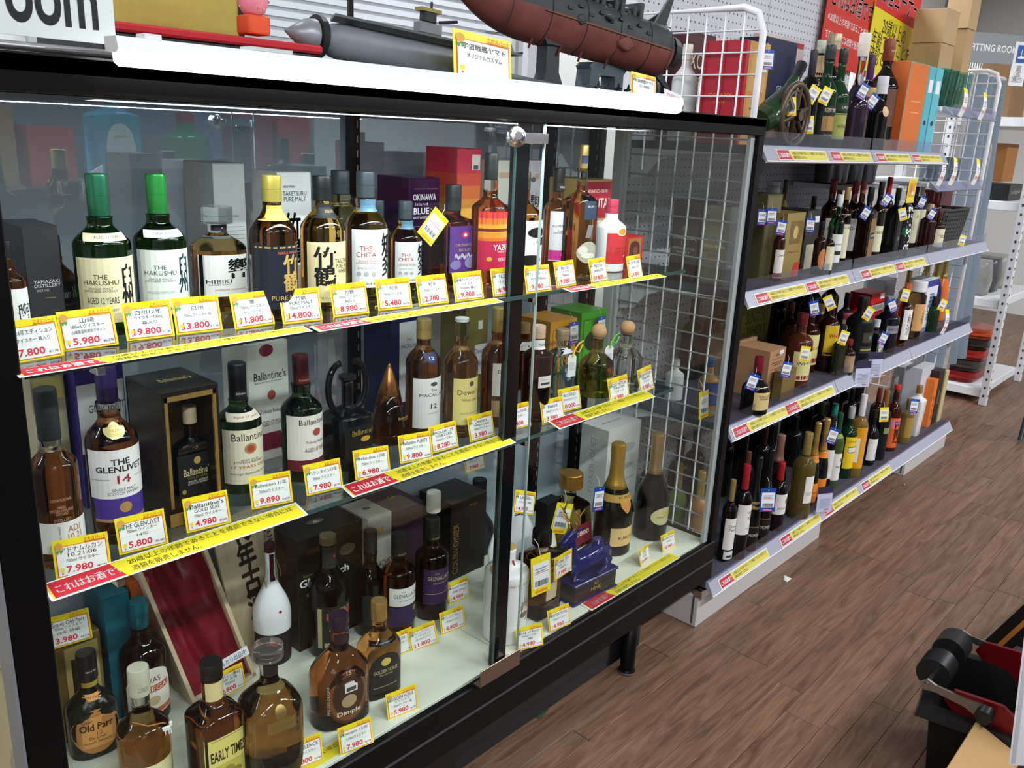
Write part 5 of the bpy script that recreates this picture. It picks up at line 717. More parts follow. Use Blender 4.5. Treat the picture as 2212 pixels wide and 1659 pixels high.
carton(2.523,1.140,1.03,0.124,0.196, .09, 'gold whisky box with a small standing figure picture', '#a8904e', fr=[('#', .1, .4, 1.2, .7, '#7a6430'), ('@', .1, .4, .5, .4, '#c8b070'), ('Old Parr', .1, -.2, 1.3, .08, '#c04a28'), ('/', .6, -.75, .9, .4, '#c83028')], m=.35, r=.3)
carton(2.693,1.160,1.03,0.100,0.196, .09, 'black whisky box with tall cream label', '#2a2926', fr=[('#', 0, -.5, 1.2, .8, LBc), ('#', .5, .7, .7, .2, '#e8e8ea')])
q((3.045,1.320,1.03,0.219,0.0237), 'dark bottle with gold-rimmed black cap behind the black box', g='#2a1c14', t=0, cap='#2a2620')
rb = [(.10, .52, 1.1, '#ece8e0', [("Dewar's", .1, .4, 1.6, .22, '#3a2a24')])]
for args, lab, kw in (
 ((2.675,1.120,1.03,0.166,0.0192), 'small dimpled dark bottle with orange oval label', dict(g='#2c160c', t=0, lb=[(.1, .5, .8, '#c8804a', [], dict(shape='@'))])),
 ((2.695,1.100,1.03,0.156,0.0178), 'small dark bottle with cream label and black cap at the shelf front', dict(g='#1c120c', t=0, lb=[(.1, .58, 1.1, LBc, [])])),
 ((3.101,1.280,1.03,0.279,0.0315), 'dark amber bottle with red script capsule, left one of the red-capsuled pair', dict(g='#3c1c0e', cap='#8a2028', lb=rb)),
 ((3.262,1.320,1.03,0.275,0.0296), 'dark amber bottle with rose-copper capsule behind the green one', dict(g='#3c1c0e', cap='#a85a4a')),
 ((2.831,1.140,1.03,0.244,0.0243), 'green bottle with white capsule and white label', dict(g='#12501e', cap='#e4e6e6', lb=[(.1, .48, 1.1, '#ecece8', [('LAPHROAIG', .1, .3, 1.6, .12, INK), ('#', .1, -.3, 1.2, .3, '#2a3a3a')])])),
 ((2.959,1.170,1.03,0.263,0.0237), 'amber bottle with gold capsule and long cream label', dict(g='#4a220e', cap='#b89a50', cm=.4, lb=[(.1, .66, 1.1, LBc, [('Four Roses', 0, .4, 1.5, .1, '#8a3a28')])])),
 ((3.204,1.240,1.03,0.276,0.0302), 'dark amber bottle with deep red capsule and white label', dict(g='#3c1a0e', cap='#9a2028', lb=rb)),
 ((3.226,1.220,1.03,0.277,0.0269), 'dark amber bottle with pink-copper capsule and white label', dict(g='#3c1a0e', cap='#b46a58', lb=rb)),
 ((3.091,1.140,1.03,0.264,0.0271), 'squared dark bottle with tan and black label', dict(g='#1c100a', t=0, gr=.06, st='s', lb=[(.1, .6, .95, '#8a6c48', [('#', 0, .1, 1.98, .3, D), ('I.W.HARPER', 0, .1, 1.4, .14, '#e8e4d8')])])),
 ((3.211,1.150,1.03,0.280,0.0263), 'dark bottle with cream label and gold-edged black capsule', dict(g='#1c120c', t=0, gr=.06, lb=[(.12, .45, 1.1, LBc, [("TEACHER'S", .1, .5, 1.6, .2, INK)])])),
 ((3.428,1.200,1.03,0.292,0.0261), 'dark bottle with bright red capsule in the middle bay', dict(g='#241410', t=0, gr=.06, st='n', cap='#a81c2a', lb=[(.2, .6, 1.1, LBc, [('AMERICAN', .1, .6, 1.6, .14, INK)])])),
 ((3.390,1.150,1.03,0.255,0.0256), 'black square bottle with dark green cap', dict(g=D, t=0, gr=.1, st='s', cap='#16301c', lb=[(.1, .6, .9, '#20221f', [('BLEND', 0, -.3, .8, .2, '#b8b8a8')])])),
 ((3.477,1.140,1.03,0.272,0.0275), 'black bottle with large white vertical letters and green band', dict(g=D, t=0, gr=.15, cap='#1a6a3a', lb=[(.05, .75, 1.0, '#141516', [('#', 0, -.15, 1.98, .28, '#12603a'), ('*~BUSKER', 0, 0, 1.0, 1.8, '#f0f0ee')])])),
 ((3.745,1.200,1.03,0.270,0.0259), 'dark bottle with black cap just right of the black lettered one', dict(g='#20140e', t=0, gr=.06, lb=[(.1, .6, 1., '#d8d0b0', [('A', 0, .6, .5, .2, INK)])])),
 ((3.879,1.220,1.03,0.284,0.0266), 'bottle with pale cream capsule and narrow label', dict(g='#2a1c10', t=0, gr=.06, st='n', cap='#d8dcc8', lb=[(.1, .55, 1., LBc, [])])),
 ((3.792,1.150,1.03,0.186,0.0325), 'round brown bottle with cream capsule near the basket', dict(g='#2a120a', t=0, gr=.05, cap='#b8a080')),
 ((4.010,1.200,1.03,0.244,0.0306), 'tall bottle with dark red capsule in the far bay', dict(g='#3a1414', t=0, gr=.06, st='n', cap='#7a1420')),
 ((3.826,1.120,1.03,0.160,0.0290), 'bottle with hanging round cream seal beside the basket', dict(g='#2a120a', t=0, gr=.06, cap='#4a1c14', lb=[(.1, .55, 1.05, LBc, [("Maker's\nMark", .1, .2, 1.2, .4, INK)])])),
): q(args, lab, **kw)
carton(4.360,1.260,1.03,0.164,0.221, .08, 'dark red tall box behind the basket', '#6a1420')
bk = empty('wicker_basket', (4.144,1.140,1.03,0.292,0.147)[:3], 'dark grey woven wicker basket at the far end of the second shelf', 'basket')
bwx, bh = (4.144,1.140,1.03,0.292,0.147)[3:]
b = MB(); WK = mt('#3c3a3a', .7, n=.3); 
for k in range(9):
    f_ = k / 8; hw_, hd_ = bwx / 2 * (.82 + .18 * f_), .10 * (.85 + .15 * f_); z_ = .01 + bh * .95 * f_
    b.tube([(-hw_, -hd_ + .1, z_), (hw_, -hd_ + .1, z_), (hw_, hd_ + .1, z_), (-hw_, hd_ + .1, z_)], .0075, WK, 6, True)
b.build('woven_side', bk)
b = MB()
for k in range(11):
    x_ = -.48 + k * .096; b.tube([(x_ * bwx * .82, .1 - .088, .005), (x_ * bwx, .1 - .104, bh * .97)], .004, WK, 5)
for k in range(6):
    y_ = -.08 + k * .03; b.tube([(-bwx * .41, .1 + y_, .005), (-bwx * .51, .1 + y_ * 1.1, bh * .97)], .004, WK, 5)
b.build('stake', bk)
pcx = link('picture_card', MB().box(-.04, .04, 0, .001, 0, .085, mt('#ecd828', .4)).mesh('picture_card'), None, (3.345,1.090,1.237), .0, label='bright yellow picture card with amber bottle drawing in the middle bay', category='card')
b = MB(); deco(b, [('#', 0, .1, 1.5, 1.2, '#e0a038'), ('@', -.2, .2, .5, .7, '#c87830'), ('@', .3, -.2, .6, .3, '#f0e8d0'), ('ハイボール', 0, .8, 1.2, .16, '#b83a20')], lambda s_, t_, o: (s_ * .04, -o, .0425 + t_ * .0425)); b.build('print', pcx)
for a in ((2.313,1.120,1.248, 'blue yellow and white tag on the olive brown whisky box', 'b', 0), (2.298,1.140,1.244, 'small red and white tag on the dark grey whisky box', 'b', 0), (2.369,1.110,1.214, 'narrow tag hanging between the olive box and the gold box', 'b', -.15), (2.579,1.120,1.211, 'red and white tag on the black whisky box corner', 'b', 0), (2.959,1.090,1.233, 'blue tag slanting across the red-capsuled bottles', 'b', -.5), (3.137,1.090,1.271, 'grey side-turned tag in the middle bay beside the red capsule', 'b', -.6), (3.272,1.090,1.220, 'yellow lozenge tag hanging before the black square bottle', 'y', .3), (3.503,1.090,1.255, 'blue and white tag on the cream-capsuled bottle', 'b', -.4), (3.651,1.090,1.204, 'grey side-turned tag near the basket', 'b', -.5), (3.993,1.060,1.088, 'yellow shelf tag clipped on the rail below the basket', 'y', -.2)):
    tag(*a[:4], k=a[4], ry=-a[5], s=.85, rz=-.75)
# ---- shelf c
carton(2.873,1.400,0.645,0.220,0.223, .07, 'olive green box with dark lettering at the back of the third shelf', '#7a7a28', fr=[('SUNTORY\nWHISKY\nROYAL', .1, .1, 1.6, 1.2, '#2a2c14')])
carton(2.595,1.280,0.645,0.116,0.152, .12, 'pale brown plain carton behind the brown lettered carton', '#b08a62', r=.6)
carton(2.522,1.140,0.645,0.110,0.157, .12, 'brown kraft whisky carton with black lettering on the third shelf', '#b08660', r=.6, fr=[('@', 0, .78, .5, .1, '#6a4a34'), ('#', 0, .62, 1.4, .015, '#2c2018'), ('SUNTORY OLD\nWHISKY', 0, .42, 1.4, .16, '#4a3424'), ('#', 0, .2, 1.4, .015, '#2c2018'), ('#', 0, .05, 1., .02, '#6a4a34'), ('#', 0, -.05, 1.2, .02, '#6a4a34'), ('#', 0, -.3, 1.4, .015, '#2c2018'), ('#', .4, .85, .5, .16, '#e4e6ea')])
carton(2.539,1.100,0.645,0.095,0.095, .03, 'flat gold labelled box at the front of the third shelf', '#8a7440', m=.3)
q((2.326,1.106,0.645,0.172,0.0411), 'round black whisky bottle with cream rounded label and red cap', g='#0e0f0e', t=0, gr=.05, st='w', sh=.42, nk=.66, nr=.30, cb=.72, cr=.34, cap='#7a1424', lb=[(.10, .50, .8, '#d8c080', [('SUNTORY\nWHISKY', .1, .1, 1.3, .4, '#3a2c14')])])
WHL = [(.12, .58, 1.1, '#e8dc90', [('WHITE HORSE', 0, .1, 1.7, .2, '#a8281c'), ('#', 0, -.7, 1.9, .3, '#8a1c24')])]
for args, lab, kw in (
 ((3.023,1.340,0.645,0.220,0.0346), 'dark bottle with dark red cap at the back beneath the notice strips', dict(g='#2a120c', t=0, gr=.06, cap='#5a1018')),
 ((2.721,1.160,0.645,0.246,0.0427), 'large amber-brown bottle with red cap and yellow label', dict(g='#3c160a', t=.3, cap='#6a141e', lb=[(.10, .50, 1.1, '#dcd492', [('WHITE', 0, .2, 1.5, .22, '#3a2014'), ('#', 0, -.8, 1.9, .25, '#8a2430')])])),
 ((2.932,1.220,0.645,0.237,0.0359), 'dark amber bottle with ribbed red cap and cream-red label', dict(g='#2c1008', t=0, gr=.05, cap='#6a141e', lb=WHL)),
 ((3.101,1.260,0.645,0.216,0.0343), 'dark amber bottle with cream capsule and long cream label', dict(g='#2c1008', t=0, gr=.05, cap='#d8b870', lb=[(.1, .66, 1.1, '#e0cf9a', [('WHITE HORSE', 0, -.1, 1.7, .15, '#a8281c'), ('@', .5, .4, .4, .2, INK)])])),
 ((2.998,1.180,0.645,0.274,0.0359), 'brown bottle with bold yellow label and red lettering', dict(g='#241008', t=0, gr=.05, cap='#1c1c1a', lb=[(.22, .62, 1.05, '#f0c82c', [('*WHITE', .1, .3, 1.5, .26, '#b02a1c'), ('#', 0, -.85, 1.9, .14, '#3a2c10')])])),
 ((3.211,1.360,0.645,0.282,0.0308), 'dark bottle with square black cap at the very back of the third shelf', dict(g='#1c1a18', t=0, gr=.1, cap='#0e0f10')),
 ((2.972,1.120,0.645,0.183,0.0259), 'dark green flat flask leaning forward on the third shelf', dict(g='#20281c', t=0, gr=.15, st='j')),
 ((3.398,1.280,0.645,0.225,0.0311), 'dark bottle with red neck band and beige label in the middle bay', dict(g='#1c1c20', t=0, gr=.1, cap='#1c1c1c', lb=[(.55, .66, 1., '#8a2430', []), (.42, .54, 1., '#b08a68', [])])),
 ((3.009,1.100,0.645,0.128,0.0229), 'small bottle with red top and picture label at the shelf front', dict(g='#2a1410', t=0, cap='#8a1c28', lb=[(.08, .55, 1.2, '#a8906a', [])])),
 ((3.188,1.140,0.645,0.255,0.0496), 'matte black wide bottle with small coloured label', dict(g='#101213', t=0, gr=.45, sh=.62, nk=.80, cap='#1a1814', lb=[(.36, .50, .5, '#4a4030', [('@', .3, 0, .6, .8, '#2a8a9a')]), (.2, .3, .6, '#2c3a3a', [('#', 0, 0, 1.8, .4, '#b8a838')])])),
 ((3.305,1.120,0.645,0.157,0.0308), 'clear gin bottle with grey label and coin-shaped mark', dict(g='#c9ced0', st='s', cap='#d0d4d6', lb=[(.05, .45, .95, '#c8c6b8', [('BAY', -.4, .5, .8, .2, INK), ('@', .4, .1, .8, .6, '#6a6a60')])])),
 ((3.501,1.150,0.645,0.220,0.0457), 'black bottle with small silver plate label', dict(g='#12101a', t=0, gr=.05, cap='#8a8c90', lb=[(.36, .50, .8, '#8a8c92', [('MIDORI', 0, 0, 1.5, .6, INK)])])),
 ((3.829,1.220,0.645,0.164,0.0365), 'dark violet bottle with purple labels in the far middle', dict(g='#1c1020', t=0, gr=.06, cap='#7a7c84', lb=[(.2, .5, .9, '#3a2440', [('ABSOLUT', 0, .3, 1.3, .2, '#c8c0d0')])])),
 ((3.653,1.140,0.645,0.259,0.0329), 'orange plum wine bottle with tall white label', dict(g='#b8561c', cap='#d85a28', lb=[(.12, .6, .8, '#ecebe6', [('梅\n酒', .1, 0, .8, 1.4, INK)])])),
 ((3.853,1.160,0.645,0.248,0.0396), 'jar-shaped amber bottle with broad white lid', dict(g='#a8702c', sh=.74, nk=.80, nr=.7, cb=.82, cr=.85, cap='#e4e6e8', lb=[(.15, .62, .9, '#d8a468', [('~あま', .2, 0, .5, 1., '#4a3020')])])),
 ((4.197,1.240,0.645,0.243,0.0310), 'slender pale amber bottle with gold cap behind the lidded jar', dict(g='#c89a58', st='n', cap='#b89a50', cm=.5)),
 ((3.962,1.240,0.645,0.269,0.0299), 'slender bottle with dull gold cap behind the plum wine', dict(g='#8a6a38', st='n', cap='#9a8448', cm=.5)),
 ((4.078,1.150,0.645,0.158,0.0297), 'dark green sparkling bottle beside the wave-pattern box', dict(g='#16301a', t=0, gr=.08, st='n')),
 ((4.280,1.220,0.645,0.342,0.0371), 'violet-bodied sparkling bottle with gold foil in the far bay', dict(g='#241a4a', t=0, gr=.08, st='c', foil=1, cap='#a89450', cm=.5)),
 ((4.391,1.220,0.645,0.339,0.0357), 'bright orange sparkling bottle with gold foil in the far bay', dict(g='#e0702c', t=0, gr=.1, st='c', foil=1, cap='#b8a058', cm=.5)),
 ((4.598,1.360,0.645,0.303,0.0317), 'dark bottle with long gold foil at the far back of the third shelf', dict(g='#20180e', t=0, st='c', foil=1, cap='#6a5a30', cm=.5)),
): q(args, lab, **kw)
carton(3.682,1.260,0.645,0.157,0.199, .09, 'bright red whisky box with white band in the middle bay', '#c81c24', fr=[('#', .6, .82, .6, .24, '#e8e8ea'), ('#', 0, .35, 1.98, .3, '#b8b0a4'), ('#', 0, .35, 1.6, .18, '#8a8a8a'), ('#', 0, .54, 1.98, .03, INK), ('#', 0, .16, 1.98, .03, INK)])
carton(4.112,1.360,0.645,0.137,0.201, .1, 'silver grey tall box at the back of the third shelf', '#a8aab4', fr=[('~IWAI', -.5, -.2, .4, .6, INK)])
carton(3.671,1.300,0.645,0.082,0.196, .05, 'narrow beige box left of the bright red box', '#8a7a5a')
carton(4.054,1.160,0.645,0.151,0.237, .08, 'white and blue box with a wave pattern in the far bay', '#e0e4ec', fr=[('#', 0, .85, 1.98, .25, '#2a3a8a'), ('@', .3, .1, 1.0, .7, '#6a8ac0'), ('@', .4, .15, .6, .4, '#e0e4ec'), ('五\n代\n酒', -.1, -.05, .7, 1.0, INK), ('#', 0, -.9, 1.98, .18, '#7a80b0')])
for a in ((2.614,1.090,0.955, 'blue and white tag on the ribbed red cap bottle', 'b', .25), (2.714,1.090,0.959, 'yellow and white tag tilted beside the cream capsule', 'y', .5), (2.539,1.060,0.825, 'long yellow tag over the large amber-brown bottle', 'y', -.1), (2.847,1.060,0.831, 'yellow and blue tag over the dark green flask', 'y', -.3), (3.082,1.070,0.881, 'yellow-edged tag swinging right of the matte black bottle', 'y', -.5), (3.259,1.070,0.890, 'blue framed grey tag leaning on the black bottle', 'b', .45), (3.244,1.060,0.771, 'blue and white tag below the black bottle with silver plate', 'b', -.4), (2.215,1.060,0.793, 'blue and white tag on the round black whisky bottle', 'b', -.3), (2.424,1.060,0.794, 'blue tag between brown carton and the large bottle', 'b', -.15), (3.424,1.070,0.913, 'small yellow tag on the plum wine neck', 'y', -.2), (3.903,1.060,0.820, 'yellow tag above the shelf card on the far rail', 'y', -.4)):
    tag(*a[:4], k=a[4], ry=-a[5], s=.92, rz=-.75)
for args, L in (((3.051,1.050,0.595), 'clear acrylic card holder on the third rail, left of two'), ((3.164,1.050,0.610), 'clear acrylic card holder on the third rail, right of two'), ((2.878,1.050,0.160), 'clear acrylic card holder clipped on the lowest rail')):
    h_ = empty('card_holder', args, L, 'card holder', rot=(-.06, 0, -.5)); h_.scale = (1.2,) * 3
    MB().box(-.03, .03, -.001, .001, 0, .085, ACRY).build('acrylic_sleeve', h_)
    MB().box(-.027, .027, .0015, .002, .003, .06, mt('#e2e4ee', .4)).box(-.027, .027, .0012, .002, .0605, .082, mt('#23264a', .4)).build('card_insert', h_)
    b = MB(); deco(b, [('#', 0, k * .16, 1.4, .04, '#8a90a8') for k in range(-3, 4)] + [('980', .3, -.7, .6, .2, '#c8606a')], lambda s_, t_, o: (s_ * .027, .0015 - o, .03 + t_ * .028)); b.build('lettering', h_)
# ---- shelf d
W = '#e8e6e2'
wine = lambda L, c='#c8c4bc', z0=.14, z1=.5: [(z0, z1, 1.15, W, L)]
for args, lab, kw in (
 ((2.305,1.129,0.15,0.273,0.0226), 'dark wine bottle half hidden behind the case corner post', dict(st='n', g='#120c10', t=0, gr=.05, cap='#8a7a40', lb=[(.16, .55, 1.15, W, [('Dona\nPaula', .1, .4, 1.2, .4, '#4a4a50')]), (.04, .14, .9, W, [('#', 0, -.3, 1., .6, '#44444a')])])),
 ((2.353,1.113,0.15,0.316,0.0284), 'red-capped dark wine bottle with white label and red lettering', dict(st='n', g='#120a0e', t=0, gr=.05, cap='#a81c26', lb=[(.28, .60, 1.15, W, [('Casillero\ndel\nDiablo', .4, .3, .9, .6, '#8a2430'), ('CABERNET', .3, -.6, .8, .08, '#8a8a8a')])])),
 ((2.433,1.113,0.15,0.323,0.0260), 'black sparkling wine bottle with gold collar, nearer of two alike', dict(st='c', g='#0c0e12', t=0, gr=.1, foil=1, cap='#111318', cb=.5, lb=[(.08, .28, 1.1, '#15110e', [('MOMENT', 0, 0, 1.6, .35, '#d0c8b8'), ('#', 0, .9, 2, .1, '#7a5a34')]), (.46, .54, 1.2, '#a8924a', [('@', .1, 0, 1., .8, '#15181c'), ('#', .1, -.4, .9, .25, '#2a8ac0')])])),
 ((2.517,1.114,0.15,0.327,0.0250), 'black sparkling wine bottle with gold collar, farther of two alike', dict(st='c', g='#0c0e12', t=0, gr=.1, foil=1, cap='#111318', cb=.5, lb=[(.08, .28, 1.1, '#15110e', [('MOMENT', 0, 0, 1.6, .35, '#d0c8b8'), ('#', 0, .9, 2, .1, '#7a5a34')]), (.46, .54, 1.2, '#a8924a', [('@', .1, 0, 1., .8, '#15181c'), ('#', .1, -.4, .9, .25, '#2a8ac0')])])),
 ((2.642,1.127,0.15,0.244,0.0303), 'smaller red-capped wine bottle with white label and deer mark', dict(st='n', g='#160a12', t=0, gr=.05, cap='#a81c26', lb=[(.26, .56, 1.15, W, [('MONTES', .1, -.4, 1.2, .2, INK), ('@', .4, .3, .4, .5, '#9a7a5a')])])),
 ((2.870,1.240,0.15,0.259,0.0360), 'rose gold foiled sparkling bottle behind the smaller red-capped one', dict(st='c', g='#1a1214', t=0, gr=.08, foil=1, cap='#a8786a', cm=.4, lb=[(.2, .33, .9, W, [])])),
 ((2.748,1.300,0.15,0.205,0.0276), 'dark wine bottle with copper capsule in the shadowed back row', dict(st='n', g='#100c10', t=0, cap='#6a3a2a')),
 ((2.806,1.116,0.15,0.315,0.0390), 'olive golden wine bottle with white-topped gold capsule', dict(st='n', g='#6a5420', t=.6, sh=.6, cap='#a8925a', cm=.4, lb=[(.2, .52, .5, W, [('#', 0, -.3, 1.2, .3, '#c8c8c8')])])),
 ((2.914,1.130,0.15,0.325,0.0271), 'dark champagne bottle with orange label and gold foil, left of two', dict(st='c', g='#101612', t=0, gr=.05, foil=1, cap='#c09a48', cm=.5, lb=[(.07, .30, 1.15, '#e8862a', [('VEUVE', .1, 0, 1., .2, '#8a4a1a')]), (.54, .62, 1.2, '#ec8a30', [])])),
 ((2.989,1.129,0.15,0.324,0.0275), 'dark champagne bottle with orange label and gold foil, right of two', dict(st='c', g='#101612', t=0, gr=.05, foil=1, cap='#c09a48', cm=.5, lb=[(.07, .30, 1.15, '#e8862a', [('VEUVE', .1, 0, 1., .2, '#8a4a1a')]), (.54, .62, 1.2, '#ec8a30', [])])),
 ((3.142,1.167,0.15,0.292,0.0286), 'dark red wine bottle with tall white label and dark violet capsule', dict(st='n', g='#120c12', t=0, gr=.05, cap='#241a26', lb=[(.15, .55, 1.0, W, [])])),
 ((3.161,1.147,0.15,0.304,0.0268), 'green wine bottle with white label and green screw cap', dict(st='n', g='#3a5a1c', t=.5, cap='#1c4a34', lb=[(.12, .48, 1.1, W, [('MERLOT', .1, 0, 1., .16, INK), ('@', .3, .5, .4, .3, '#8a5a4a')]), (.68, .73, 1., '#8a9a3a', [])])),
 ((3.452,1.280,0.15,0.247,0.0329), 'green bottle with teal screw cap in the back row of the lowest shelf', dict(st='n', g='#123018', t=0, gr=.06, cap='#1c8a78')),
 ((3.309,1.160,0.15,0.294,0.0328), 'dark green bottle with bright yellow shield label and silver capsule', dict(g='#12301a', t=0, gr=.05, sh=.62, nk=.76, cap='#c8ccd0', cm=.4, lb=[(.15, .60, 1., '#f0cc20', [('CUTTY SARK', 0, .7, 1.6, .14, INK), ('#', 0, .2, 1.2, .4, '#3a3a2a'), ('#', 0, .2, 1.1, .3, '#e8e4d0')])])),
 ((3.350,1.136,0.15,0.342,0.0328), 'golden liqueur bottle with amber label and tall white capsule', dict(st='n', g='#c08a2c', t=.7, cap='#e4dce0', lb=[(.12, .62, 1.1, '#e09c1c', [('#', .75, 0, .35, 1.9, '#f0ece4'), ('#', -.7, -.1, .5, 1.2, '#f0ece4')])])),
 ((3.569,1.220,0.15,0.242,0.0366), 'black bottle with grey-brown printed body right of the golden liqueur', dict(g='#1c181c', t=0, gr=.1)),
 ((3.531,1.144,0.15,0.238,0.0285), 'small black sake bottle with white brush-lettered label', dict(g='#141416', t=0, gr=.06, st='w', sh=.55, nk=.75, lb=[(.1, .5, 1.1, W, [('ん', .4, -.4, .6, .5, INK)])])),
 ((3.627,1.141,0.15,0.307,0.0326), 'dark bottle with copper capsule and small green label', dict(st='n', g='#141820', t=0, gr=.05, cap='#a06838', cm=.3, lb=[(.4, .48, .5, '#7a9a5a', [])])),
 ((3.785,1.151,0.15,0.297,0.0335), 'brown shochu bottle with pink orange label and red cap', dict(st='n', g='#3a1a10', t=0, gr=.05, cb=.93, cr=.42, cap='#c83a24', lb=[(.06, .52, 1.15, '#e8622c', [('#', 0, .6, 1.98, .6, '#d880a0'), ('*茜\n霧\n島', .0, .05, .7, 1.5, '#241418')])])),
 ((4.149,1.280,0.15,0.242,0.0385), 'clear bottle with grey cap in the back row behind the red-capped shochu', dict(st='n', g='#4a5a58', t=.4, cap='#8a8a80')),
 ((3.841,1.240,0.15,0.251,0.0288), 'brown bottle with dull red cap just left of the red-capped shochu', dict(st='n', g='#2a140e', t=0, cap='#6a2a20')),
 ((3.938,1.137,0.15,0.207,0.0304), 'small olive brown bottle with gold stopper', dict(g='#8a7030', t=.5, sh=.66, nk=.76, cap='#a88848', cm=.6, lb=[(.15, .6, .9, '#a8843c', [])])),
 ((4.083,1.146,0.15,0.240,0.0350), 'white ceramic bottle with gold cap and hanging blue tag', dict(g='#e4e4e0', t=0, gr=.2, st='s', sh=.70, nk=.80, nr=.4, cb=.84, cr=.4, bt=.8, cap='#b8924a', cm=.6)),
): q(args, lab, **kw)
for k, (u, v, c) in enumerate(((1650, 935, '#101014'), (1672, 930, '#16202a'), (1700, 920, '#12141a'), (1745, 900, '#101010'), (1765, 880, '#2a3a1c'), (1790, 868, '#1a1a1e'))): pass
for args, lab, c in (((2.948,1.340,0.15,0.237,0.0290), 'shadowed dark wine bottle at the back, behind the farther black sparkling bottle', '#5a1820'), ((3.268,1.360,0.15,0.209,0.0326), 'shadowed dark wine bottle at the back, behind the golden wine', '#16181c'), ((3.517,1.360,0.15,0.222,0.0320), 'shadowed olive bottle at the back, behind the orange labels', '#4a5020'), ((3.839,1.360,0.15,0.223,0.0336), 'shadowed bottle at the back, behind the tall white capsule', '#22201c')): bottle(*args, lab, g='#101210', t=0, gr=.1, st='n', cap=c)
carton(4.252,1.170,0.15,0.172,0.296, .075, 'tall white box with black brush lettering at the end of the lowest shelf', '#cfd0d8', fr=[('富\n士', .5, .3, .6, .8, INK)])
carton(4.470,1.320,0.15,0.142,0.230, .05, 'tall grey box behind the white ceramic bottle', '#b8bac4')
carton(4.277,1.130,0.15,0.054,0.236, .09, 'narrow orange box beside the tall white box', '#e8782c', fr=[('~おすすめ', 0, -.2, .6, 1.0, INK)])
carton(4.340,1.130,0.15,0.083,0.270, .13, 'dark brown tall box at the end of the lowest shelf', '#2c2420', fr=[('~CONO', 0, 0, .5, .5, '#b8a890')])
carton(4.412,1.125,0.15,0.050,0.256, .09, 'cream box at the far right end of the lowest shelf', '#c8bc88')
for a in ((2.434,1.070,0.376, 'blue and white tag on the smaller red-capped wine bottle', 'b', 0, 2.0), (3.854,1.090,0.383, 'blue and white tag on the white ceramic bottle', 'b', -.1, 1.6), (3.402,1.070,0.444, 'yellow tag before the pink orange shochu label', 'y', .05, 1.5), (2.918,1.070,0.467, 'blue edged tag twisted before the green wine bottle', 'b', -.3, 1.5)):
    tag(*a[:4], k=a[4], ry=-a[5], s=a[6] * .75, rz=-.7)

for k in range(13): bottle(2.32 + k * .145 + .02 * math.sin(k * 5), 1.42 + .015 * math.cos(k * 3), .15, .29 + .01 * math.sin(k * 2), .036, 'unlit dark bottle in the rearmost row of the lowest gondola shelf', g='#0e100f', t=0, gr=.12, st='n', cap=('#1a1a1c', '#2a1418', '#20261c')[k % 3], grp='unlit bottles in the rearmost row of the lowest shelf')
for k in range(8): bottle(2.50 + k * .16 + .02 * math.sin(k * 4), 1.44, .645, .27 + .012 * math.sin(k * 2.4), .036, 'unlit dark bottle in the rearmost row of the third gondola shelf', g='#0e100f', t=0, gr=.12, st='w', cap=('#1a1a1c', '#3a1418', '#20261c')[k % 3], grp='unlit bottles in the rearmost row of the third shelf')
# ------------------------------------------------------------------ third bay upper shelves with tumblers and pans
for z in (1.59, 1.30):
    s_ = MB().box(3.70, 4.36, 1.15, 1.49, z - .018, z, WHITE, .002).build('shelf_board', gon)
    MB().prism([(1.15, z), (1.145, z + .002), (1.11, z - .03), (1.115, z - .034), (1.15, z - .018)], 'x', 3.72, 4.35, RAIL).box(3.72, 4.35, 1.108, 1.109, z - .03, z + .01, TINTG).build('price_rail', s_)
def tumbler(x, y, z, h, r, label, c, grp=None):
    G = pane_mat('tumbler_glass', c, 1.6) if c not in _PG else _PG[c]; _PG[c] = G
    o = MB().loft([(0, r * .7, r * .7, 2), (h * .05, r * .74, r * .74, 2), (h, r, r, 2)], 10, lambda i: G, cap=False).loft([(.001, r * .68, r * .68, 2), (h * .08, r * .7, r * .7, 2)], 10, lambda i: G).build('tumbler', None, (x, y, z), 0, label=label, category='glass', group=grp); return o
_PG = {}
for k in range(4): tumbler(3.86 + k * .095, 1.22, 1.59, .15, .042, 'teal faceted tumbler on the upper far shelf, ' + ('nearest', 'second', 'third', 'farthest')[k] + ' of the front row', '#6fd0c8' if k < 2 else '#b8dcd8', 'tumblers on the upper far shelf')
for k in range(4): tumbler(3.88 + k * .1, 1.34, 1.59, .15, .042, 'clear faceted tumbler on the upper far shelf, ' + ('nearest', 'second', 'third', 'farthest')[k] + ' of the back row', '#c8dcdc', 'tumblers on the upper far shelf')
for k in range(5): tumbler(3.88 + k * .09, 1.22, 1.30, .10, .035, 'clear small glass on the lower far shelf, ' + ('nearest', 'second', 'middle', 'fourth', 'farthest')[k] + ' of five', '#ccd4dc', 'small glasses on the lower far shelf')
pan_sh = MB().box(3.2, 3.70, 1.26, 1.48, 1.27, 1.288, WHITE, .002).build('shelf_board', gon)
for k, x in enumerate((3.28, 3.42, 3.56)):
    p = empty('saucepan', (x, 1.37, 1.288), ('dark steel pot under the top shelf, nearest of three', 'dark steel pot under the top shelf, middle of three', 'dark steel pot under the top shelf, farthest of three')[k], 'pot', group='steel pots under the top shelf')
    MB().loft([(0, .05, .05, 2), (.004, .06, .06, 2), (.07, .062, .062, 2), (.073, .065, .065, 2)], 20, lambda i: mt('#5a5c60', .25, .9)).build('pot_body', p)
    MB().loft([(.073, .063, .063, 2), (.08, .05, .05, 2), (.084, .01, .01, 2), (.092, .008, .008, 2), (.098, .012, .012, 2)], 20, lambda i: mt('#6a6c70', .2, .9)).build('lid', p)
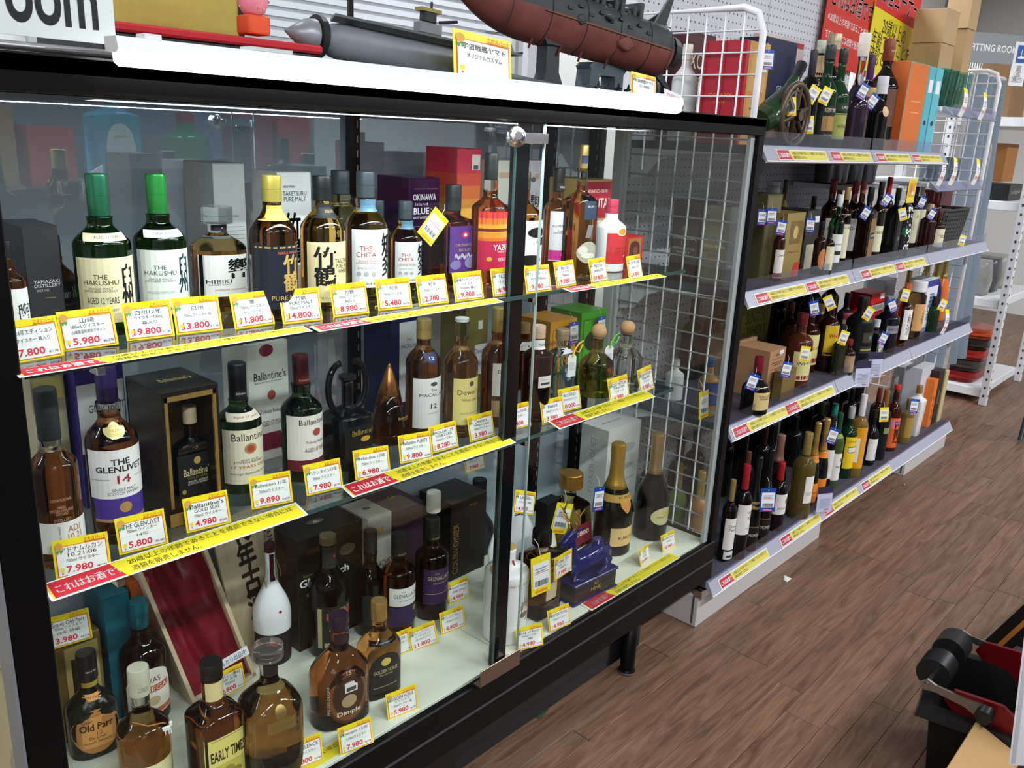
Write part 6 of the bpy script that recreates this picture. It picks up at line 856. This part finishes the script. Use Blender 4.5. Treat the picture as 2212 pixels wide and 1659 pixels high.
for a in ((3.790,1.100,1.655, 'yellow-topped curled card on the upper far shelf, left of two'), (4.058,1.100,1.654, 'yellow-topped curled card on the upper far shelf, right of two'), (3.677,1.100,1.392, 'yellow-topped curled card on the lower far shelf, nearest of three'), (3.822,1.100,1.393, 'yellow-topped curled card on the lower far shelf, middle of three'), (4.139,1.100,1.390, 'yellow-topped curled card on the lower far shelf, farthest of three'), (3.954,1.060,0.766, 'curled price card with red price on the far end of the third rail')):
    o = empty('shelf_card', a[:3], a[3], 'price card', rot=(0, .15, -.1)); b = MB(); w_ = .04
    for i in range(6):
        z0, z1 = .008 - i * .018, .008 - (i + 1) * .018; y0, y1 = .012 * math.sin(i * .5), .012 * math.sin((i + 1) * .5)
        b.add([(-w_ / 2, -y0, z0), (w_ / 2, -y0, z0), (w_ / 2, -y1, z1), (-w_ / 2, -y1, z1)], [(0, 3, 2, 1)], mt(YEL if i == 0 else '#eceae6', .5), True)
    b.build('card_sheet', o); b = MB(); deco(b, [('980', 0, -.6, 1.4, .3, '#d8404a'), ('#', 0, .4, 1.2, .05, '#8088a0'), ('#', 0, .2, 1.2, .05, '#8088a0'), ('#', 0, 0, 1., .05, '#8088a0')], lambda s_, t_, q_: (s_ * w_ / 2, -.013 - q_, -.045 + t_ * .04)); b.build('lettering', o)
# ------------------------------------------------------------------ posters, cartons, sign
def board(args, w, h, label, col, items, cat='poster', name='poster', th=.003, rot=None):
    o = link(name, MB().box(-w / 2, w / 2, 0, th, -h / 2, h / 2, mt(col, .4)).mesh(name), None, args, 0, label=label, category=cat)
    if rot: o.rotation_euler = rot
    b = MB(); deco(b, items, lambda s_, t_, q_: (s_ * w / 2, -q_, t_ * h / 2)); b.build('lettering', o); return o
board((3.495,1.470,1.864), .47, .30, 'red poster with white Japanese lettering on the pegboard', '#d8342c', [('*これはお酒です', 0, .55, 1.7, .5, '#ffffff'), ('※20歳以上の年齢であることを確認', 0, .05, 1.8, .2, '#ffffff'), ('できない場合には酒類を販売しません', 0, -.35, 1.8, .2, '#ffffff')], rot=(0, .06, 0))
board((3.93, 1.46, 1.905), .50, .40, 'yellow and red poster with large Japanese lettering beside the red poster', '#f2e02a', [('#', 0, .6, 1.99, .78, '#d8242c'), ('*お酒コーナー', .05, .58, 1.8, .5, '#ffffff'), ('20歳以上の\n年齢であることを\n確認できない場合', 0, -.35, 1.8, .95, '#241c14')], rot=(0, .08, 0))
for args, L, d in (((4.087,1.285,1.59,0.168,0.265), 'plain tan cardboard carton, lower of the near stack above the far shelf', .125), ((4.359,1.283,1.59,0.104,0.352), 'plain tan cardboard carton, lower of the far stack above the far shelf', .1)):
    carton(*args, d, L, '#b89c74', r=.7, name='cardboard_carton')
tp1 = (4.087,1.285,1.59,0.168,0.265); hh = (4.008,1.285,1.59,0.164,0.397)[4]; carton(tp1[0], tp1[1], tp1[2] + tp1[4] + .002, tp1[3], hh - tp1[4], .125, 'plain tan cardboard carton, upper of the near stack', '#c0a47c', r=.7, name='cardboard_carton')
tp2 = (4.359,1.283,1.59,0.104,0.352); carton(tp2[0], tp2[1], tp2[2] + tp2[4] + .002, tp2[3] * 1.2, .20, .1, 'plain tan cardboard carton, upper of the far stack', '#c0a47c', r=.7, name='cardboard_carton')
fs = board((5.0, 1.37, 1.93), .36, .14, 'grey sign reading fitting room hanging above the curtain', '#8a8e92', [('*FITTING ROOM', .12, 0, 1.5, .5, '#f0f2f4')], 'sign', 'fitting_sign', .02, rot=(0, .0, -.62))
board((5.15, 1.26, 1.865), .085, .21, 'white sign with a blue coat hanger symbol and Japanese lettering', '#eceef2', [('#', 0, .45, 1.3, .8, '#2a5aa8'), ('/', 0, .3, .9, .1, '#ffffff'), ('#', 0, .5, .06, .3, '#ffffff'), ('#', 0, .28, .9, .04, '#ffffff'), ('試着室\nご自由に\nご利用ください', 0, -.45, 1.5, .8, INK)], 'sign', 'hanger_sign', .004, rot=(0, .0, -.62))
# curtain
cu = MB(); CT = mt('#7c8a98', .8, n=.04); vs = []; nx = 48
for j in (0, 1, 2, 3):
    for i in range(nx + 1):
        u = i / nx; vs.append((4.62 + u * (.82 - j * .09), 1.30 + u * .02 + .03 * math.sin(u * 26 + .5 * j) , .28 + j * .50))
cu.add(vs, [(j * (nx + 1) + i, j * (nx + 1) + i + 1, (j + 1) * (nx + 1) + i + 1, (j + 1) * (nx + 1) + i) for j in range(3) for i in range(nx)], CT, True)
o = cu.build('curtain', None, label='long blue-grey fabric curtain hanging beyond the gondola end', category='curtain')
rl = empty('curtain_rail', (4.86, 1.315, 1.79), 'white curtain rail frame holding the blue-grey curtain', 'rail'); MB().tube([(-.28, 0, 0), (.28, 0, 0)], .012, WHITE, 8).tube([(-.26, 0, 0), (-.26, 0, -1.785)], .012, WHITE, 8).tube([(.26, 0, 0), (.26, 0, -1.785)], .012, WHITE, 8).build('rail_tube', rl)
# far white rack with wire mesh and bagged goods
rk = empty('storage_rack', (0, 0, 0), 'white slotted-post storage rack with wire mesh beyond the curtain', 'rack')
rx0, rx1, ry0, ry1 = 5.48, 6.28, 1.13, 1.63
for x, y in ((rx0, ry0 + .05), (rx1, ry0 + .05), (rx0, ry1), (rx1, ry1)):
    p_ = MB().box(x - .02, x + .02, y - .02, y + .02, 0, 2.0, WHITE, .002).build('slotted_post', rk)
    b = MB()
    for k in range(38): b.box(x - .021, x - .0201, y - .005, y + .005, .05 + k * .05, .065 + k * .05, mt('#33353a', .6)).box(x - .005, x + .005, y - .0211, y - .0201, .05 + k * .05, .065 + k * .05, mt('#33353a', .6))
    b.build('slot', p_, kind='stuff')
for z in (.09, .62, 1.17, 1.62): MB().box(rx0, rx1, ry0 + .07, ry1, z - .05, z, WHITE, .003).build('rack_shelf', rk)
b = MB()
for k in range(18): b.tube([(rx0 + .02 + k * .045, ry1 - .01, .1), (rx0 + .02 + k * .045, ry1 - .01, 1.95)], .002, WHITE, 4)
for k in range(40): b.tube([(rx0, ry1 - .01, .1 + k * .046), (rx1, ry1 - .01, .1 + k * .046)], .002, WHITE, 4)
b.build('wire_mesh', rk, kind='stuff')
def bag(x, y, z, w, d, h, label, c, rz=0, grp='bagged goods on the rack'):
    b = MB(); rows = []
    for k in range(6): f_ = k / 5; s_ = 1 - .12 * abs(f_ - .4) * 2; rows.append((h * f_, w / 2 * s_ * (1 + .04 * math.sin(k * 3 + x * 9)), d / 2 * s_, 4))
    b.loft(rows, 16, lambda i: mt(c, .25, n=.25, ns=25)); return b.build('packed_bag', None, (x, y, z), rz, label=label, category='bag', group=grp)
for k, c in enumerate(('#7a1c1c', '#3a3434', '#8a2420', '#2a2626', '#a8482c')): bag(5.73 + .02 * k, 1.41, .092 + k * .062, .40 - .02 * k, .30, .06, ('red', 'dark grey', 'brick red', 'black', 'orange-red')[k] + ' plastic-wrapped garment pack stacked at the foot of the rack', c, .05 * k)
for k, (x, c) in enumerate(((5.62, '#8a8c88'), (5.82, '#4a4c50'), (6.04, '#9a9a90'))): bag(x, 1.40, .622, .17, .2, .2, ('pale grey', 'dark', 'beige')[k] + ' boxed hardware pack on the second rack shelf', c)
carton(5.68, 1.28, 1.172, .28, .09, .2, 'flat black box with white lettering on the third rack shelf', '#1c1e20', [('シューズ＆ポーチ', 0, 0, 1.4, .5, '#e8e8e8')])
carton(5.68, 1.194, 1.10, .3, .07, .006, 'white paper label reading hanger corner on the rack edge', '#e8e8ec', [('ハンガーコーナー', 0, 0, 1.5, .5, INK)], name='shelf_label', cat='label', bv=0)
carton(5.84, 1.4, 1.622, .34, .36, .18, 'brown carton on the top rack shelf', '#8a6a48', r=.7, name='cardboard_carton')
carton(5.95, 1.4, 1.265, .25, .22, .18, 'orange-brown carton on the third rack shelf', '#a8703c', r=.7, name='cardboard_carton')
bkp = empty('hanging_straps', (0, 0, 0), 'two long black vertical straps hanging above the rack', 'strap')
for x in (5.10, 5.19): MB().box(x, x + .02, 1.64, 1.655, 1.75, 2.6, mt('#18181a', .5)).build('strap', bkp)
# folding stand
fs_ = empty('folding_stand', (4.93, .80, 0), 'dark green folded metal stand leaning beside the far rack', 'stand')
TG = mt('#16262a', .35)
for dx in (-.03, .05):
    for dy in (-.03, .05): MB().tube([(dx, dy, .01), (dx * .5 + .02, dy * .4, .86)], .012, TG, 8).build('leg', fs_)
MB().tube([(-.0, 0, .86), (.05, .02, .86)], .014, TG, 8).tube([(-.02, 0, .35), (.05, .02, .35)], .008, TG, 8).build('crossbar', fs_)
# ------------------------------------------------------------------ on top of the case
sgn = empty('room_sign', (.30, 1.10, 1.50), 'clear acrylic sign stand with large black letters ending in room', 'sign', 0.0)
MB().box(-.30, .188, 0, .003, 0, .2, mt('#eceef0', .35)).build('sign_board', sgn)
b = MB(); deco(b, [('*Fitting room', 0, 0, 2, 2, '#1c1c1e')], lambda s_, t_, q_: (.034 + s_ * .135, -q_, .0365 + t_ * .0425)); b.build('lettering', sgn)
MB().box(-.32, .19, -.004, -.002, 0, .205, GLASS).build('acrylic_sleeve', sgn); MB().tube([(-.16, .01, -.018), (-.16, .01, .0)], .012, ACRY, 10).build('sign_foot', sgn)
rod = link('chrome_rod', MB().tube([(-.2, 0, 0), (.12, 0, .0)], .005, CHROME, 8).mesh('rod'), None, (0.417,1.085,1.488), 0, label='thin chrome rod lying on the case top below the room sign', category='rod')
ty = empty('red_tray', (0.633,1.170,1.530), 'flat red felt mat draped over a black board on the case top', 'mat')
tz = (0.633,1.170,1.530)[2] - 1.4825
MB().box(-.13, .19, 0, .22, -tz, -.008, mt('#141416', .5), .002).build('black_board', ty); MB().box(-.135, .20, -.006, .21, -.008, .004, mt('#a81c26', .8, n=.08), .003).build('felt', ty)
scn = empty('folding_screen', (0.669,1.330,1.568), 'small gold folding screen with black frame standing on the red mat', 'screen')
scz = (0.669,1.330,1.568)[2] - 1.533
MB().box(-.12, .12, 0, .006, -scz, .25, mt('#b8a24c', .45, .3, n=.1)).build('gold_panel', scn); MB().box(.12, .128, -.003, .009, -scz, .26, mt('#101012', .3)).box(-.128, -.12, -.003, .009, -scz, .26, mt('#101012', .3)).build('frame', scn)
eg = empty('egg_ornament', (0.736,1.200,1.541), 'pink speckled egg ornament standing on a small orange pot', 'ornament')
MB().loft([(0, .017, .017, 8), (.003, .0185, .0185, 8), (.024, .0185, .0185, 8), (.026, .016, .016, 8)], 16, lambda i: mt('#d8502c', .6)).build('pot', eg)
rr = [(.024 + .056 * (1 - math.cos(math.pi * k / 12)) / 2, max(.001, .0225 * math.sin(math.pi * k / 12) ** .8), max(.001, .0225 * math.sin(math.pi * k / 12) ** .8), 2) for k in range(13)]
MB().loft(rr, 18, lambda i: mt('#e88a9c', .7, n=.2, ns=180)).build('egg', eg); b = MB()
for k in range(26): a = random.uniform(0, 6.28); f_ = random.uniform(.2, .85); q_ = .0225 * math.sin(math.pi * f_) ** .8; b.box(*(lambda x, y, z: (x - .0012, x + .0012, y - .0012, y + .0012, z - .0012, z + .0012))(q_ * math.cos(a), q_ * math.sin(a), .024 + .056 * (1 - math.cos(math.pi * f_)) / 2), mt(random.choice(('#c8903c', '#a8402c', '#d8b060')), .6))
b.build('speckle', eg, kind='stuff')
vp = link('slim_black_post', MB().box(-.004, .004, -.004, .004, 0, .6, BLACKF).mesh('post'), None, ((0.987,1.300,1.582)[0], 1.30, 1.4825), 0, label='slim black vertical post standing on the case top left of the model ships', category='post')
gp_ = link('clear_partition', MB().box(-.40, -.005, -.002, .002, 0, .55, GLASS).mesh('partition'), None, ((0.987,1.300,1.582)[0], 1.30, 1.4825), 0, label='clear upright pane left of the slim black post on the case top', category='pane')
# model ships: generic weathered warships on stands
def hull(b, L, r, mtop, mbot, flat=.8, nose=.25, tail=.1):
    prof = []; n = 24
    for k in range(n + 1):
        u = k / n; w_ = (1 if u > nose else math.sin(math.pi / 2 * (u / nose)) ** .7) * (1 if u < 1 - tail else .55 + .45 * (1 - (u - 1 + tail) / tail)); prof.append((-L / 2 + L * u, max(.02, w_) * r))
    m_ = 20; o = len(b.v)
    for x, q_ in prof:
        for j in range(m_):
            a = 2 * math.pi * j / m_; z = math.sin(a) * q_; b.v.append((x, math.cos(a) * q_ * .8, min(z, q_ * flat) ))
    for i in range(n):
        for j in range(m_):
            a0 = 2 * math.pi * (j + .5) / m_; mm = mtop if math.sin(a0) > -.05 else mbot
            b.f.append((o + i * m_ + j, o + i * m_ + (j + 1) % m_, o + (i + 1) * m_ + (j + 1) % m_, o + (i + 1) * m_ + j)); b.fm.append(b.mi(mm)); b.smooth.append(True)
    for e in (0, n): b.f.append(tuple(o + e * m_ + j for j in range(m_))); b.fm.append(b.mi(mtop)); b.smooth.append(False)
    return b
HG = mt('#34383b', .6, .15, n=.5, ns=26); HR = mt('#6e3a32', .65, .1, n=.55, ns=22); DG = mt('#24282b', .5, .2)
sp = (1.495,1.220,1.644)
sh = empty('model_warship', sp, 'large weathered grey and rust-red model warship raised on a dark stand', 'model ship', -.10, rot=(0, .10, -.12))
b = hull(MB(), .62, .062, HG, HR, .75, .30, .06); b.build('hull', sh)
for x in (-.20, -.10, 0, .10, .20, .27):
    q_ = .0625 * (1 if x > -.13 else .97); MB().tube([(x, -math.cos(a) * q_ * .8, min(math.sin(a) * q_, q_ * .75)) for a in [math.pi * (-.5 + k / 12) for k in range(13)]], .0011, DG, 4).build('plating_seam', sh)
MB().tube([(x, -.0505, -.004) for x in (-.12, .0, .1, .2, .27)], .0014, mt('#6a6048', .6), 4).build('waterline_strip', sh)
for k in range(9): MB().box(-.06 + k * .03, -.046 + k * .03, -.0505, -.047, .012 + .01 * (k % 2), .018 + .01 * (k % 2), DG).build('hull_vent', sh)
b = MB()
for k in range(12): x = -.05 + k * .02; b.box(x, x + .012, -.03, .03, .045, .052 + .012 * (k % 3), HG, .001)
b.loft([(.05, .05, .026, 4), (.075, .045, .022, 4), (.082, .03, .018, 4), (.11, .02, .014, 4), (.13, .014, .012, 4)], 12, lambda i: HG, .03, 0)
for k in range(7): b.tube([(-.03 + k * .02, 0, .06), (-.055 + k * .02, -.012, .095)], [.003, .002], DG, 6)
b.build('superstructure', sh)
b = MB()
for gx in (-.19, -.12, .16):
    b.loft([(.045, .024, .020, 5), (.058, .022, .018, 5), (.064, .014, .012, 5)], 12, lambda i: HG, gx, 0)
    for dy in (-.009, 0, .009): b.tube([(gx - .015, dy, .055), (gx - .065, dy, .058)], .0028, DG, 6)
b.build('gun_turret', sh)
for pl_, y_ in (([(.24, .03), (.30, .13), (.31, .13), (.285, .03)], 0), ([(.25, -.04), (.34, -.085), (.345, -.08), (.28, -.03)], 0), ([(.24, .05), (.29, .085), (.30, .08), (.27, .04)], .022)): MB().prism(pl_, 'y', y_ - .003, y_ + .003, DG).build('tail_fin', sh)
b = MB()
for (x, y, z, a_, c_) in ((-.02, -.045, .0, .018, .010), (.12, -.046, -.02, .028, .014), (.06, -.05, .02, .014, .006)):
    rows = [(z - c_ + 2 * c_ * k / 6, a_ * math.sin(math.pi * (k + .5) / 7), .008, 2) for k in range(7)]; b.loft(rows, 12, lambda i: HR if z < 0 else HG, x, y)
for x in (-.12, -.04, .02, .1): b.tube([(x, -.02, -.05), (x - .01, -.022, -.075)], [.004, .002], HR, 6)
b.build('hull_blister', sh)
MB().tube([(.30, 0, 0), (.325, 0, 0), (.335, 0, 0)], [.04, .036, .028], DG, 18).build('engine_nozzle', sh)
stn = empty('ship_stand', ((1.510,1.250,1.545)[0], 1.22, 1.4825), 'grey display base with dark pillars carrying the large model warship', 'stand', -.02)
b = MB(); b.box(-.13, .33, -.07, .07, 0, .022, mt('#5c6770', .4, n=.08), .004).box(-.10, .30, -.05, .05, .022, .032, mt('#6a747c', .4), .002); b.build('base_slab', stn)
for x, h_ in ((-.085, .115), (.27, .085)):
    b = MB(); b.prism([(x - .03, .03), (x + .04, .03), (x + .022, .06), (x + .02, h_), (x - .018, h_), (x - .018, .06)], 'y', -.014, .014, mt('#20282e', .4)); b.prism([(x - .045, h_ + .022), (x + .045, h_ + .022), (x + .025, h_ - .004), (x - .025, h_ - .004)], 'y', -.02, .02, DG); b.build('pillar', stn)
MB().prism([(.03, .03), (.035, .075), (.03, .082), (.04, .09), (.15, .092), (.16, .08), (.15, .07), (.15, .03), (.12, .03), (.12, .065), (.065, .065), (.06, .03)], 'y', -.02, .02, mt('#3c4a52', .4)).build('blue_bracket', stn)
MB().box(.06, .15, -.0715, -.0702, .003, .017, mt('#c8ccd0', .4)).build('name_plate', stn)
b = MB()
for k in range(6): x = .02 + k * .035; b.tube([(x - .012, -.055, .036), (x + .012, -.055, .040)], [.004, .001], HG, 6); b.prism([(x - .008, .036), (x, .05), (x + .004, .036)], 'y', -.056, -.054, DG)
b.build('miniature_craft', stn)
sp2 = (1.070,1.220,1.541)
s2 = empty('model_carrier', sp2, 'long light grey model warship with flat deck and yellow-marked tower, left of the large one', 'model ship', rot=(0, .06, -.05))
LG = mt('#6e747c', .5, .15, n=.25, ns=22)
b = hull(MB(), .42, .030, LG, LG, .9, .12, .05); b.build('hull', s2)
b = MB(); b.tube([(-.21, 0, 0), (-.225, 0, 0), (-.26, 0, 0)], [.026, .024, .002], mt('#8a8e96', .35, .3), 18).tube([(-.208, 0, 0), (-.198, 0, 0)], .033, DG, 18); b.build('nose_cone', s2)
b = MB(); b.prism([(-.19, -.03), (.22, -.04), (.22, .04), (-.16, .03)], 'z', .032, .036, mt('#4a5052', .5, n=.2)); b.box(-.12, .16, -.003, .003, .0362, .0366, mt('#c8b83c', .5)); b.build('flight_deck', s2)
b = MB(); b.box(-.02, .03, -.03, -.01, .036, .055, LG, .002).box(-.01, .018, -.028, -.012, .055, .075, DG, .002).box(-.018, .026, -.03, -.01, .072, .078, mt('#8a7a3c', .5)).tube([(.01, -.02, .075), (.01, -.02, .09)], .0025, DG, 6).tube([(.03, -.02, .06), (.07, -.02, .068)], .003, DG, 6); b.build('bridge_tower', s2)
b = MB(); b.prism([(.10, .036), (.14, .055), (.20, .05), (.21, .036)], 'y', -.03, .01, LG).tube([(.2, 0, .03), (.26, 0, .045)], [.004, .002], DG, 6).tube([(.06, -.04, -.01), (.42, -.03, -.006)], [.010, .002], mt('#5c6468', .5), 8); b.build('stern_block', s2)
MB().box(-.06, .06, -.03, .03, -(sp2[2] - 1.4825), -.026, DG, .002).build('stand_block', s2)
for args, s_, L, ls in (((1.139,1.120,1.503), 1.9, 'large yellow-edged price card before the model ships with vertical brush heading', ['宇宙戦艦ヤマト', 'オリジナルカスタム']), ((1.634,1.120,1.502), 1.25, 'smaller yellow-edged price card at the right end of the ship stand', ['宇宙戦艦ヤマト', '1/1000'])):
    card(*args, '', '', ls, L, 0, tilt=-.15, sc_=s_, roll=.06, grp=None).scale = (s_ * 1.12, s_, s_ * .8)
board((1.769,1.130,1.502), .075, .05, 'small white handwritten do not touch notice at the lamp end', '#eceaec', [('さわらないで\n下さい', 0, .3, 1.5, .9, '#d83a5a'), ('DO NOT Touch', 0, -.6, 1.5, .3, '#c85a7a')], 'notice', 'small_notice', .001, rot=(-.3, .15, 0))
MB().box(-3.5, 2.6, 2.56, 2.6, 0, 2.9, mt('#cfd0d2', .5)).build('wall_panel', None, kind='structure')
b = MB()
for k in range(40): b.box(1.55, 2.75, 2.552, 2.56, 1.50 + k * .03, 1.518 + k * .03, mt('#c2c6cc', .5))
for x in (.9, 1.5, 2.78): b.box(x, x + .03, 2.54, 2.56, 0, 2.9, mt('#a8acb0', .4, .3))
b.build('wall_shutter', None, kind='structure')
for z in (2.45,): MB().box(1.9, 2.02, 1.7, 1.72, 0, 2.9, mt('#d8dade', .5)).build('wall_partition', None, kind='structure')
# ------------------------------------------------------------------ bin, ab roller machine, leaning board, carton at lower right
jk = (2.231,0.378,0.0)
bn = empty('black_bin', (2.06, .30, 0), 'open black plastic bin with flared rim on the floor at lower right', 'bin', -1.4); bn.scale = (1.35, 1.35, 1.35)
BP = mt('#141517', .45, n=.05)
b = MB(); t_ = .004
def ring(w_, d_, z_): return [(-w_, -d_, z_), (w_, -d_, z_), (w_, d_, z_), (-w_, d_, z_)]
lv = [ring(.07, .075, 0), ring(.085, .10, .155), ring(.10, .115, .157), ring(.104, .119, .142), ring(.10, .115, .160), ring(.081, .096, .160), ring(.066, .071, .004)]
vs = [p for L in lv for p in L]; b.add(vs, [(3, 2, 1, 0)] + [(i * 4 + j, i * 4 + (j + 1) % 4, (i + 1) * 4 + (j + 1) % 4, (i + 1) * 4 + j) for i in range(6) for j in range(4)] + [(24, 25, 26, 27)], BP); b.build('bin_shell', bn)
mc = empty('trolley_jack', (2.065, .215, .095), 'dark red floor jack with two black rollers and steel handle resting in the black bin', 'jack', -1.55); mc.scale = (1.4, 2.3, 1.4)
RD = mt('#6e0f16', .25, .2); STL = mt('#a8a49c', .25, .9); RB = mt('#1a1b1e', .4)
for sy in (-1, 1):
    b = MB(); b.prism([(-.112, .10), (-.10, .122), (-.03, .128), (.10, .05), (.07, .0), (-.01, .0)], 'y', sy * .058 - .002, sy * .058 + .002, RD); b.build('side_plate', mc)
    b = MB(); b.prism([(-.15, .115), (-.14, .125), (-.125, .120), (-.08, .118), (-.055, .12), (-.045, .105), (-.06, .095), (-.08, .104), (-.125, .108), (-.142, .105)], 'y', sy * .062 - .0015, sy * .062 + .0015, STL); b.build('steel_link', mc)
    b = MB(); 
    b.tube([(-.14, sy * .012, .115), (-.14, sy * .041, .115)], .027, RB, 24); b.build('roller', mc)
    b = MB(); b.tube([(-.05, sy * .062, .11), (-.05, sy * .075, .11)], .013, RB, 6); b.build('knob', mc)
    for bx_, bz in ((.0, .06), (.03, .055)): MB().tube([(bx_, sy * .058, bz), (bx_, sy * .067, bz)], .007, STL, 8).build('bolt', mc)
MB().tube([(-.14, -.066, .115), (-.14, .066, .115)], .004, STL, 8).tube([(.01, -.056, .105), (.01, .056, .105)], .009, STL, 12).build('axle', mc)
MB().tube([(-.01, .045, .08), (.0, .048, .20), (.02, .05, .36), (.04, .052, .50)], [.018, .015, .014, .013], RD, 12).build('lever_arm', mc)
MB().tube([(.06, .02, .08), (.07, .03, .22), (.08, .035, .38)], [.014, .013, .012], RD, 12).build('brace_arm', mc)
MB().box(.03, .15, -.045, .045, .035, .095, RB, .008).build('motor_cover', mc); b = MB(); b.box(.06, .12, -.02, .03, .0952, .0962, mt('#b8babd', .4)).box(.075, .10, -.025, .034, .0963, .097, mt('#c81c24', .4)); b.build('sticker', mc)
b = MB(); wr = .062; b.tube([(.06 + wr * math.cos(a), -.072, .0 + wr * math.sin(a)) for a in [2 * math.pi * k / 28 for k in range(28)]], .014, mt('#1c1a18', .7), 8, True)
for k in range(28):
    a = 2 * math.pi * k / 28; x, z = .06 + (wr + .014) * math.cos(a), (wr + .014) * math.sin(a); b.box(x - .004, x + .004, -.078, -.066, z - .004, z + .004, mt('#4a443a', .7))
b.build('tread_wheel', mc); MB().tube([(.06 , -.074, 0), (.06, -.070, 0)], .045, mt('#e0e0e4', .3), 24).build('wheel_disc', mc)
o = empty('leaning_board', (2.68, .45, 0), 'tall black box with orange stripe and pale edge standing at the right edge', 'box', rot=(.45, 0, -.1))
MB().box(0, .09, -.30, 0, 0, .62, mt('#121214', .4)).build('panel', o); MB().box(-.0008, .0, -.30, -.296, 0, .62, mt('#c8b8a0', .6)).box(-.003, 0, -.004, .002, 0, .62, mt('#b8a890', .6)).build('pale_edge', o)
MB().box(-.0012, -.0004, -.045, -.032, .0, .62, mt('#d0883a', .5)).build('orange_stripe', o)
b = MB(); b.box(-.0012, -.0004, -.16, -.10, .36, .46, mt('#a8acb4', .4)).box(-.0016, -.0008, -.15, -.11, .40, .43, mt('#a8242c', .4)); b.build('sticker', o)
cb = empty('open_carton', (1.75, .085, .0), 'open tan cardboard carton at the bottom right corner', 'box', 0); cb.scale = (1.0, 1.05, .95)
KR = mt('#b8905c', .75, n=.06); t_ = .003
MB().box(-.16, .16, -.11, -.107, 0, .20, KR).box(-.16, .16, .107, .11, 0, .20, KR).box(-.16, -.157, -.11, .11, 0, .20, KR).box(.157, .16, -.11, .11, 0, .20, KR).box(-.16, .16, -.11, .11, 0, .003, KR).build('carton_shell', cb)
b = MB(); b.prism([(.11, .20), (.113, .20), (.20, .235), (.198, .238)], 'x', -.155, .155, mt('#c39c68', .75, n=.05)); b.build('flap', cb)
MB().box(-.10, .10, -.08, .08, .003, .17, mt('#e0c88c', .7)).build('paper_packing', cb)
ws_ = board((1.262, .082, .93), .20, .62, 'large white shelf sign with yellow strip at the right edge', '#e8eaf0', [('#', .1, -.35, 1.7, .5, '#f0e020'), ('#', -.96, 0, .05, 1.98, '#c0c4cc')], 'sign', 'shelf_sign', .003, rot=(0, -.1, -.95))
# litter on the floor
o = link('paper_scrap', MB().add([(0, 0, .001), (.022, -.006, .008), (.034, .010, .003), (.018, .020, .012), (.004, .016, .002)], [(0, 1, 3), (1, 2, 3), (0, 3, 4)], mt('#d8dcd0', .6)).mesh('scrap'), None, (2.589,1.029,0.0), 0, label='small crumpled white scrap on the wooden floor', category='litter')
o = link('metal_bead', MB().loft([(0, .003, .003, 2), (.004, .006, .006, 2), (.010, .003, .003, 2)], 10, lambda i: CHROME).mesh('bead'), None, (3.802,1.059,0.0), 0, label='tiny shiny bead on the floor before the far plinth', category='litter')
o = link('tape_piece', MB().box(-.025, .025, -.008, .008, 0, .0006, mt('#3a4a3a', .5)).mesh('tape'), None, (1.471,1.164,0.0), .2, label='small green tape piece on the floor below the case', category='litter')
# ------------------------------------------------------------------ goods across the aisle (seen in the mirror back)
af = empty('aisle_shelf', (0, 0, 0), 'grey shelf of cartons across the aisle, seen only in the case mirror', 'shelving')
MB().box(.2, 2.8, -.95, -.55, 1.12, 1.14, GREYW).box(.2, 2.8, -.97, -.95, 0, 2.2, mt('#6a7684', .6)).build('rack_body', af)
carton(.77, -.58, 1.142, .16, .32, .15, 'tan carton across the aisle, left in the mirror', '#a8845c', [('OS', -.5, .6, .4, .2, '#4a3a2a')], r=.7, name='cardboard_carton')
carton(1.03, -.62, 1.142, .34, .29, .15, 'wide tan carton across the aisle, in the mirror', '#9a7a54', r=.7, name='cardboard_carton')
bottle(1.62, -.60, 1.142, .40, .10, 'very large pale blue bottle reflected in the case mirror', g='#4aa0c0', t=0, gr=.1, st='s', d=.7, cap='#3a6a80', rz=math.pi, lb=[(.08, .6, .6, '#c8d4d4', [('GIN', 0, .5, .8, .1, '#4a5a60')], dict(shape='^'))])
bottle(1.95, -.62, 1.142, .3, .10, 'large green bottle reflected in the case mirror', g='#1c7a4c', t=0, gr=.1, cap='#8a2a20', rz=math.pi)
for k, (x, c, h_) in enumerate(((.45, '#7a8490', .4), (2.2, '#8a1c28', .34), (2.4, '#a83a3a', .3), (2.6, '#c8ccd0', .36), (1.32, '#b04048', .22))): carton(x, -.6, 1.142, .17, h_, .15, ('blue-grey', 'dark red', 'brick red', 'white', 'rose')[k] + ' carton across the aisle, seen in the mirror', c)
for k in range(9): link('garment_bag', MB().loft([(0, .06, .02, 4), (.5, .07, .03, 4), (.55, .02, .02, 2)], 10, lambda i: mt(('#8a929c', '#4a5a6c', '#6a7480')[k % 3], .5)).mesh('garment_bag'), None, (.35 + k * .27, -.70, 1.58), 0, label=('pale grey', 'slate', 'grey')[k % 3] + ' garment bag hanging across the aisle, ' + ('first', 'second', 'third', 'fourth', 'fifth', 'sixth', 'seventh', 'eighth', 'ninth')[k] + ' from the left', category='bag', group='garment bags across the aisle')
bpy.data.scenes.remove(_ts)
